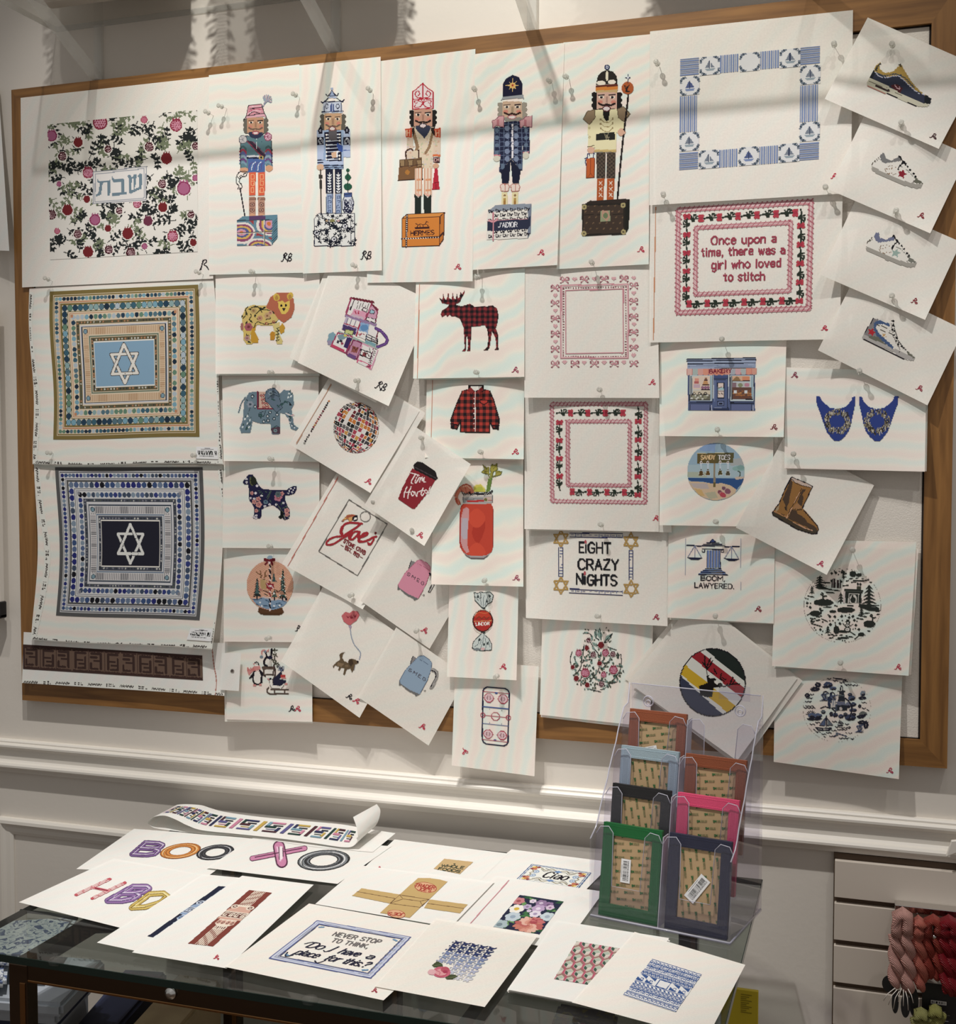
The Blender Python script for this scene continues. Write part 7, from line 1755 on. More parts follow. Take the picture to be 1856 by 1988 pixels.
def d_boot():
  a = art('boot',Y3,250,335,1455,1830,1.2)
  T = (160,108,58); D_ = (84,62,46)
  a.P('740,360 780,345 1290,580 1160,870 1030,1150 1110,1220 1300,1440 1410,1580 1440,1700 1400,1800 1280,1810 900,1690 280,1330 260,1260 340,1110 430,1030 600,640',T)
  a.P('720,400 780,480 740,700 700,860 690,1000 640,1080 640,1220 580,1180 600,1090 520,920 640,640',D_); a.P('1030,660 1120,660 1030,800 1060,870 1020,1100 960,1060 900,1000 960,820',D_); a.P('750,1200 880,1200 900,1280 1090,1400 1150,1500 1400,1650 1410,1720 1200,1660 650,1410',D_); a.P('780,1180 830,1060 900,1010 990,1100 1000,1150 860,1170',(170,124,76)); a.P('440,1050 340,1170 350,1240 420,1180',(176,150,120))
  a.P('280,1230 620,1400 800,1500 1110,1640 1440,1720 1400,1800 1280,1810 900,1690 280,1330',(72,64,48)); a.lines('280,1220 560,1340 640,1400',20,(196,140,96)); a.lines('790,1510 1100,1660 1280,1720',26,(206,150,116)); a.P('760,360 1290,580 1260,620 1060,580 790,450 730,410',(206,182,164))
  a.lines('1030,620 880,880 740,1180 620,1400',20,(214,160,120)); a.lines('1020,640 860,970 720,1170 660,1340',16,(50,34,30))
  a.lines('740,360 590,640 430,1030 260,1260 280,1330 900,1690 1280,1810 1400,1800 1440,1700 1410,1580',22,K); a.lines('760,350 1060,470 1290,580 1160,870 1030,1140',20,K); a.lines('730,400 800,440|800,460 930,530|960,550 1250,620',16,K)
  for i in range(12): a.ell(1080 + i * 29,1215 + i * 34,22,14,K,40)
  for i in range(9): a.line([(760 + i * 30,1180 - (i % 2) * 20),(776 + i * 30,1200)],12,(60,44,36))
  a.lines('580,1110 600,1190|490,1300 570,1330|900,1200 1030,1160',18,(50,36,30))
  a.build('painted_boot')
def pine(a,x,y0,y1,w,c,n=5):
  for i in range(n):
    y = y0 + (y1 - y0) * i / n; ww = w * (.3 + .7 * (i + 1) / n); h = (y1 - y0) / n
    a.P('%f,%f %f,%f %f,%f %f,%f %f,%f' % (x,y - h * .3,x + ww,y + h * .9,x + ww * .3,y + h * .6,x - ww * .4,y + h * .7,x - ww,y + h),c)
  a.rect(x - w * .12,y0,x + w * .12,y1 + 20,c)
def d_winter():
  a = art('winter',Z7,100,125,1665,1630,1.15)
  G = (44,52,46); a.ell(880,880,772,740,(150,140,134),inner=.995)
  r = random.Random(12)
  pine(a,430,300,500,150,G,4); pine(a,1415,490,930,190,G,6); pine(a,270,500,640,60,G,4); pine(a,1260,920,1080,70,G,4); pine(a,590,1300,1440,70,G,3); pine(a,850,640,820,80,G,3)
  a.P('330,520 430,470 560,520 620,560 400,550',G); a.P('1220,840 1400,900 1620,930 1620,1010 1400,980 1200,900',G)
  for x,y,w_,h in ((500,820,200,66),(340,1040,110,56),(950,970,180,56),(690,1000,70,28),(1420,1250,120,70),(1090,250,70,60),(1210,270,60,34),(760,1370,60,80),(900,1400,140,26),(1260,1460,70,36),(900,1530,120,20),(680,430,0,0)):
    if w_:
      for k in range(7): a.ell(x + w_ * .55 * math.cos(k * .9),y + h * .5 * math.sin(k * .9),w_ * .46,h * .55,G)
  for x,y,k in ((495,700,90),(1480,1130,90),(450,980,60),(900,250,90)): a.lines('%f,%f %f,%f|%f,%f %f,%f|%f,%f %f,%f|%f,%f %f,%f' % (x,y + k,x,y - k * .6,x,y,x + k * .7,y - k * .1,x,y - k * .1,x - k * .5,y - k * .5,x,y - k * .6,x - k * .3,y - k * .8),24,G)
  a.P('880,190 950,200 900,240 850,240',G); a.P('860,240 940,230 900,200 900,170',G); a.P('870,320 1000,320 900,290',G)
  for x,w_,y0 in ((675,18,360),(720,44,345),(790,44,365),(840,18,365)): a.rect(x - w_ / 2,y0,x + w_ / 2,530,(56,46,46)); a.line([(x - 24,360),(x - 24,520)],5,(214,204,198))
  a.P('640,370 690,350 690,420 650,410',G); a.P('830,370 880,390 870,430 840,420',G)
  a.P('915,545 1180,560 1300,570 1280,640 920,620',(48,50,46)); a.rect(940,620,1260,830,G); a.rect(1172,495,1250,560,(70,74,58)); a.ell(1190,450,18,28,G); a.ell(1240,455,22,28,G); a.rect(900,600,935,830,(214,204,196)); a.line([(1000,830),(1010,640),(1210,650),(1200,830)],13,(222,214,204)); a.ell(1100,740,70,76,(222,214,204)); a.rect(1030,740,1170,830,(222,214,204)); a.ell(1095,770,54,60,G); a.ell(1085,700,20,30,G); a.line([(930,590),(1270,600)],8,(90,92,84))
  def plus(x,y,k): a.P('%f,%f %f,%f %f,%f %f,%f' % (x,y - k,x + k,y,x,y + k,x - k,y),G)
  for x,y in ((668,235),(748,225),(175,830),(238,918),(628,1098),(730,1104),(866,1096),(1018,1120),(1090,1096),(1118,1176),(640,1260),(830,1242),(1148,1274),(1212,1360),(438,1362)): plus(x,y,32)
  for x,y in ((150,740),(190,750),(240,834),(172,896),(800,258),(720,190),(820,196),(596,1066),(798,1160),(626,1184),(694,1186),(880,1180),(1140,1340),(486,1396),(466,1460),(1020,1058),(940,1086),(1168,1196),(1096,1356),(350,1366),(320,1326),(880,1580),(934,1584)): a.ell(x,y,13,13,G)
  for x0,y0,x1,y1 in ((960,390,1004,380),(890,486,1000,474),(1060,414,1150,412),(1100,384,1310,388),(1020,350,1090,336),(1150,340,1190,328),(1330,380,1410,366),(1270,346,1300,346),(1420,412,1460,416),(560,616,720,630),(530,546,830,588),(980,880,1100,884),(500,916,660,910),(720,880,780,896),(190,690,310,712),(1170,1134,1290,1156),(260,1240,470,1304),(1200,1080,1360,1110),(620,1534,690,1524),(750,1556,840,1556),(700,1488,770,1476),(830,1478,880,1466),(950,1490,980,1492),(1010,1500,1090,1514),(1040,1410,1140,1470),(600,1470,690,1460),(1130,1550,1200,1490),(1570,1060,1610,1056),(180,1070,240,1040),(1270,1040,1420,1030),(470,1150,580,1200),(500,420,630,428),(440,520,640,560),(1250,860,1610,876),(1560,970,1630,980),(1390,1390,1430,1390)): a.line([(x0,y0),(x1,y1)],20,G)
  for i in range(16): a.ell(250 + r.uniform(0,240),1090 + r.uniform(0,130),22,13,G)
  a.rect(956,1165,1024,1210,G); a.line([(944,1206),(1040,1206)],12,G); a.ell(992,1230,38,32,G); a.ell(992,1228,18,18,(222,214,206)); a.ell(980,1282,50,36,G); a.ell(980,1282,32,22,(222,214,206)); a.ell(984,1364,66,56,G); a.ell(984,1362,44,36,(222,214,206)); a.ell(978,1280,9,9,G); a.ell(974,1362,9,9,G); a.lines('930,1290 890,1240|1040,1290 1090,1254',13,G); a.line([(740,1220),(740,1300)],22,(70,54,44))
  a.build('painted_snowy_village')
def d_willow():
  a = art('willow',Z8,105,175,1640,1630,1.15)
  D_ = (40,42,54); B = (92,104,138); M_ = (66,76,104)
  def wav(x,y,n,k=36,w_=17,c=D_): a.line([(x + i * k,y + (12 if i % 2 else -10)) for i in range(n + 1)],w_,c)
  for x,y,n in ((660,210,2),(780,250,3),(930,290,3),(1050,340,4),(1000,260,3),(1200,350,4),(270,560,2),(180,640,4),(150,720,4),(130,860,7),(1420,740,3),(1440,870,2),(1550,910,1),(260,1230,3),(380,1190,3),(760,1170,3),(1060,1230,2),(830,1290,3),(960,1310,6),(1140,1290,1),(750,1370,3),(880,1350,6),(390,1400,3),(520,1450,3),(630,1420,3),(700,1500,4),(920,1545,6),(1180,1560,2),(1130,1430,2),(340,1350,1),(570,1510,1),(1060,1420,1),(160,820,5)): wav(x,y,n)
  a.lines('790,190 1070,232',26,D_); a.line([(800,1500),(900,1440),(1080,1500)],22,M_); a.rect(840,1420,895,1490,(100,110,124))
  def tuft(x,y,rx,ry,c,n=8):
    for k in range(n): a.ell(x + rx * .6 * math.cos(k * 2.4),y + ry * .6 * math.sin(k * 2.4),rx * .42,ry * .42,c if k % 3 else D_)
  for x,y,rx,ry,c in ((440,340,70,60,D_),(370,440,110,50,D_),(670,340,100,70,M_),(780,420,80,40,B),(600,390,60,26,D_),(1450,540,60,60,(130,142,158)),(1440,640,90,36,D_),(1455,1000,90,60,(110,112,110)),(1400,1060,90,40,D_),(1170,1080,130,70,M_),(300,1030,90,56,B),(440,1040,90,60,B),(360,1110,170,34,D_),(1160,560,50,40,M_),(1200,640,80,60,B),(1240,780,60,50,M_),(1380,820,40,40,D_),(1120,800,60,70,(120,126,150)),(1230,910,90,40,M_),(560,950,54,44,(92,106,116)),(830,1020,60,50,M_),(960,1050,60,46,M_),(1060,1010,50,46,(80,82,92)),(1250,1010,50,40,D_),(1440,1190,100,50,D_),(1520,1240,60,90,D_),(200,580,60,50,D_),(740,1000,40,56,D_)): tuft(x,y,rx,ry,c)
  a.lines('1050,640 1130,700 1190,800 1210,880 1180,1000 1160,1080',30,D_); a.lines('680,640 700,850|730,540 720,700',56,(50,58,86)); a.lines('500,870 600,830 700,860 850,870|760,880 830,940 820,1040',24,D_)
  for cx,cy,s_ in ((600,560,1),(1390,1270,1),(800,600,-1)):
    for k in range(7): a.curve([(cx + 80,cy - 30),(cx + 20 - k * 16,cy),(cx - 20 - k * 12 + 60,cy + 60 + (k % 3) * 30),(cx - 110 + k * 30,cy + 140)],13,D_ if k % 2 else B)
  a.curve('550,560 580,500 640,500 680,540',22,D_); a.curve('720,540 770,510 820,560',22,D_)
  a.rect(930,390,960,470,D_); a.rect(985,390,1008,470,D_); a.ell(970,372,26,18,D_); a.P('870,470 1060,480 1060,500 1030,500 1020,560 920,550 920,500 880,490',(50,56,66)); a.P('910,560 1040,560 1050,720 890,710',(44,50,62)); a.rect(905,570,1040,600,(96,106,110)); a.P('880,720 1050,720 1060,800 860,800',(110,116,142)); a.rect(860,800,1095,920,(46,50,60)); a.ell(955,880,34,40,(206,198,192)); a.rect(750,690,830,850,(206,200,196)); a.line([(790,690),(790,840)],8,B); a.rect(830,780,870,930,(70,80,100))
  a.P('620,1040 640,1020 640,1290 620,1290',D_); a.P('610,1080 610,1260 470,1260',B,D_,11); a.P('640,1090 780,1250 640,1260',(110,116,130),D_,14); a.P('370,1290 560,1310 770,1300 700,1380 430,1370',D_); a.lines('450,1330 520,1340|560,1340 660,1345',18,(196,190,186)); a.lines('660,1140 660,1230',12,(206,200,196))
  a.P('930,1120 940,1220 890,1210',D_); a.P('950,1150 1020,1220 950,1220',(120,120,120),D_,12); a.P('880,1240 1010,1250 980,1280 900,1270',D_)
  for k in range(7): an = -2.9 + k * .38; a.line([(290 + 70 * math.cos(an),1020 + 60 * math.sin(an)),(290 + 120 * math.cos(an),1020 + 100 * math.sin(an))],14,D_)
  a.ell(870,900,765,725,(160,150,144),inner=.996)
  a.build('painted_pagoda_scene')
def d_stripe():
  a = art('stripe',Y8,70,230,615,785,1.9)
  a.ell(340,508,262,270,K); a.ell(340,508,254,262,(230,226,220)); c0 = a.on.copy()
  mk = ((a.gx - 340) / 254) ** 2 + ((a.gy - 508) / 262) ** 2 <= 1; a.clip = mk
  for p,q,w_,c in (((280,190),(700,530),92,(38,48,42)),((150,240),(640,640),76,(168,34,46)),((60,370),(540,760),82,(222,178,34)),((0,490),(390,850),170,(56,60,88))): a.line([p,q],w_,c)
  a.clip = None
  a.P('230,540 300,510 290,460 310,450 320,480 360,470 372,500 420,520 400,548 350,550 336,620 300,628 240,610',(26,22,22)); a.lines('300,460 290,400 276,340 280,300|292,400 316,330|296,410 340,340|290,390 262,350|300,370 326,316',10,(26,22,22)); a.lines('372,530 430,540 500,520 550,520|440,540 460,520|470,535 500,470|490,525 520,490|370,440 350,400|430,500 400,480 410,440',10,(26,22,22)); a.lines('320,430 350,440 360,410|400,450 440,490 450,470',6,(26,22,22))
  for x,y in ((322,460),(376,516),(364,504)): a.ell(x,y,12,10,WHT)
  a.build('painted_moose_head_on_stripes')
for f_ in (d_coffee,d_crab,d_kettles,d_dog,d_bows,d_eight,d_pom,d_bakery,d_sandy,d_law,d_pumps,d_boot,d_winter,d_willow,d_stripe): f_()

# ------------------------------------------------------------------ signatures painted on the canvases
def sig(key,x,y,col=(206,44,74),ang=0,k=1.0,kind='a',name='signature'):
  a = Art(SH[key],(x - 14 * k,y - 12 * k,x + 14 * k,y + 12 * k),1.1)
  ca,sa = math.cos(math.radians(ang)) * k,math.sin(math.radians(ang)) * k
  f = lambda pts: [(x + px * ca - py * sa,y + px * sa + py * ca) for px,py in pts]
  if kind == 'a':
    a.line(smooth(f([(-6,4),(-3,3.4),(-.5,-2),(1,-5),(3.6,-4.6),(3.6,-2),(1,-.4),(-2,-.6)]),k=4),1.5,col)
    a.line(smooth(f([(0,0),(2.4,3),(5,5),(6.4,3),(4.4,1.4),(3,3.4)]),k=4),1.5,col)
  elif kind == 'R':
    a.line(smooth(f([(-8,10),(-5,4),(-1,-8),(3,-10),(5,-6),(0,-1),(5,3),(9,9)]),k=4),1.8,col); a.line(f([(-2,-9),(-6,9)]),1.8,col)
  else:
    a.line(smooth(f([(-11,7),(-8,6),(-4,-8),(-7,-4),(-3,-9),(0,-6),(-4,-1),(-1,4),(2,7)]),k=4),1.7,col)
    a.line(smooth(f([(1,8),(5,-7),(9,-7),(8,-2),(4,0),(9,2),(7,6),(2,6)]),k=4),1.7,col)
  a.build(name)
sig('shabbat',396,514,K,kind='R'); sig('sol1',557,500,K,kind='B'); sig('sol2',711,496,K,kind='B'); sig('house',740,750,K,22,kind='B')
for t in (('sol3',888,518),('sol4',1050,490),('sol5',1244,484),('boats',1619,342),('once',1600,637),('moose',1000,718,(170,60,90)),('shirt',1000,877),('mary',1002,1122,(170,60,90)),
     ('disco',715,934,(206,44,74),20),('coffee',815,1038,(206,44,74),20),('kettle1',824,1223,(206,44,74),25),('kettle2',820,1410,(206,44,74),20),('dog',692,1360,(206,44,74),30),
     ('penguins',577,1376),('candy',976,1294),('rink',903,1458,(206,44,74),90),('bows',1266,742),('roses',1273,1006),('eight',1273,1198,(176,40,70)),('bakery',1502,829,(130,40,50)),
     ('law',1471,1182,(150,50,64)),('pumps',1542,728,(150,60,80)),('boot',1593,1094,(190,40,80),20),('winter',1743,1295),('willow',1727,1496,(190,50,80)),('stripe',1398,1465,(190,60,110),35),
     ('shoe1',1812,264,(70,34,36),15),('shoe2',1788,418,(150,34,46),15),('shoe3',1775,584,(150,34,46),15),('shoe4',1785,753,(170,44,66),15)): sig(*t)
sig('penguins',566,1376,K,-10); sig('dog',678,1352,K,25); sig('globe',579,1220,K,-10)

# ------------------------------------------------------------------ glass table
M['glass'] = clear_mat('table_glass',(214,220,216),0.01,0.02,gloss=1.0)
M['glass_edge'] = mat('glass_edge_green',(24,44,40),0.12,spec=0.8)
M['bronze'] = mat('dark_bronze_metal',(92,76,62),0.22,metal=0.9)
M['brass'] = mat('brass_metal',(166,124,82),0.25,metal=1.0)
TX0,TX1,TY0,TY1 = -1.278,-0.167,-0.736,-0.078
tb = empty('glass_table',(-0.72,-0.40,0.0))
tag(tb,'low glass topped table with a dark brass frame below the pin board','table')
tx,ty = 0.72,0.40
MB().box((TX0 + tx,TY0 + ty + .001,.7692),(TX1 + tx,TY1 + ty,.78)).build('glass_top',M['glass'],tb)
MB().box((TX0 + tx,TY0 + ty,.7690),(TX1 + tx,TY0 + ty + .0012,.7796)).box((TX0 + tx - .001,TY0 + ty,.769),(TX0 + tx,TY1 + ty,.7796)).box((TX1 + tx,TY0 + ty,.769),(TX1 + tx + .001,TY1 + ty,.7796)).box((TX0 + tx,TY1 + ty,.769),(TX1 + tx,TY1 + ty + .001,.7796)).build('ground_edge',M['glass_edge'],tb)
for n_,lo,hi in (('front_rail',(-1.18,-.732,.745),(-.27,-.712,.7685)),('back_rail',(-1.18,-.13,.745),(-.27,-.11,.7685)),('side_rail',(-1.18,-.712,.745),(-1.16,-.13,.7685)),('side_rail',(-.50,-.712,.745),(-.48,-.13,.7685))):
  MB().box((lo[0] + tx,lo[1] + ty,lo[2]),(hi[0] + tx,hi[1] + ty,hi[2]),.001).build(n_,M['bronze'],tb)
MB().box((-1.15 + tx,-.7325 + ty,.7425),(-.27 + tx,-.716 + ty,.7465),.001).build('brass_lip',M['brass'],tb)
for x,y in ((-1.164,-.722),(-.285,-.722),(-1.164,-.12),(-.285,-.12),(-.83,-.12)):
  b = MB().box((x - .016 + tx,y - .012 + ty,0),(x + .016 + tx,y + .012 + ty,.7685),.002).build('leg',M['bronze'],tb)
  MB().box((x + .004 + tx,y - .0135 + ty,0),(x + .013 + tx,y - .0115 + ty,.742),.0005).build('brass_inlay',M['brass'],b)
for px,py in ((332,1928),):
  p = onwall(px,py,.733)
  sc = MB().lathe([(.008,0),(.009,.002),(.008,.004),(.0055,.005),(.005,.0065),(.002,.007)],16).build('screw',M['steel'],tb)
  sc.location = (p[0] + tx,-.732 + ty,p[2]); sc.rotation_euler = (math.radians(90),0,0)
for px,py in ((115,1862),(595,1947)):
  p = ontable(px,py)
  c = MB().lathe([(.0105,-.004),(.0115,-.002),(.0115,.001),(.009,.003),(.004,.0032)],18).build('clear_bumper',M['acrylic'],tb); c.location = (p[0] + tx,TY0 + ty + .006,.7805)
# lower shelf under the glass
MB().box((-1.30 + tx,-.70 + ty,.40),(-.27 + tx,-.10 + ty,.41)).build('lower_shelf',M['glass'],tb)

# ------------------------------------------------------------------ canvases lying on the table
GT = 'canvases laid out on the glass table'
def tsheet(key,c,h0,label,m='white',lift=None,edge=None):
  return sheet(key,'needlepoint_canvas',c,flat(h0,lift),m,label,group=GT,table=True,edge=edge,n=14)
tsheet('boo',[(260,1609),(505,1627),(405,1700),(148,1687)],.0012,'white canvas with balloon letters BOO on the glass table')
tsheet('ciao',[(993,1649),(1190,1674),(1120,1745),(900,1722)],.0012,'white canvas with a tile border round the word Ciao')
tsheet('whole',[(766,1629.5),(987,1657),(905,1735),(690,1700)],.0014,'white canvas with a small tan grocery bag square')
tsheet('xo',[(497,1623),(760,1643),(655,1716),(401,1685)],.0022,'white canvas with balloon letters XO',lift=lambda u,v: .002 * v * (1 - u))
tsheet('hbd',[(221,1666.6),(430,1705),(300,1818),(36.5,1751.5)],.0024,'white canvas with balloon letters HBD at the left of the table',lift=lambda u,v: .003 * (1 - u) ** 2)
tsheet('bluecol',[(393,1697),(560,1713),(395,1874),(188,1830)],.0034,'white canvas with a blue classical column',lift=lambda u,v: .002 * (1 - u))
tsheet('trader',[(700,1680),(960,1712),(875,1800),(612,1755)],.0030,'white canvas with a tan paper bag laid out like a cross',lift=lambda u,v: .003 * u)
tsheet('redcol',[(470,1700),(609,1717.5),(440,1880),(256,1849)],.0064,'white canvas with a brick red classical column')
tsheet('never',[(600,1754),(893,1806),(744.5,1942),(436,1877)],.0078,'canvas with a blue frame round the words Do I have a place for this','plain')
tsheet('floral',[(962,1700),(1172,1731),(1090,1845),(866,1801)],.0034,'white canvas with a rectangle of garden flowers on navy')
tsheet('hound',[(846,1782),(1046,1814),(941,1955),(727,1915)],.0094,'canvas with blue houndstooth and a pink rose','coarse')
for i in range(3):
  sheet('gs%d' % i,'spare_canvas',[(1078 + i,1791 - 1.6 * i),(1301 - i * 2,1826 - 1.6 * i),(1211,1969 - 1.6 * i),(986 - i,1927 - 1.6 * i)],flat(.001 + .0026 * i),'white',
     ('lowest blank sheet of the stack under the pink and green lattice canvas','second lowest blank sheet of the stack under the pink and green lattice canvas','third sheet up in the stack, just under the pink and green lattice canvas')[i],cat='spare canvas',group='blank sheets stacked under the lattice canvas',table=True,n=4)
tsheet('lattice',[(1079.6,1786.5),(1299,1821),(1211,1964),(985,1921)],.0094,'white canvas with a pink and green cube lattice, top of a small stack')
tsheet('greek',[(1232,1809),(1447,1873),(1372,2016),(1110,1946)],.0120,'canvas with blue and white Greek key bands at the front right of the table','plain',lift=lambda u,v: -.008 * u ** 1.5)
T1 = (30,1620,3.949); T2 = (270,1550,3.639); T3 = (640,1620,5.156); T4 = (440,1740,5.156); T5 = (780,1780,7.138); T6 = (940,1640,7.733); T7 = (980,1780,3.867)
def q_(crop,*pts): return [(crop[0] + x / crop[2],crop[1] + y / crop[2]) for x,y in pts]

def foil(a,ch,P0,P1,up,w,c,dk,hi):
  a.text(ch,P0,P1,up,w * 1.9,dk); a.text(ch,P0,P1,up,w * 1.5,c)
  a.text(ch,(P0[0] + w * .15,P0[1] - w * .1),(P1[0] + w * .15,P1[1] - w * .1),up,w * .5,hi)
  a.text(ch,(P0[0] - w * .35,P0[1] + w * .1),(P1[0] - w * .35,P1[1] + w * .1),up,w * .28,dk)
def ringo(a,x,y,rx,ry,rot,c,dk,hi):
  a.ell(x,y,rx,ry,dk,rot,inner=.52); a.ell(x,y,rx * .95,ry * .93,c,rot,inner=.6)
  a.ell(x - rx * .03,y,rx * .86,ry * .84,hi,rot,inner=.94); a.ell(x,y,rx * .74,ry * .72,dk,rot,inner=.93); a.ell(x + rx * .05,y + ry * .05,rx * .9,ry * .9,dk,rot,inner=.96)
a = art('boo',T1,830,30,1700,220,1.1)
foil(a,'B',(892,152),(1055,160),(104,-90),19,(128,92,152),(70,46,90),(206,190,218))
ringo(a,1265,126,158,56,-9,(222,140,62),(150,84,34),(244,206,150)); ringo(a,1532,136,146,56,-9,(70,72,76),(30,30,34),(206,208,210)); a.build('painted_balloon_letters')
a = art('hbd',T1,430,320,1230,600,1.1)
R1 = (206,84,94)
for p,q in (((465,462),(722,342)),((590,490),(838,370))): a.line([p,q],22,R1); a.line([p,q],15,(240,218,214)); a.line([p,q],4,(190,60,76)); a.ell(p[0],p[1],15,9,R1); a.ell(q[0],q[1],15,9,R1)
a.line([(600,408),(715,432)],20,(222,130,136)); a.line([(610,410),(705,430)],10,(150,40,60))
foil(a,'B',(706,508),(868,508),(196,-108),24,(146,110,170),(92,62,120),(220,206,230)); foil(a,'D',(890,562),(1066,552),(140,-106),22,(214,182,92),(150,118,50),(240,224,160)); a.build('painted_balloon_letters')
a = art('xo',T2,770,300,1500,520,1.1)
PK = (206,128,170); PD = (92,44,74)
for p,q,w_ in (((800,424),(1170,352),38),((988,340),(1008,448),84)): a.line([p,q],w_,PD); a.line([p,q],w_ * .78,PK)
a.line([(975,345),(998,440)],12,(236,190,216)); a.line([(820,416),(1150,352)],7,PD); a.line([(1002,350),(1002,420)],26,(240,226,232)); a.lines('988,345 990,430|1016,350 1018,410',7,PD)
ringo(a,1304,437,186,72,-5,(128,130,134),(36,36,40),(226,226,228)); a.ell(1304,437,130,46,(60,60,64),-5,inner=.9); a.build('painted_balloon_letters')
def column(key,q,bg_,fl,lt,dk):
  a = Art(SH[key],(min(p[0] for p in q),min(p[1] for p in q),max(p[0] for p in q),max(p[1] for p in q)),1.0); a.quad(*q,10,40).cq(10,40)
  a.rect(0,0,10,40,bg_)
  for y0,y1 in ((0,11.5),(29,40)):
    a.rect(2.6,y0,7.4,y1,fl)
    for i in range(6): a.rect(3.0 + i * .76,y0,3.35 + i * .76,y1,bg_)
  a.rect(1.6,11.2,8.4,12.4,fl); a.rect(.9,12.4,9.1,14.4,lt)
  for x in (1.8,8.2): a.ell(x,12.6,1.5,1.5,fl); a.ell(x,12.6,.9,.9,dk,inner=.5)
  a.rect(.4,14.4,9.6,16.2,lt); a.rect(0,16.2,10,20.6,fl)
  for i in range(4): x = .5 + i * 2.4; a.line([(x + 1.8,17),(x,17),(x,20),(x + 1.9,20),(x + 1.9,18),(x + .9,18),(x + .9,19)],.42,dk)
  a.rect(.2,20.6,9.8,22,lt); a.P('1.5,22 8.5,22 8.9,25 7.4,26.5 7.6,29 2.4,29 2.6,26.5 1.1,25',fl)
  for x in (2.2,4,6,7.8): a.ell(x,24,1.0,1.5,lt); a.ell(x,24.2,.5,.9,dk,inner=.5)
  for i in range(5): a.rect(3 + i * .9,27,3.4 + i * .9,28.6,dk)
  a.build('painted_column')
column('bluecol',q_(T1,(1560,395),(1760,414),(1190,812),(1012,780)),(34,38,62),(196,208,222),(138,166,196),(48,62,96))
column('redcol',[(483.6,1727.7),(528,1733),(413.6,1837),(365.5,1831.4)],(134,62,50),(234,218,200),(214,166,146),(110,60,58))
a = art('whole',T3,1030,235,1450,395,.9)
a.P('1147,242 1435,275 1305,395 1040,342',(206,172,118)); GK = (44,60,44)
a.text('WHOLE',(1112,322),(1335,346),(16,-24),8,GK,1.0); a.text('FOODS',(1085,352),(1300,382),(14,-22),8,GK,1.0); a.ell(1250,296,12,6,GK); a.line([(1250,300),(1244,312)],4,GK); a.build('painted_grocery_bag')
a = art('trader',T3,215,425,1390,840,.9); TN = (204,168,108); LN = (104,72,48)
a.P('320,538 700,600 605,690 225,612',TN); a.P('1000,650 1380,700 1305,788 945,735',TN); a.P('885,436 1000,436 1100,450 1180,472 1090,560 800,834 505,785 700,600',TN)
a.lines('275,572 650,640|975,690 1340,740|700,605 995,650 905,730 605,690 700,605|700,605 735,645 905,668 995,650|735,645 605,690|905,668 930,715',5,LN)
ST = (176,52,44)
for cx,cy,rx,ry in ((960,530,112,52),(668,795,90,40)): a.ell(cx,cy,rx,ry,(226,172,130),8); a.ell(cx,cy,rx,ry,ST,8,inner=.93)
a.text('TRADER',(848,520),(1046,548),(18,-30),9,ST,1.0); a.text("JOE'S",(880,560),(1010,574),(14,-26),8,ST,1.0); a.text("JOE'S",(752,790),(596,780),(-16,26),8,ST,1.0); a.build('painted_paper_bag')
a = art('never',T4,405,230,1860,830,1.1)
qn = q_(T4,(905,240),(1852,405),(1445,824),(418,622)); a.quad(*qn,60,46); BL = (98,112,172)
for g,c,w_ in ((.4,(90,98,158),.75),(1.2,(206,210,226),.9),(2.0,(170,178,208),.7),(2.8,(206,212,228),.6),(3.5,BL,.5),(4.1,(60,66,100),.4)): a.line([(g,g),(60 - g,g),(60 - g,46 - g),(g,46 - g)],w_,c,True)
for x,y in ((6,6),(54,6),(6,40),(54,40)):
  for k in range(3): a.ell(x + (1 if x < 30 else -1) * .9 * k,y + (1 if y < 30 else -1) * .8 * (2 - k) * .5,.8,.7,(110,150,190))
cg = (108,104,106); cn = (38,38,60)
a.text('NEVER STOP',(18,13),(46.5,13),(0,-4.2),.7,cg,1.6); a.text('TO THINK,',(21,19.5),(43,19.5),(0,-4.0),.7,cg,1.6)
def scr(t,P0,P1,h,sl): a.text(t,P0,P1,(sl,-h),.8,cn,.9); a.text(t,(P0[0] + .3,P0[1]),(P1[0] + .3,P1[1]),(sl,-h),.6,cn,.9)
scr('Do',(11.5,29),(20,29),6.0,2.2); scr('I',(25,29),(26,29),6.0,2.4); scr('have',(31,29),(42,29),5.4,2.0); scr('a',(47,29),(50.5,29),5,1.6)
scr('place',(9.5,37.5),(22.5,37.5),5.4,2.0); scr('for',(27.5,37.5),(35,37.5),5.6,2.2); scr('this.?',(38,37.5),(51.5,37.5),5.6,2.0)
a.curve([(9,26),(12,23.4),(15,23.2)],.7,cn); a.curve([(22.5,29),(24,30),(26.5,27)],.7,cn); a.curve([(5.5,37),(7,41),(10,39)],.7,cn); a.curve([(24,40),(26.5,41.5),(29,38)],.7,cn); a.build('painted_frame_and_words')
a = art('hound',T5,350,305,1330,920,1.0)
a.quad(*q_(T5,(735,315),(1325,420),(950,905),(340,770)),10,12)
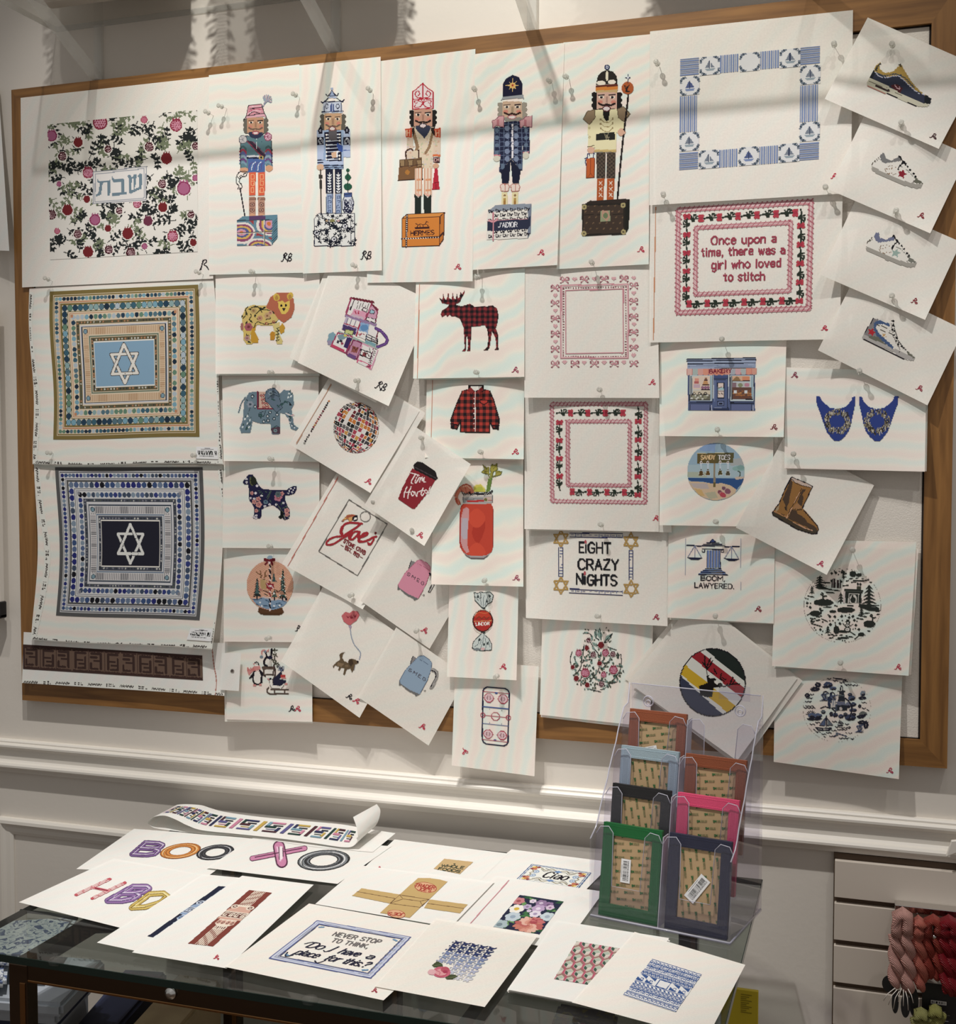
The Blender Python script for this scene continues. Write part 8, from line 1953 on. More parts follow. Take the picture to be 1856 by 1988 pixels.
for r_ in range(9):
  t = r_ / 8.; c = tuple(int(p + (q - p) * t) for p,q in zip((38,48,96) if r_ < 3 else (60,84,150),(60,84,150) if r_ < 3 else (206,208,216)))
  for k in range(5):
    x,y = .1 + k * 2.0 + (.5 if False else 0),.2 + r_ * 1.34
    if x < 3.4 and y > 7.5: continue
    a.rect(x + .35,y + .25,x + 1.35,y + .95,c)
    for p in ('0,0 .8,0 .35,.3','1.35,.3 1.9,-.1 1.9,.3 1.35,.7','.35,.6 -.25,1.1 -.25,.7','1.0,.9 1.7,1.1 1.0,1.35','.3,.9 .3,1.4 .8,.95'): a.poly([(x + float(i.split(',')[0]),y + float(i.split(',')[1])) for i in p.split()],c)
a.setcrop(*T5)
for p,c in (('418,670 490,612 560,650 570,690 520,700 440,695',(66,76,48)),('600,840 660,800 740,800 780,830 700,865 620,865',(66,76,48))): a.P(p,c)
a.lines('440,680 550,660|620,850 760,825',7,(104,112,72)); a.ell(550,765,125,76,(206,96,120)); a.ell(420,765,60,40,(226,168,176)); a.ell(550,770,84,50,(226,150,158)); a.ell(600,730,60,40,(190,76,100)); a.ell(600,760,32,22,(176,54,80)); a.curve('460,790 520,820 600,810 640,770',13,(190,76,100)); a.curve('480,740 530,770 520,800',10,(200,96,116)); a.build('painted_houndstooth_and_rose')
a = art('ciao',T6,465,280,1620,675,.95); a.quad(*q_(T6,(712,288),(1612,420),(1408,668),(472,527)),40,22)
BB = (72,102,160); a.rect(0,0,40,22,(236,234,228))
for g,w_ in ((.4,.7),(1.5,.5)): a.line([(g,g),(40 - g,g),(40 - g,22 - g),(g,22 - g)],w_,BB,True)
for x in (0,1):
  for y in (0,1):
    f = lambda px,py: (px if not x else 40 - px,py if not y else 22 - py)
    for px,py,r_,c in ((4,3.6,1.7,(206,150,66)),(3,5.6,1.2,(150,66,70)),(6.4,3.0,1.2,(150,66,70)),(5,5.5,1.4,(206,120,90)),(3.2,3,.9,(236,214,130)),(7,8.5,2.0,(132,160,196))): p = f(px,py); a.ell(p[0],p[1],r_,r_,c)
    p = f(7,8.5); a.ell(p[0],p[1],1.3,1.3,(214,224,234),inner=.5)
    a.curve([f(8,3),f(12,5.5),f(15,3),f(19,4.6)],.8,(150,140,110)); a.curve([f(8.6,4.6),f(12,7),f(15,5),f(19,5.6)],.5,(120,120,110)); a.curve([f(4,7),f(5.4,9),f(4,11)],.8,(150,140,110)); a.line([f(11,3),f(14,4.2)],.6,(90,96,110))
for y in (5.2,16.8): a.poly([(20,y - 1.6),(23,y),(20,y + 1.6),(17,y)],(110,142,190))
for dx in (0,.35): a.text('Ciao',(13 + dx,14),(28 + dx,14),(1.8,-7.4),1.0,K,1.4)
a.build('painted_tile_border_and_word')
a = art('floral',T6,125,740,1200,1355,.95); qf = q_(T6,(535,752),(1190,852),(828,1345),(138,1230)); a.quad(*qf,20,24); mk,w_ = a.mpoly([(0,0),(20,0),(20,24),(0,24)]); a.clip = a.full(mk,w_)
a.rect(0,0,20,24,(36,40,70)); G = [(64,122,68),(44,92,56),(110,158,90)]; r = random.Random(11)
for x,y,L,an in ((2,1,5,0),(5,1,5,.6),(9,1,4,2.6),(17,2,4,-.5),(4,4,4,1.2),(6,9,5,-.4),(8,12,5,.7),(10,10,4,2.4),(15,7,6,.1),(16,9,5,-.8),(3,17,5,.6),(4,19,5,1.4),(5,18,4,-.6),(13,21,6,.4),(17,22,5,-.2),(15,22,5,.8),(7,14,4,2),(11,13,5,2.8),(2,16,4,-1.2)): leaf(a,x,y,L,an,1.1,r.choice(G))
for x,y,k,c1,c2 in ((1.6,4.4,2.6,(206,128,130),(170,80,84)),(3.4,10,3.1,(240,236,224),(224,186,60)),(7.5,3,1.5,(226,214,230),(190,170,200)),(11.5,3.5,2.4,(150,120,160),(206,186,214)),(15,4,2.2,(150,116,156),(110,80,120)),(7,7.4,1.8,(190,170,204),(150,120,160)),(12,7.6,2.8,(190,160,200),(230,214,232)),(16.4,5.6,1.8,(214,190,214),(160,120,160)),(12.4,11.4,2.4,(226,218,232),(170,150,186)),(4.4,15.6,3.2,(190,206,218),(150,170,190)),(18,12,3,(200,214,222),(160,176,190)),(1.6,22,3.4,(170,190,196),(120,140,150)),(9,10,1,(220,200,224),(200,180,210))): flower(a,x,y,k,c1,c2,6)
for i in range(46): an = i * 2.4; q = 5.4 * math.sqrt(i / 46.); a.ell(13.2 + q * math.cos(an),19 + q * .85 * math.sin(an),1.5,.95,((222,150,130),(232,178,158),(196,96,92),(206,122,104))[i % 4],math.degrees(an))
for i in range(12): a.ell(15.5 + r.uniform(-2,2.4),15.5 + r.uniform(-1.2,1.6),1.2,.8,(176,70,78) if i % 2 else (206,110,110))
a.build('painted_flower_rectangle')
s = Art(SH['floral'],(912,1704,994,1796),.9); s.line([(988,1709),(909,1797)],1.6,(214,140,150)); s.build('selvage_line','pink selvage line near the left edge')
a = art('lattice',T7,360,175,900,515,.9); a.quad(*q_(T7,(540,182),(868,236),(700,520),(370,465)),9,10).cq(9,10)
a.rect(0,0,9,10,(206,190,176)); P_,Gd,Lg = (196,84,112),(60,92,76),(176,190,172)
for j in range(-1,6):
  for i in range(-1,6):
    x = i * 2.0 + (j % 2); y = j * 1.9
    a.line([(x - 1.0,y - .3),(x,y - 1.0),(x + 1.0,y - .3)],.34,(150,110,104)); a.line([(x - 1.0,y - .3),(x - 1.0,y + .75)],.42,P_); a.line([(x - 1,y + .75),(x,y + 1.45)],.5,P_)
    a.poly([(x - .7,y - .1),(x - .05,y + .3),(x - .05,y + 1.0),(x - .7,y + .55)],Gd); a.poly([(x,y - .55),(x + .7,y - .1),(x,y + .32),(x - .68,y - .12)],Lg); a.poly([(x + .05,y + .32),(x + .7,y - .05),(x + .7,y + .5),(x + .05,y + .95)],(222,206,194)); a.poly([(x + .75,y + .6),(x + 1.0,y + .4),(x + 1.0,y + 1.0),(x + .75,y + 1.2)],Gd)
a.build('painted_cube_lattice')
a = art('greek',T7,880,305,1490,725,.9); a.quad(*q_(T7,(1107,315),(1480,432),(1282,715),(888,585)),36,34).cq(36,34)
U_ = (52,86,150); a.rect(0,0,36,34,(232,232,232))
for y in (0,2.6,5.4,6.1,9.4,10.2,13.4,20.4,22.8,25.4,26.2,29.6,30.4,33.2): a.rect(0,y,36,y + .55,U_)
for i in range(13):
  x = i * 2.9
  for y in (3.3,6.8,26.9): a.line([(x,y + 2),(x,y),(x + 2,y),(x + 2,y + 1.5),(x + 1,y + 1.5),(x + 1,y + .9)],.5,U_)
  for y in (1.5,23.6,31.6): a.curve([(x,y + .9),(x + .8,y - .4),(x + 1.6,y + .7),(x + 2.2,y + .2)],.5,U_)
  a.line([(x,11.2),(x + 1.4,12.9),(x + 2.9,11.2)],.8,U_); a.line([(x,12.9),(x + 1.4,11.2),(x + 2.9,12.9)],.45,U_)
  a.poly([(x,21.2),(x + 1.4,21.2),(x + 2.6,22.6),(x + 1.2,22.6)],U_); a.line([(x,25.2),(x + 1.4,24.2),(x + 2.8,25.2)],.5,U_)
for x0,s_ in ((0,1),(23,-1)):
  for k in range(2):
    x = x0 + k * 6.4; a.poly([(x,14.2),(x + 5.8,14.2),(x + 5.8,17)],U_); a.poly([(x,20),(x + 5.8,20),(x,17.2)],U_); a.line([(x + 4.8,19),(x + 2.6,19),(x + 2.6,17.2),(x + 4.2,17.2),(x + 4.2,18.2)],.5,U_)
a.line([(14.2,14.3),(21.8,14.3),(21.8,20),(14.2,20)],.6,U_,True); a.build('painted_greek_key_bands')
sig('redcol',420,1858,(196,50,70),10,.8); sig('never',727,1922,(176,50,66),10,.8); sig('whole',735.5,1685,(206,90,104),10,.6)

# ------------------------------------------------------------------ free surfaces (for the strip and the wallets)
class Surf:
  """any surface given by pos(U, V, lift); its drawing units are 0..W, 0..Hh"""
  def __init__(s,fn,W_,Hh,obj,o0):
    s.fn = fn; s.H = np.diag([W_,Hh,1.0]); s.Hi = np.linalg.inv(s.H); s.table = False; s.w,s.h = W_,Hh; s.obj = obj; s.o0 = np.array(o0,float)
  def pos(s,U,V,lift=0.0): return s.fn(U,V,lift)
rib = [((1650,380),(1812,246),.003),((1240,342),(1500,200),.003),((800,278),(1100,165),.003),((400,245),(640,110),.003),((140,215),(370,70),.003),((72,186),(280,60),.008),((66,160),(262,48),.016),((100,132),(290,42),.026),
    ((180,122),(350,41),.030),((260,150),(440,48),.026),((340,190),(510,70),.018),((450,226),(610,96),.010),((700,252),(850,130),.008),((1000,284),(1150,158),.008),((1250,318),(1400,180),.007),((1440,345),(1530,200),.007),
    ((1515,335),(1620,225),.010),((1545,285),(1680,180),.024),((1538,210),(1705,90),.040),((1512,132),(1680,40),.052)]
pf = []; pb = []
for (fx,fy),(bx_,by),h in rib:
  pf.append(ontable(270 + fx / 3.639,1550 + fy / 3.639,h)); pb.append(ontable(270 + bx_ / 3.639,1550 + by / 3.639,h))
pf = np.array(smooth(pf,k=6)); pb = np.array(smooth(pb,k=6)); nr = len(pf)
V = np.concatenate([pf,(pf * 2 + pb) / 3,(pf + 2 * pb) / 3,pb]); F = [(k * nr + i,k * nr + i + 1,(k + 1) * nr + i + 1,(k + 1) * nr + i) for k in range(3) for i in range(nr - 1)]
ro = pf[nr // 2].copy()
ribbon = mesh_obj('needlepoint_strip',V - ro,F,M['white'],smooth=True,uvs=[(i % nr * .006,i // nr * .03) for i in range(4 * nr)]); ribbon.location = ro
tag(ribbon,'long curled white strip canvas with coloured letter blocks at the back of the table','needlepoint strip')
n0,n1 = 6 * 7.2,6 * 15.4
def ribpos(U,Vv,lift):
  t = n0 + (n1 - n0) * U; i = np.clip(np.floor(t).astype(int),0,nr - 2); f = (t - i)[...,None]
  a_ = pf[i] * (1 - f) + pf[i + 1] * f; b_ = pb[i] * (1 - f) + pb[i + 1] * f
  p = b_ * (1 - Vv[...,None]) + a_ * Vv[...,None]; p[...,2] += .0012; return p
a = Art(Surf(ribpos,440,60,ribbon,ro),(2,14,438,46),.8)
pc = [(206,130,160),(120,160,180),(84,44,52),(206,170,80),(50,54,92),(40,70,66),(96,90,150)]
for i in range(13):
  x = 6 + i * 33; c = lambda k: pc[(i * 3 + k) % 7]
  a.rect(x,14,x + 5,46,c(0)); a.rect(x + 8,14,x + 28,19,c(4)); a.rect(x + 8,14,x + 12,32,c(5)); a.rect(x + 8,27,x + 22,32,c(2)); a.rect(x + 16,23,x + 28,26,(60,60,70)); a.rect(x + 12,36,x + 28,38,c(3)); a.rect(x + 24,30,x + 28,46,c(1)); a.rect(x + 10,42,x + 28,46,c(6))
a.build('painted_letter_blocks')

# ------------------------------------------------------------------ clear tiered holder with leather wallets
M['holder'] = clear_mat('holder_plastic',(247,246,250),0.02,0.03,gloss=0.9)
M['holder_edge'] = clear_mat('holder_plastic_edge',(222,220,232),0.5,0.08,edge=(236,236,244))
HL = np.array([-.4072,-.3301,TABLE_Z]); HE1 = np.array([.98,-.2,0]); HE2 = np.array([.2,.98,0]); UPV = np.array([0,0,1.])
hmx = Matrix(((HE1[0],HE2[0],0,0),(HE1[1],HE2[1],0,0),(0,0,1,0),(0,0,0,1)))
ho = empty('tiered_holder',HL)
ho.rotation_euler = hmx.to_euler()
tag(ho,'clear plastic four tier display holder at the right end of the glass table','display holder')
ST,SZ,LEAN = .035,.0537,.022
MB().box((.004,.147,.001),(.222,.150,.345),.001).build('back_panel',M['holder'],ho)
MB().box((-.002,-.006,.0005),(.226,.152,.0035)).build('base_plate',M['holder'],ho)
sp = [(-.006,.002),(-.004,.125)]
for k in range(4): sp += [(k * ST + LEAN - .006,.137 + k * SZ),(k * ST + LEAN + .004,.150 + k * SZ),(k * ST + LEAN + .012,.166 + k * SZ)]
sp = sp[:-2] + [(.128,.308),(.146,.312),(.152,.345),(.152,.002)]
for a0 in (-.002,.223): MB().prism(sp,'x',a0,a0 + .0025).build('side_panel',M['holder'],ho)
for k in range(4):
  y0,z0 = k * ST - .004,k * SZ
  def slab(x0,x1):
    return [(x0,0),(x1,0),(x1,.126),(x1 - .006,.137),(x1 - .020,.139),(x1 - .028,.130),(x1 - .031,.050),(x0 + .031,.050),(x0 + .028,.130),(x0 + .020,.139),(x0 + .006,.137),(x0,.126)]
  b = MB(); e = MB()
  for x0,x1 in ((.001,.110),(.112,.222)):
    P = slab(x0,x1); f = lambda p,q: (p[0],y0 + LEAN * p[1] / .14 - q,z0 + p[1] + .003)
    n = len(P); V = [f(p,0) for p in P] + [f(p,.0016) for p in P]
    b2 = bmesh.new(); vs = [b2.verts.new(v) for v in V]; b2.faces.new(vs[:n]); b2.faces.new(vs[n:][::-1])
    for i in range(n): b2.faces.new((vs[i],vs[n + i],vs[n + (i + 1) % n],vs[(i + 1) % n]))
    b._add(b2,0,None)
    e.tube([f(p,.0008) for p in P[2:7]],.0007,5); e.tube([f(p,.0008) for p in P[7:12]],.0007,5); e.tube([f(P[6],.0008),f(P[7],.0008)],.0004,5)
  fp = b.build('pocket_front',M['holder'],ho); e.build('pocket_lip',M['holder_edge'],fp)
  MB().prism([(y0,z0 + .004),(y0 + ST * .8,z0 + .004),(y0 + LEAN + ST * .6,z0 + .138),(y0 + LEAN,z0 + .138)],'x',.1103,.1117).build('divider',M['holder_edge'],ho)
for pts,r0 in ([([(x,y,z) for y,z in sp[1:-1]],.0011) for x in (-.001,.2245)] + [([(.004,.1485,.345),(.222,.1485,.345)],.001),([(0,-.005,.004),(.225,-.005,.004)],.0018),([(.2245,-.004,.004),(.2245,.15,.004)],.0015)]):
  MB().tube(pts,r0,6).build('polished_edge',M['holder_edge'],ho)
for x in (.035,.190):
  c = MB(); c.tube([(x + .0085 * math.cos(t * .35),.1462,.318 + .0085 * math.sin(t * .35)) for t in range(18)],.0012,6,closed=True); c.tube([(x + .004 * math.cos(t * .7),.1462,.316 + .004 * math.sin(t * .7)) for t in range(9)],.001,6,closed=True)
  c.build('screw_boss',M['holder_edge'],ho)
MB().box((.155,.1445,.334),(.206,.1465,.358),.001).build('clear_clip',M['holder'],ho)

M['kraft'] = mat('kraft_paper',(180,152,114),0.6,noise=(60,.06))
M['sticker'] = mat('sticker_paper',(244,242,240),0.5)
def wallet(k,right,color,label,ang,stk):
  lm = mat('wallet_leather',color,0.38,spec=0.5,bump=(500,.25))
  a0 = .0095 + (.1095 if right else 0); W_,H_ = .098,.1435
  d0,z0 = k * ST + .002,k * SZ + .004
  org = HL + HE1 * a0 + HE2 * d0 + UPV * z0
  ang_ = math.atan2(LEAN,.1435); uh = UPV * math.cos(ang_) + HE2 * math.sin(ang_); nf = np.cross(HE1,uh)   # points to the viewer
  if nf[1] > 0: nf = -nf
  t = bpy.data.objects.new('leather_wallet',None); t.empty_display_size = .02; COL.objects.link(t)
  mx = Matrix(((HE1[0],-nf[0],uh[0],org[0]),(HE1[1],-nf[1],uh[1],org[1]),(HE1[2],-nf[2],uh[2],org[2]),(0,0,0,1)))
  t.matrix_world = mx; tag(t,label,'wallet','leather wallets in the tiered holder')
  MB().box((0,.0045,0),(W_,.0085,H_),.0015).build('back_cover',lm,t)
  l,r_,bt,tp = .018,W_ - .016,.020,H_ - .019
  f = MB(); q = [(0,0,W_,bt),(0,tp,W_,H_),(0,bt,l,tp),(r_,bt,W_,tp)]
  for x0,z_,x1,z1 in q: f.box((x0,0,z_),(x1,.0040,z1),.0004)
  fr = f.build('front_frame',lm,t)
  st = MB();
  for (p0,p1) in (((.004,.004),(W_ - .004,.004)),((.004,H_ - .004),(W_ - .004,H_ - .004)),((.004,.004),(.004,H_ - .004)),((W_ - .004,.004),(W_ - .004,H_ - .004)),((l - .003,bt - .003),(r_ + .003,bt - .003)),((l - .003,tp + .003),(r_ + .003,tp + .003)),((l - .003,bt),(l - .003,tp)),((r_ + .003,bt),(r_ + .003,tp))):
    n = int(math.hypot(p1[0] - p0[0],p1[1] - p0[1]) / .0032)
    for i in range(n):
      u0,u1 = i / n,(i + .62) / n; g = lambda u: (p0[0] + (p1[0] - p0[0]) * u,p0[1] + (p1[1] - p0[1]) * u)
      x0,z_ = g(u0); x1,z1 = g(u1); st.box((min(x0,x1) - .00025,-.0004,min(z_,z1) - .00025),(max(x0,x1) + .00025,.0002,max(z_,z1) + .00025))
  st.build('stitching',mat('wallet_thread',tuple(min(255,int(c * 1.25 + 10)) for c in color),.6),fr)
  pp = MB().box((l,.0028,bt),(r_,.0042,tp)).build('backing_paper',M['kraft'],t)
  inv = mx.inverted(); A = np.array(inv)
  def fn(off):
    def pos(U,V,lift):
      x = l + (r_ - l) * U; z = tp - (tp - bt) * V
      return np.stack([x,0 * x + off - lift,z],-1)
    return pos
  s = Surf(fn(.0028),64,104.5,pp,(0,0,0)); a = Art(s,(.5,.5,63.5,104),.42); ca,sa = math.cos(math.radians(ang)),math.sin(math.radians(ang)); gr = (66,116,66); gl = (136,134,90)
  for i in range(-6,9):
    for j in range(-9,14):
      X = i * 26 + (j % 2) * 13; Y = j * 10.5; x = 32 + X * ca - Y * sa; y = 52 + X * sa + Y * ca
      if not (-20 < x < 80 and -20 < y < 120): continue
      g = lambda p,q: (x + p * ca - q * sa,y + p * sa + q * ca)
      up = (2.7 * sa,-2.7 * ca)
      a.text('3M',g(0,0),g(4.6,0),up,1.1,gr,.7); a.text('300LSE',g(6.2,0),g(16,0),up,.6,gl,.8)
  a.build('printed_lettering',parent=pp)
  cx,cz,w_,h_,rot = stk
  s2 = Surf(fn(.0022),64,104.5,pp,(0,0,0)); a = Art(s2,(.5,.5,63.5,104),.32)
  if w_:
    cr,sr = math.cos(math.radians(rot)),math.sin(math.radians(rot))
    f0 = lambda p,q: (cx + p * cr - q * sr,cz + p * sr + q * cr)
    a.affine(f0(0,0),f0(1,0),f0(0,1)); a.rect(-w_ / 2,-h_ / 2,w_ / 2,h_ / 2,(246,245,243)); barcode(a,-w_ * .42,-h_ * .28,w_ * .42,h_ * .12,k * 2 + right)
    dg = {(0,False): '1006235340949',(0,True): '1088352308262'}.get((k,right))
    if dg: a.text(dg,(-w_ * .42,h_ * .30),(w_ * .42,h_ * .30),(0,-h_ * .13),.5,K)
    a.rect(-w_ * .3,-h_ * .42,w_ * .25,-h_ * .38,(130,128,126))
    a.build('barcode_sticker','white barcode sticker',parent=pp)
wallet(0,False,(20,96,46),'green leather wallet in the front left pocket of the clear holder',-7,(23,51,36,16,-90))
wallet(0,True,(40,42,62),'navy leather wallet in the front right pocket of the clear holder',80,(30,58,44,18,-55))
wallet(1,False,(32,31,32),'black leather wallet behind the green wallet',78,(30,92,0,0,0))
wallet(1,True,(214,74,112),'hot pink leather wallet behind the navy wallet',-8,(38,74,24,34,0))
wallet(2,False,(150,168,176),'pale blue leather wallet behind the black wallet',78,(40,56,22,24,6))
wallet(2,True,(136,74,46),'tan brown leather wallet behind the pink wallet',-8,(44,68,22,30,3))
wallet(3,False,(140,76,48),'tan brown leather wallet highest on the left of the clear holder',-12,(24,48,20,20,-16))

# ------------------------------------------------------------------ slat wall with hanks of thread
M['slat'] = mat('slat_board',(214,203,190),0.55)
M['groove'] = mat('slat_groove',(84,66,50),0.7)
sw = empty('slatwall_panel',(.3,0,.1)); tag(sw,'beige slat wall panel with dark grooves, right of the table','slat wall')
MB().box((-.352,-.010,0),(.6,-.0005,.717)).build('backing_board',M['groove'],sw)
b = MB()
for i in range(9): b.box((-.350,-.021,.7065 - i * .0744 - .0640),(.6,-.008,.7065 - i * .0744),.0008)
b.build('slat_face',M['slat'],sw)
M['chrome'] = mat('chrome_metal',(214,212,210),.12,metal=1.0)
hk = empty('thread_hook_rail',(.1,-.03,.72)); tag(hk,'clear and chrome hook strip on the slat wall holding thread hanks','hook rail')
p0 = onwall(1737,1748,.03); p1 = onwall(1990,1792,.03)
MB().box((p0[0] - .1,-.016,p0[2] - .72 - .013),(p1[0] - .1,.008,p0[2] - .72 - .002),.001).build('rail_bar',M['chrome'],hk)
for px,py in ((1757,1818),(1783,1818),(1814,1819),(1845,1823),(1876,1828)):
  p = onwall(px,py,.085); q = (p[0] - .1,p[1] + .03,p[2] - .72)
  MB().tube([(q[0],.005,q[2] + .012),(q[0],-.04,q[2] + .004),q],.0016,8).lathe([(.0016,-.003),(.0036,-.002),(.0042,0),(.0036,.002),(.0012,.003)],10,mtx=Matrix.Translation(q) @ Matrix.Rotation(math.radians(90),4,'X')).build('hook_peg',M['chrome'],hk)
def thread_mat(c):
  mt = mat('thread',c,.5,spec=.35); nt = mt.node_tree; p = nt.nodes['Principled BSDF']
  tc = nt.nodes.new('ShaderNodeTexCoord'); n = nt.nodes.new('ShaderNodeTexWave'); n.bands_direction = 'DIAGONAL'; n.inputs['Scale'].default_value = 190; n.inputs['Distortion'].default_value = 3
  bp = nt.nodes.new('ShaderNodeBump'); bp.inputs['Strength'].default_value = .7; bp.inputs['Distance'].default_value = .002
  nt.links.new(tc.outputs['Object'],n.inputs['Vector']); nt.links.new(n.outputs['Fac'],bp.inputs['Height']); nt.links.new(bp.outputs['Normal'],p.inputs['Normal'])
  return mt
M['tagblack'] = mat('black_card',(30,29,30),.5)
def hank(c,top,strands,rad,label,off):
  """a twisted hank: each hanging strand is two plies wound round each other, over a loop at the top"""
  mt = thread_mat(c); T_ = onwall(top[0],top[1],off)
  t = bpy.data.objects.new('thread_hank',None); t.empty_display_size = .01; COL.objects.link(t); t.location = T_; tag(t,label,'thread','thread hanks on the slat wall hooks')
  for (x0,y0,x1,y1) in strands:
    A = onwall(x0,y0,off) - T_; B = onwall(x1,y1,off - .008) - T_; b = MB(); L = np.linalg.norm(B - A); turns = L / .034
    for ply in (0,math.pi):
      pts = []; rr = []
      for i in range(49):
        s_ = i / 48; an = ply + turns * 2 * math.pi * s_ * .5; taper = 1 - .5 * max(0,(s_ - .82) / .18) ** 2
        c_ = A + (B - A) * s_; pts.append(c_ + np.array([math.cos(an),math.sin(an),0]) * rad * .55 * taper); rr.append(rad * .72 * taper)
      b.tube(pts,rr,10)
    b.build('twisted_strand',mt,t)
  b = MB(); xs = [s_[0] for s_ in strands]; ys = [s_[1] for s_ in strands]
  A = onwall(min(xs) - 1,ys[0],off) - T_; B = onwall(max(xs) + 1,ys[-1],off) - T_
  for d in (-.006,0.0,.006): b.tube([A + (0,d,0),A * .75 + np.array([-.002,d,.004]),np.array([-.008,d,-.004]),np.array([0,d,.001]),np.array([.008,d,-.004]),B * .75 + np.array([.002,d,.004]),B + (0,d,0)],rad * .8,10)
  b.build('loop',mt,t)
  return t
h1 = hank((206,156,146),(1752,1774),[(1742,1815,1740,1915),(1760,1810,1763,1926)],.0115,'pale pink twisted thread hank, leftmost on the slat wall hooks',.085)
hank((190,108,94),(1782,1789),[(1783,1815,1788,1922)],.0105,'coral twisted thread hank, second on the slat wall hooks',.080)
hank((150,62,52),(1812,1786),[(1802,1815,1803,1900),(1820,1812,1822,1902)],.0095,'brick orange twisted thread hank, third on the slat wall hooks',.078)
hank((132,20,32),(1842,1789),[(1836,1815,1842,1930),(1852,1815,1853,1934)],.0115,'dark red twisted thread hank at the right picture edge',.080)
hank((150,148,92),(1788,1968),[(1782,1976,1780,2030),(1794,1976,1796,2030)],.010,'olive green thread hank low on the slat wall, left of two',.085)
hank((150,148,84),(1816,1962),[(1810,1968,1808,2030),(1822,1970,1824,2030)],.010,'olive green thread hank low on the slat wall, right of two',.075)
for (px,py,rx,rz,lb,o_) in ((1726,1910,12,15,'round black paper tag left of the pale pink hank',.070),(1738,1946,6,20,'narrow black tag hanging under the left strand of the pale pink hank',.085),(1758,1952,8,22,'slim black tag hanging under the right strand of the pale pink hank',.087),(1774,1945,8,26,'black tag hanging below the coral hank',.070)):
  P_ = onwall(px,py,o_); s_ = 1 / 1075.
  c = MB().prism([(rx * s_ * math.cos(i * .3307),rz * s_ * math.sin(i * .3307)) for i in range(19)],'y',-.0006,.0006).build('thread_tag',M['tagblack']); c.location = P_; tag(c,lb,'tag','black thread tags')
P_ = onwall(1832,1960,.05)
c = MB().box((-.034,-.0006,-.06),(.06,.0006,.042)).build('thread_card',M['tagblack']); c.location = P_; tag(c,'large black thread card with small white print behind the red hanks','card')
s3 = Surf(lambda U,V,l_: np.stack([-.034 + .094 * U,0 * U - .0007 - l_ * .5,.042 - .102 * V],-1),94,102,c,(0,0,0)); a = Art(s3,(2,2,92,100),.7)
a.rect(14,28,38,34,(222,220,216)); barcode(a,15,29,37,33,5)
for i in range(9): a.rect(14 + (i % 2) * 4,40 + i * 5,30 + (i * 7 % 16),41.2 + i * 5,(150,148,146))
a.build('printed_lettering')
fr = MB()
for i in range(7):
  A = onwall(1738 + i * 4,1918 + (i % 3) * 3,.09) - np.array(h1.location); fr.tube([A,A + np.array([-.012 + i * .003,-.004,-.010]),A + np.array([-.018 + i * .0045,-.004,-.022 - .004 * (i % 3)])],.0007,5)
fr.build('thread_tail',mat('white_thread',(230,222,214),.7),h1)
P_ = onwall(1849,1650,.03); c = MB().prism([(-.010,-.012),(.02,.004),(.02,.020),(-.002,.016)],'y',-.004,.004,bev=.001).build('rail_end_bracket',M['trim']); c.location = P_; tag(c,'small white bracket end on the chair rail at the right picture edge','bracket')

# ------------------------------------------------------------------ things at the left edge and under the table
wb = empty('white_panel_board',onwall(-30,900,.03)); tag(wb,'white panel with a black corner guard at the far left picture edge','panel')
o_ = np.array(wb.location); q = onwall(8,1200,.03) - o_
MB().box((q[0] - .2,-.008,q[2] + .004),(q[0] - .004,.008,.33),.002).build('panel_face',M['trim'],wb)
MB().box((q[0] - .06,-.012,q[2]),(q[0],.010,q[2] + .010),.003).box((q[0] - .009,-.012,q[2]),(q[0],.010,q[2] + .036),.003).build('corner_guard',M['tagblack'],wb)
def onz(px,py,z): return ontable(px,py,z - TABLE_Z)
def pattern_mat(name,c1,c2,sc):
  mt = mat(name,c1,.7); nt = mt.node_tree; N = nt.nodes; p = N['Principled BSDF']
  tc = N.new('ShaderNodeTexCoord'); v = N.new('ShaderNodeTexNoise'); v.inputs['Scale'].default_value = sc; v.inputs['Detail'].default_value = 2; v.inputs['Distortion'].default_value = 1.0
  cr = N.new('ShaderNodeValToRGB'); cr.color_ramp.interpolation = 'CONSTANT'; e = cr.color_ramp.elements
  e[0].position = 0; e[0].color = L4(*c1); e[1].position = .57; e[1].color = L4(*c2)
  k = e.new(.36); k.color = L4(*[(a_ + b_) // 2 for a_,b_ in zip(c1,c2)]); k2 = e.new(.42); k2.color = L4(*c1)
  nt.links.new(tc.outputs['Object'],v.inputs['Vector']); nt.links.new(v.outputs['Fac'],cr.inputs[0]); nt.links.new(cr.outputs[0],p.inputs['Base Color'])
  return mt
def slabq(name,quad_px,z,th,m_,label,cat,group=None):
  """a soft flat thing whose top is seen at the photo quad, lying at height z"""
  top = np.array([onz(x,y,z) for x,y in quad_px]); c0 = top.mean(0)
  b = MB(); b2 = bmesh.new(); vs = [b2.verts.new(p - c0) for p in top]; vb = [b2.verts.new(p - c0 - np.array([0,0,th])) for p in top]
  b2.faces.new(vs); b2.faces.new(vb[::-1])
  for i in range(4): b2.faces.new((vs[i],vb[i],vb[(i + 1) % 4],vs[(i + 1) % 4]))
  bmesh.ops.recalc_face_normals(b2,faces=list(b2.faces)); bmesh.ops.bevel(b2,geom=list(b2.edges),offset=min(th * .35,.006),segments=2,affect='EDGES'); b._add(b2,0,None)
  o = b.build(name,m_); o.location = c0; tag(o,label,cat,group); return o
M['toile'] = pattern_mat('blue_floral_cloth',(216,220,222),(92,106,140),60)
pch = slabq('zip_pouch',[(-60,1790),(150,1778),(92,1858),(-130,1850)],.655,.020,M['toile'],'blue and white floral zip pouch under the glass at the left','pouch')
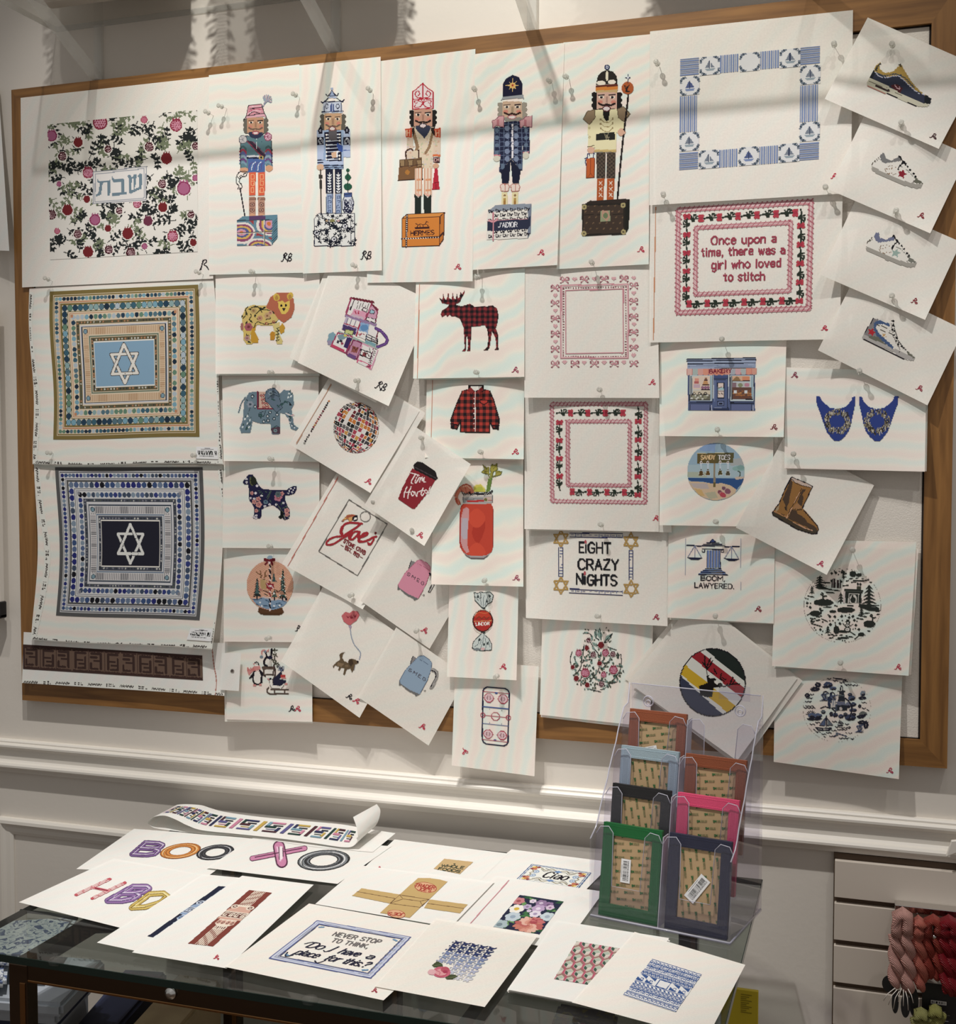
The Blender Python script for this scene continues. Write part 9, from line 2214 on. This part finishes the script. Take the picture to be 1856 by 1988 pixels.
zp = MB(); A = onz(40,1768,.662) - np.array(pch.location); B = onz(150,1784,.662) - np.array(pch.location); zp.tube([A,(A + B) / 2 + np.array([0,0,.002]),B],.003,8); zp.build('zip',M['tagblack'],pch)
zc = MB(); A = onz(146,1806,.66) - np.array(pch.location)
for i in range(5): zc.tube([A + np.array([.010 * i + .005 * math.cos(t * .8),.004 * math.sin(t * .8) + .002 * i,.002 * (i % 2)]) for t in range(8)],.0009,5,closed=True)
zc.build('zip_chain',M['brass'],pch)
sp_ = np.array(pch.location); A = onz(180,1808,.66) - sp_; B = onz(240,1798,.66) - sp_; MB().tube([A,(A + B) / 2,B],[.004,.008,.007],8).build('wrist_strap',M['tagblack'],pch)
slabq('zip_pouch',[(-60,1835),(20,1832),(12,1900),(-90,1900)],.632,.018,M['toile'],'second blue floral pouch peeking out below the first at the left edge','pouch')
M['greycloth'] = mat('grey_cloth',(170,176,184),.8,noise=(20,.1)); M['navycloth'] = mat('navy_cloth',(40,46,74),.8,noise=(30,.15))
for i in range(5): slabq('folded_cloth',[(-40,1840 + i * 16),(205 - i * 8,1862 + i * 14),(120 - i * 8,1950 + i * 16),(-120,1930 + i * 18)],.60 - i * .030,.024 if i < 4 else .068,M['navycloth'] if i == 2 else M['greycloth'],
  ('pale grey folded cloth bag, topmost of the stack under the table','pale grey folded cloth bag, second in the stack under the table','navy folded cloth in the middle of the stack under the table','grey folded cloth below the navy one under the table','grey folded cloth at the bottom of the stack under the table')[i],'cloth','folded cloths stacked under the table')
slabq('dark_bag',[(240,1880),(325,1885),(190,2040),(110,2030)],.47,.059,M['navycloth'],'dark navy bag under the front of the glass table','bag')
M['card'] = mat('tan_card',(188,164,126),.7,noise=(40,.05))
slabq('tan_box',[(345,1888),(430,1902),(310,2040),(215,2030)],.50,.089,M['card'],'tan cardboard box under the table beside the dark bag','box')
M['olive'] = pattern_mat('olive_print',(112,104,44),(150,138,60),40)
slabq('printed_bag',[(1120,1752),(1330,1790),(1290,1846),(1090,1800)],.60,.015,M['olive'],'olive printed bag under the glass below the clear holder','bag')
M['plum'] = pattern_mat('plum_floral',(96,84,100),(150,130,90),46)
slabq('floral_pouch',[(1085,1945),(1200,1965),(1190,2030),(1060,2010)],.56,.015,M['plum'],'plum floral pouch under the glass below the lattice canvas','pouch')
M['yellow'] = mat('yellow_card',(206,182,40),.5)
yt = empty('yellow_pack',onz(1440,1950,.62)); tag(yt,'yellow hanging package beside the right table leg','package')
MB().box((-.032,-.004,-.09),(.026,.004,.026),.001).build('yellow_card',M['yellow'],yt); MB().box((-.041,-.004,-.09),(-.033,.004,.028),.001).build('white_edge',M['sticker'],yt)
s4 = Surf(lambda U,V,l_: np.stack([-.004 + .026 * U,0 * U - .0042 - l_ * .5,.022 - .04 * V],-1),26,40,yt,(0,0,0)); a = Art(s4,(1,1,25,39),.6)
for i in range(10): a.rect(3,3 + i * 3.2,20 - (i % 3) * 4,4.2 + i * 3.2,(150,128,30))
a.build('printed_lettering')
# unseen fringed cushions added on the shelf to throw the ragged shade on the wall
M['plush'] = mat('plush',(206,196,188),.9)
for x0,x1,zt,lb in ((-1.60,-1.27,.26,'unseen fringed cushion added for its shade, left end of the clear shelf'),(-1.185,-.86,.24,'unseen fringed cushion added for its shade, middle of the clear shelf'),(-.42,-.05,.22,'unseen fringed cushion added for its shade, above the sailboat canvas')):
  t = empty('shade_cushion',((x0 + x1) / 2,-.10,2.3955)); tag(t,lb,'cushion','unseen cushions added to shade the wall'); hw = (x1 - x0) / 2; r = random.Random(int(x0 * 100))
  MB().box((-hw,-.045,.002),(hw,.045,zt),.03).build('cushion_body',M['plush'],t)
  f = MB()
  for i in range(70):
    u = i / 69; x = -hw + 2 * hw * u; f.tube([(x,-.03,zt - .01),(x + r.uniform(-.006,.006),-.045,zt + .015),(x + r.uniform(-.01,.01),-.05,zt + r.uniform(.02,.045))],.002,4)
  for s_ in (-1,1):
    for i in range(40): z = .01 + zt * i / 40; f.tube([(s_ * (hw - .01),-.03,z),(s_ * (hw + .012),-.035,z + .004),(s_ * (hw + r.uniform(.018,.035)),-.04,z + r.uniform(-.01,.01))],.002,4)
  f.build('fringe',M['plush'],t)
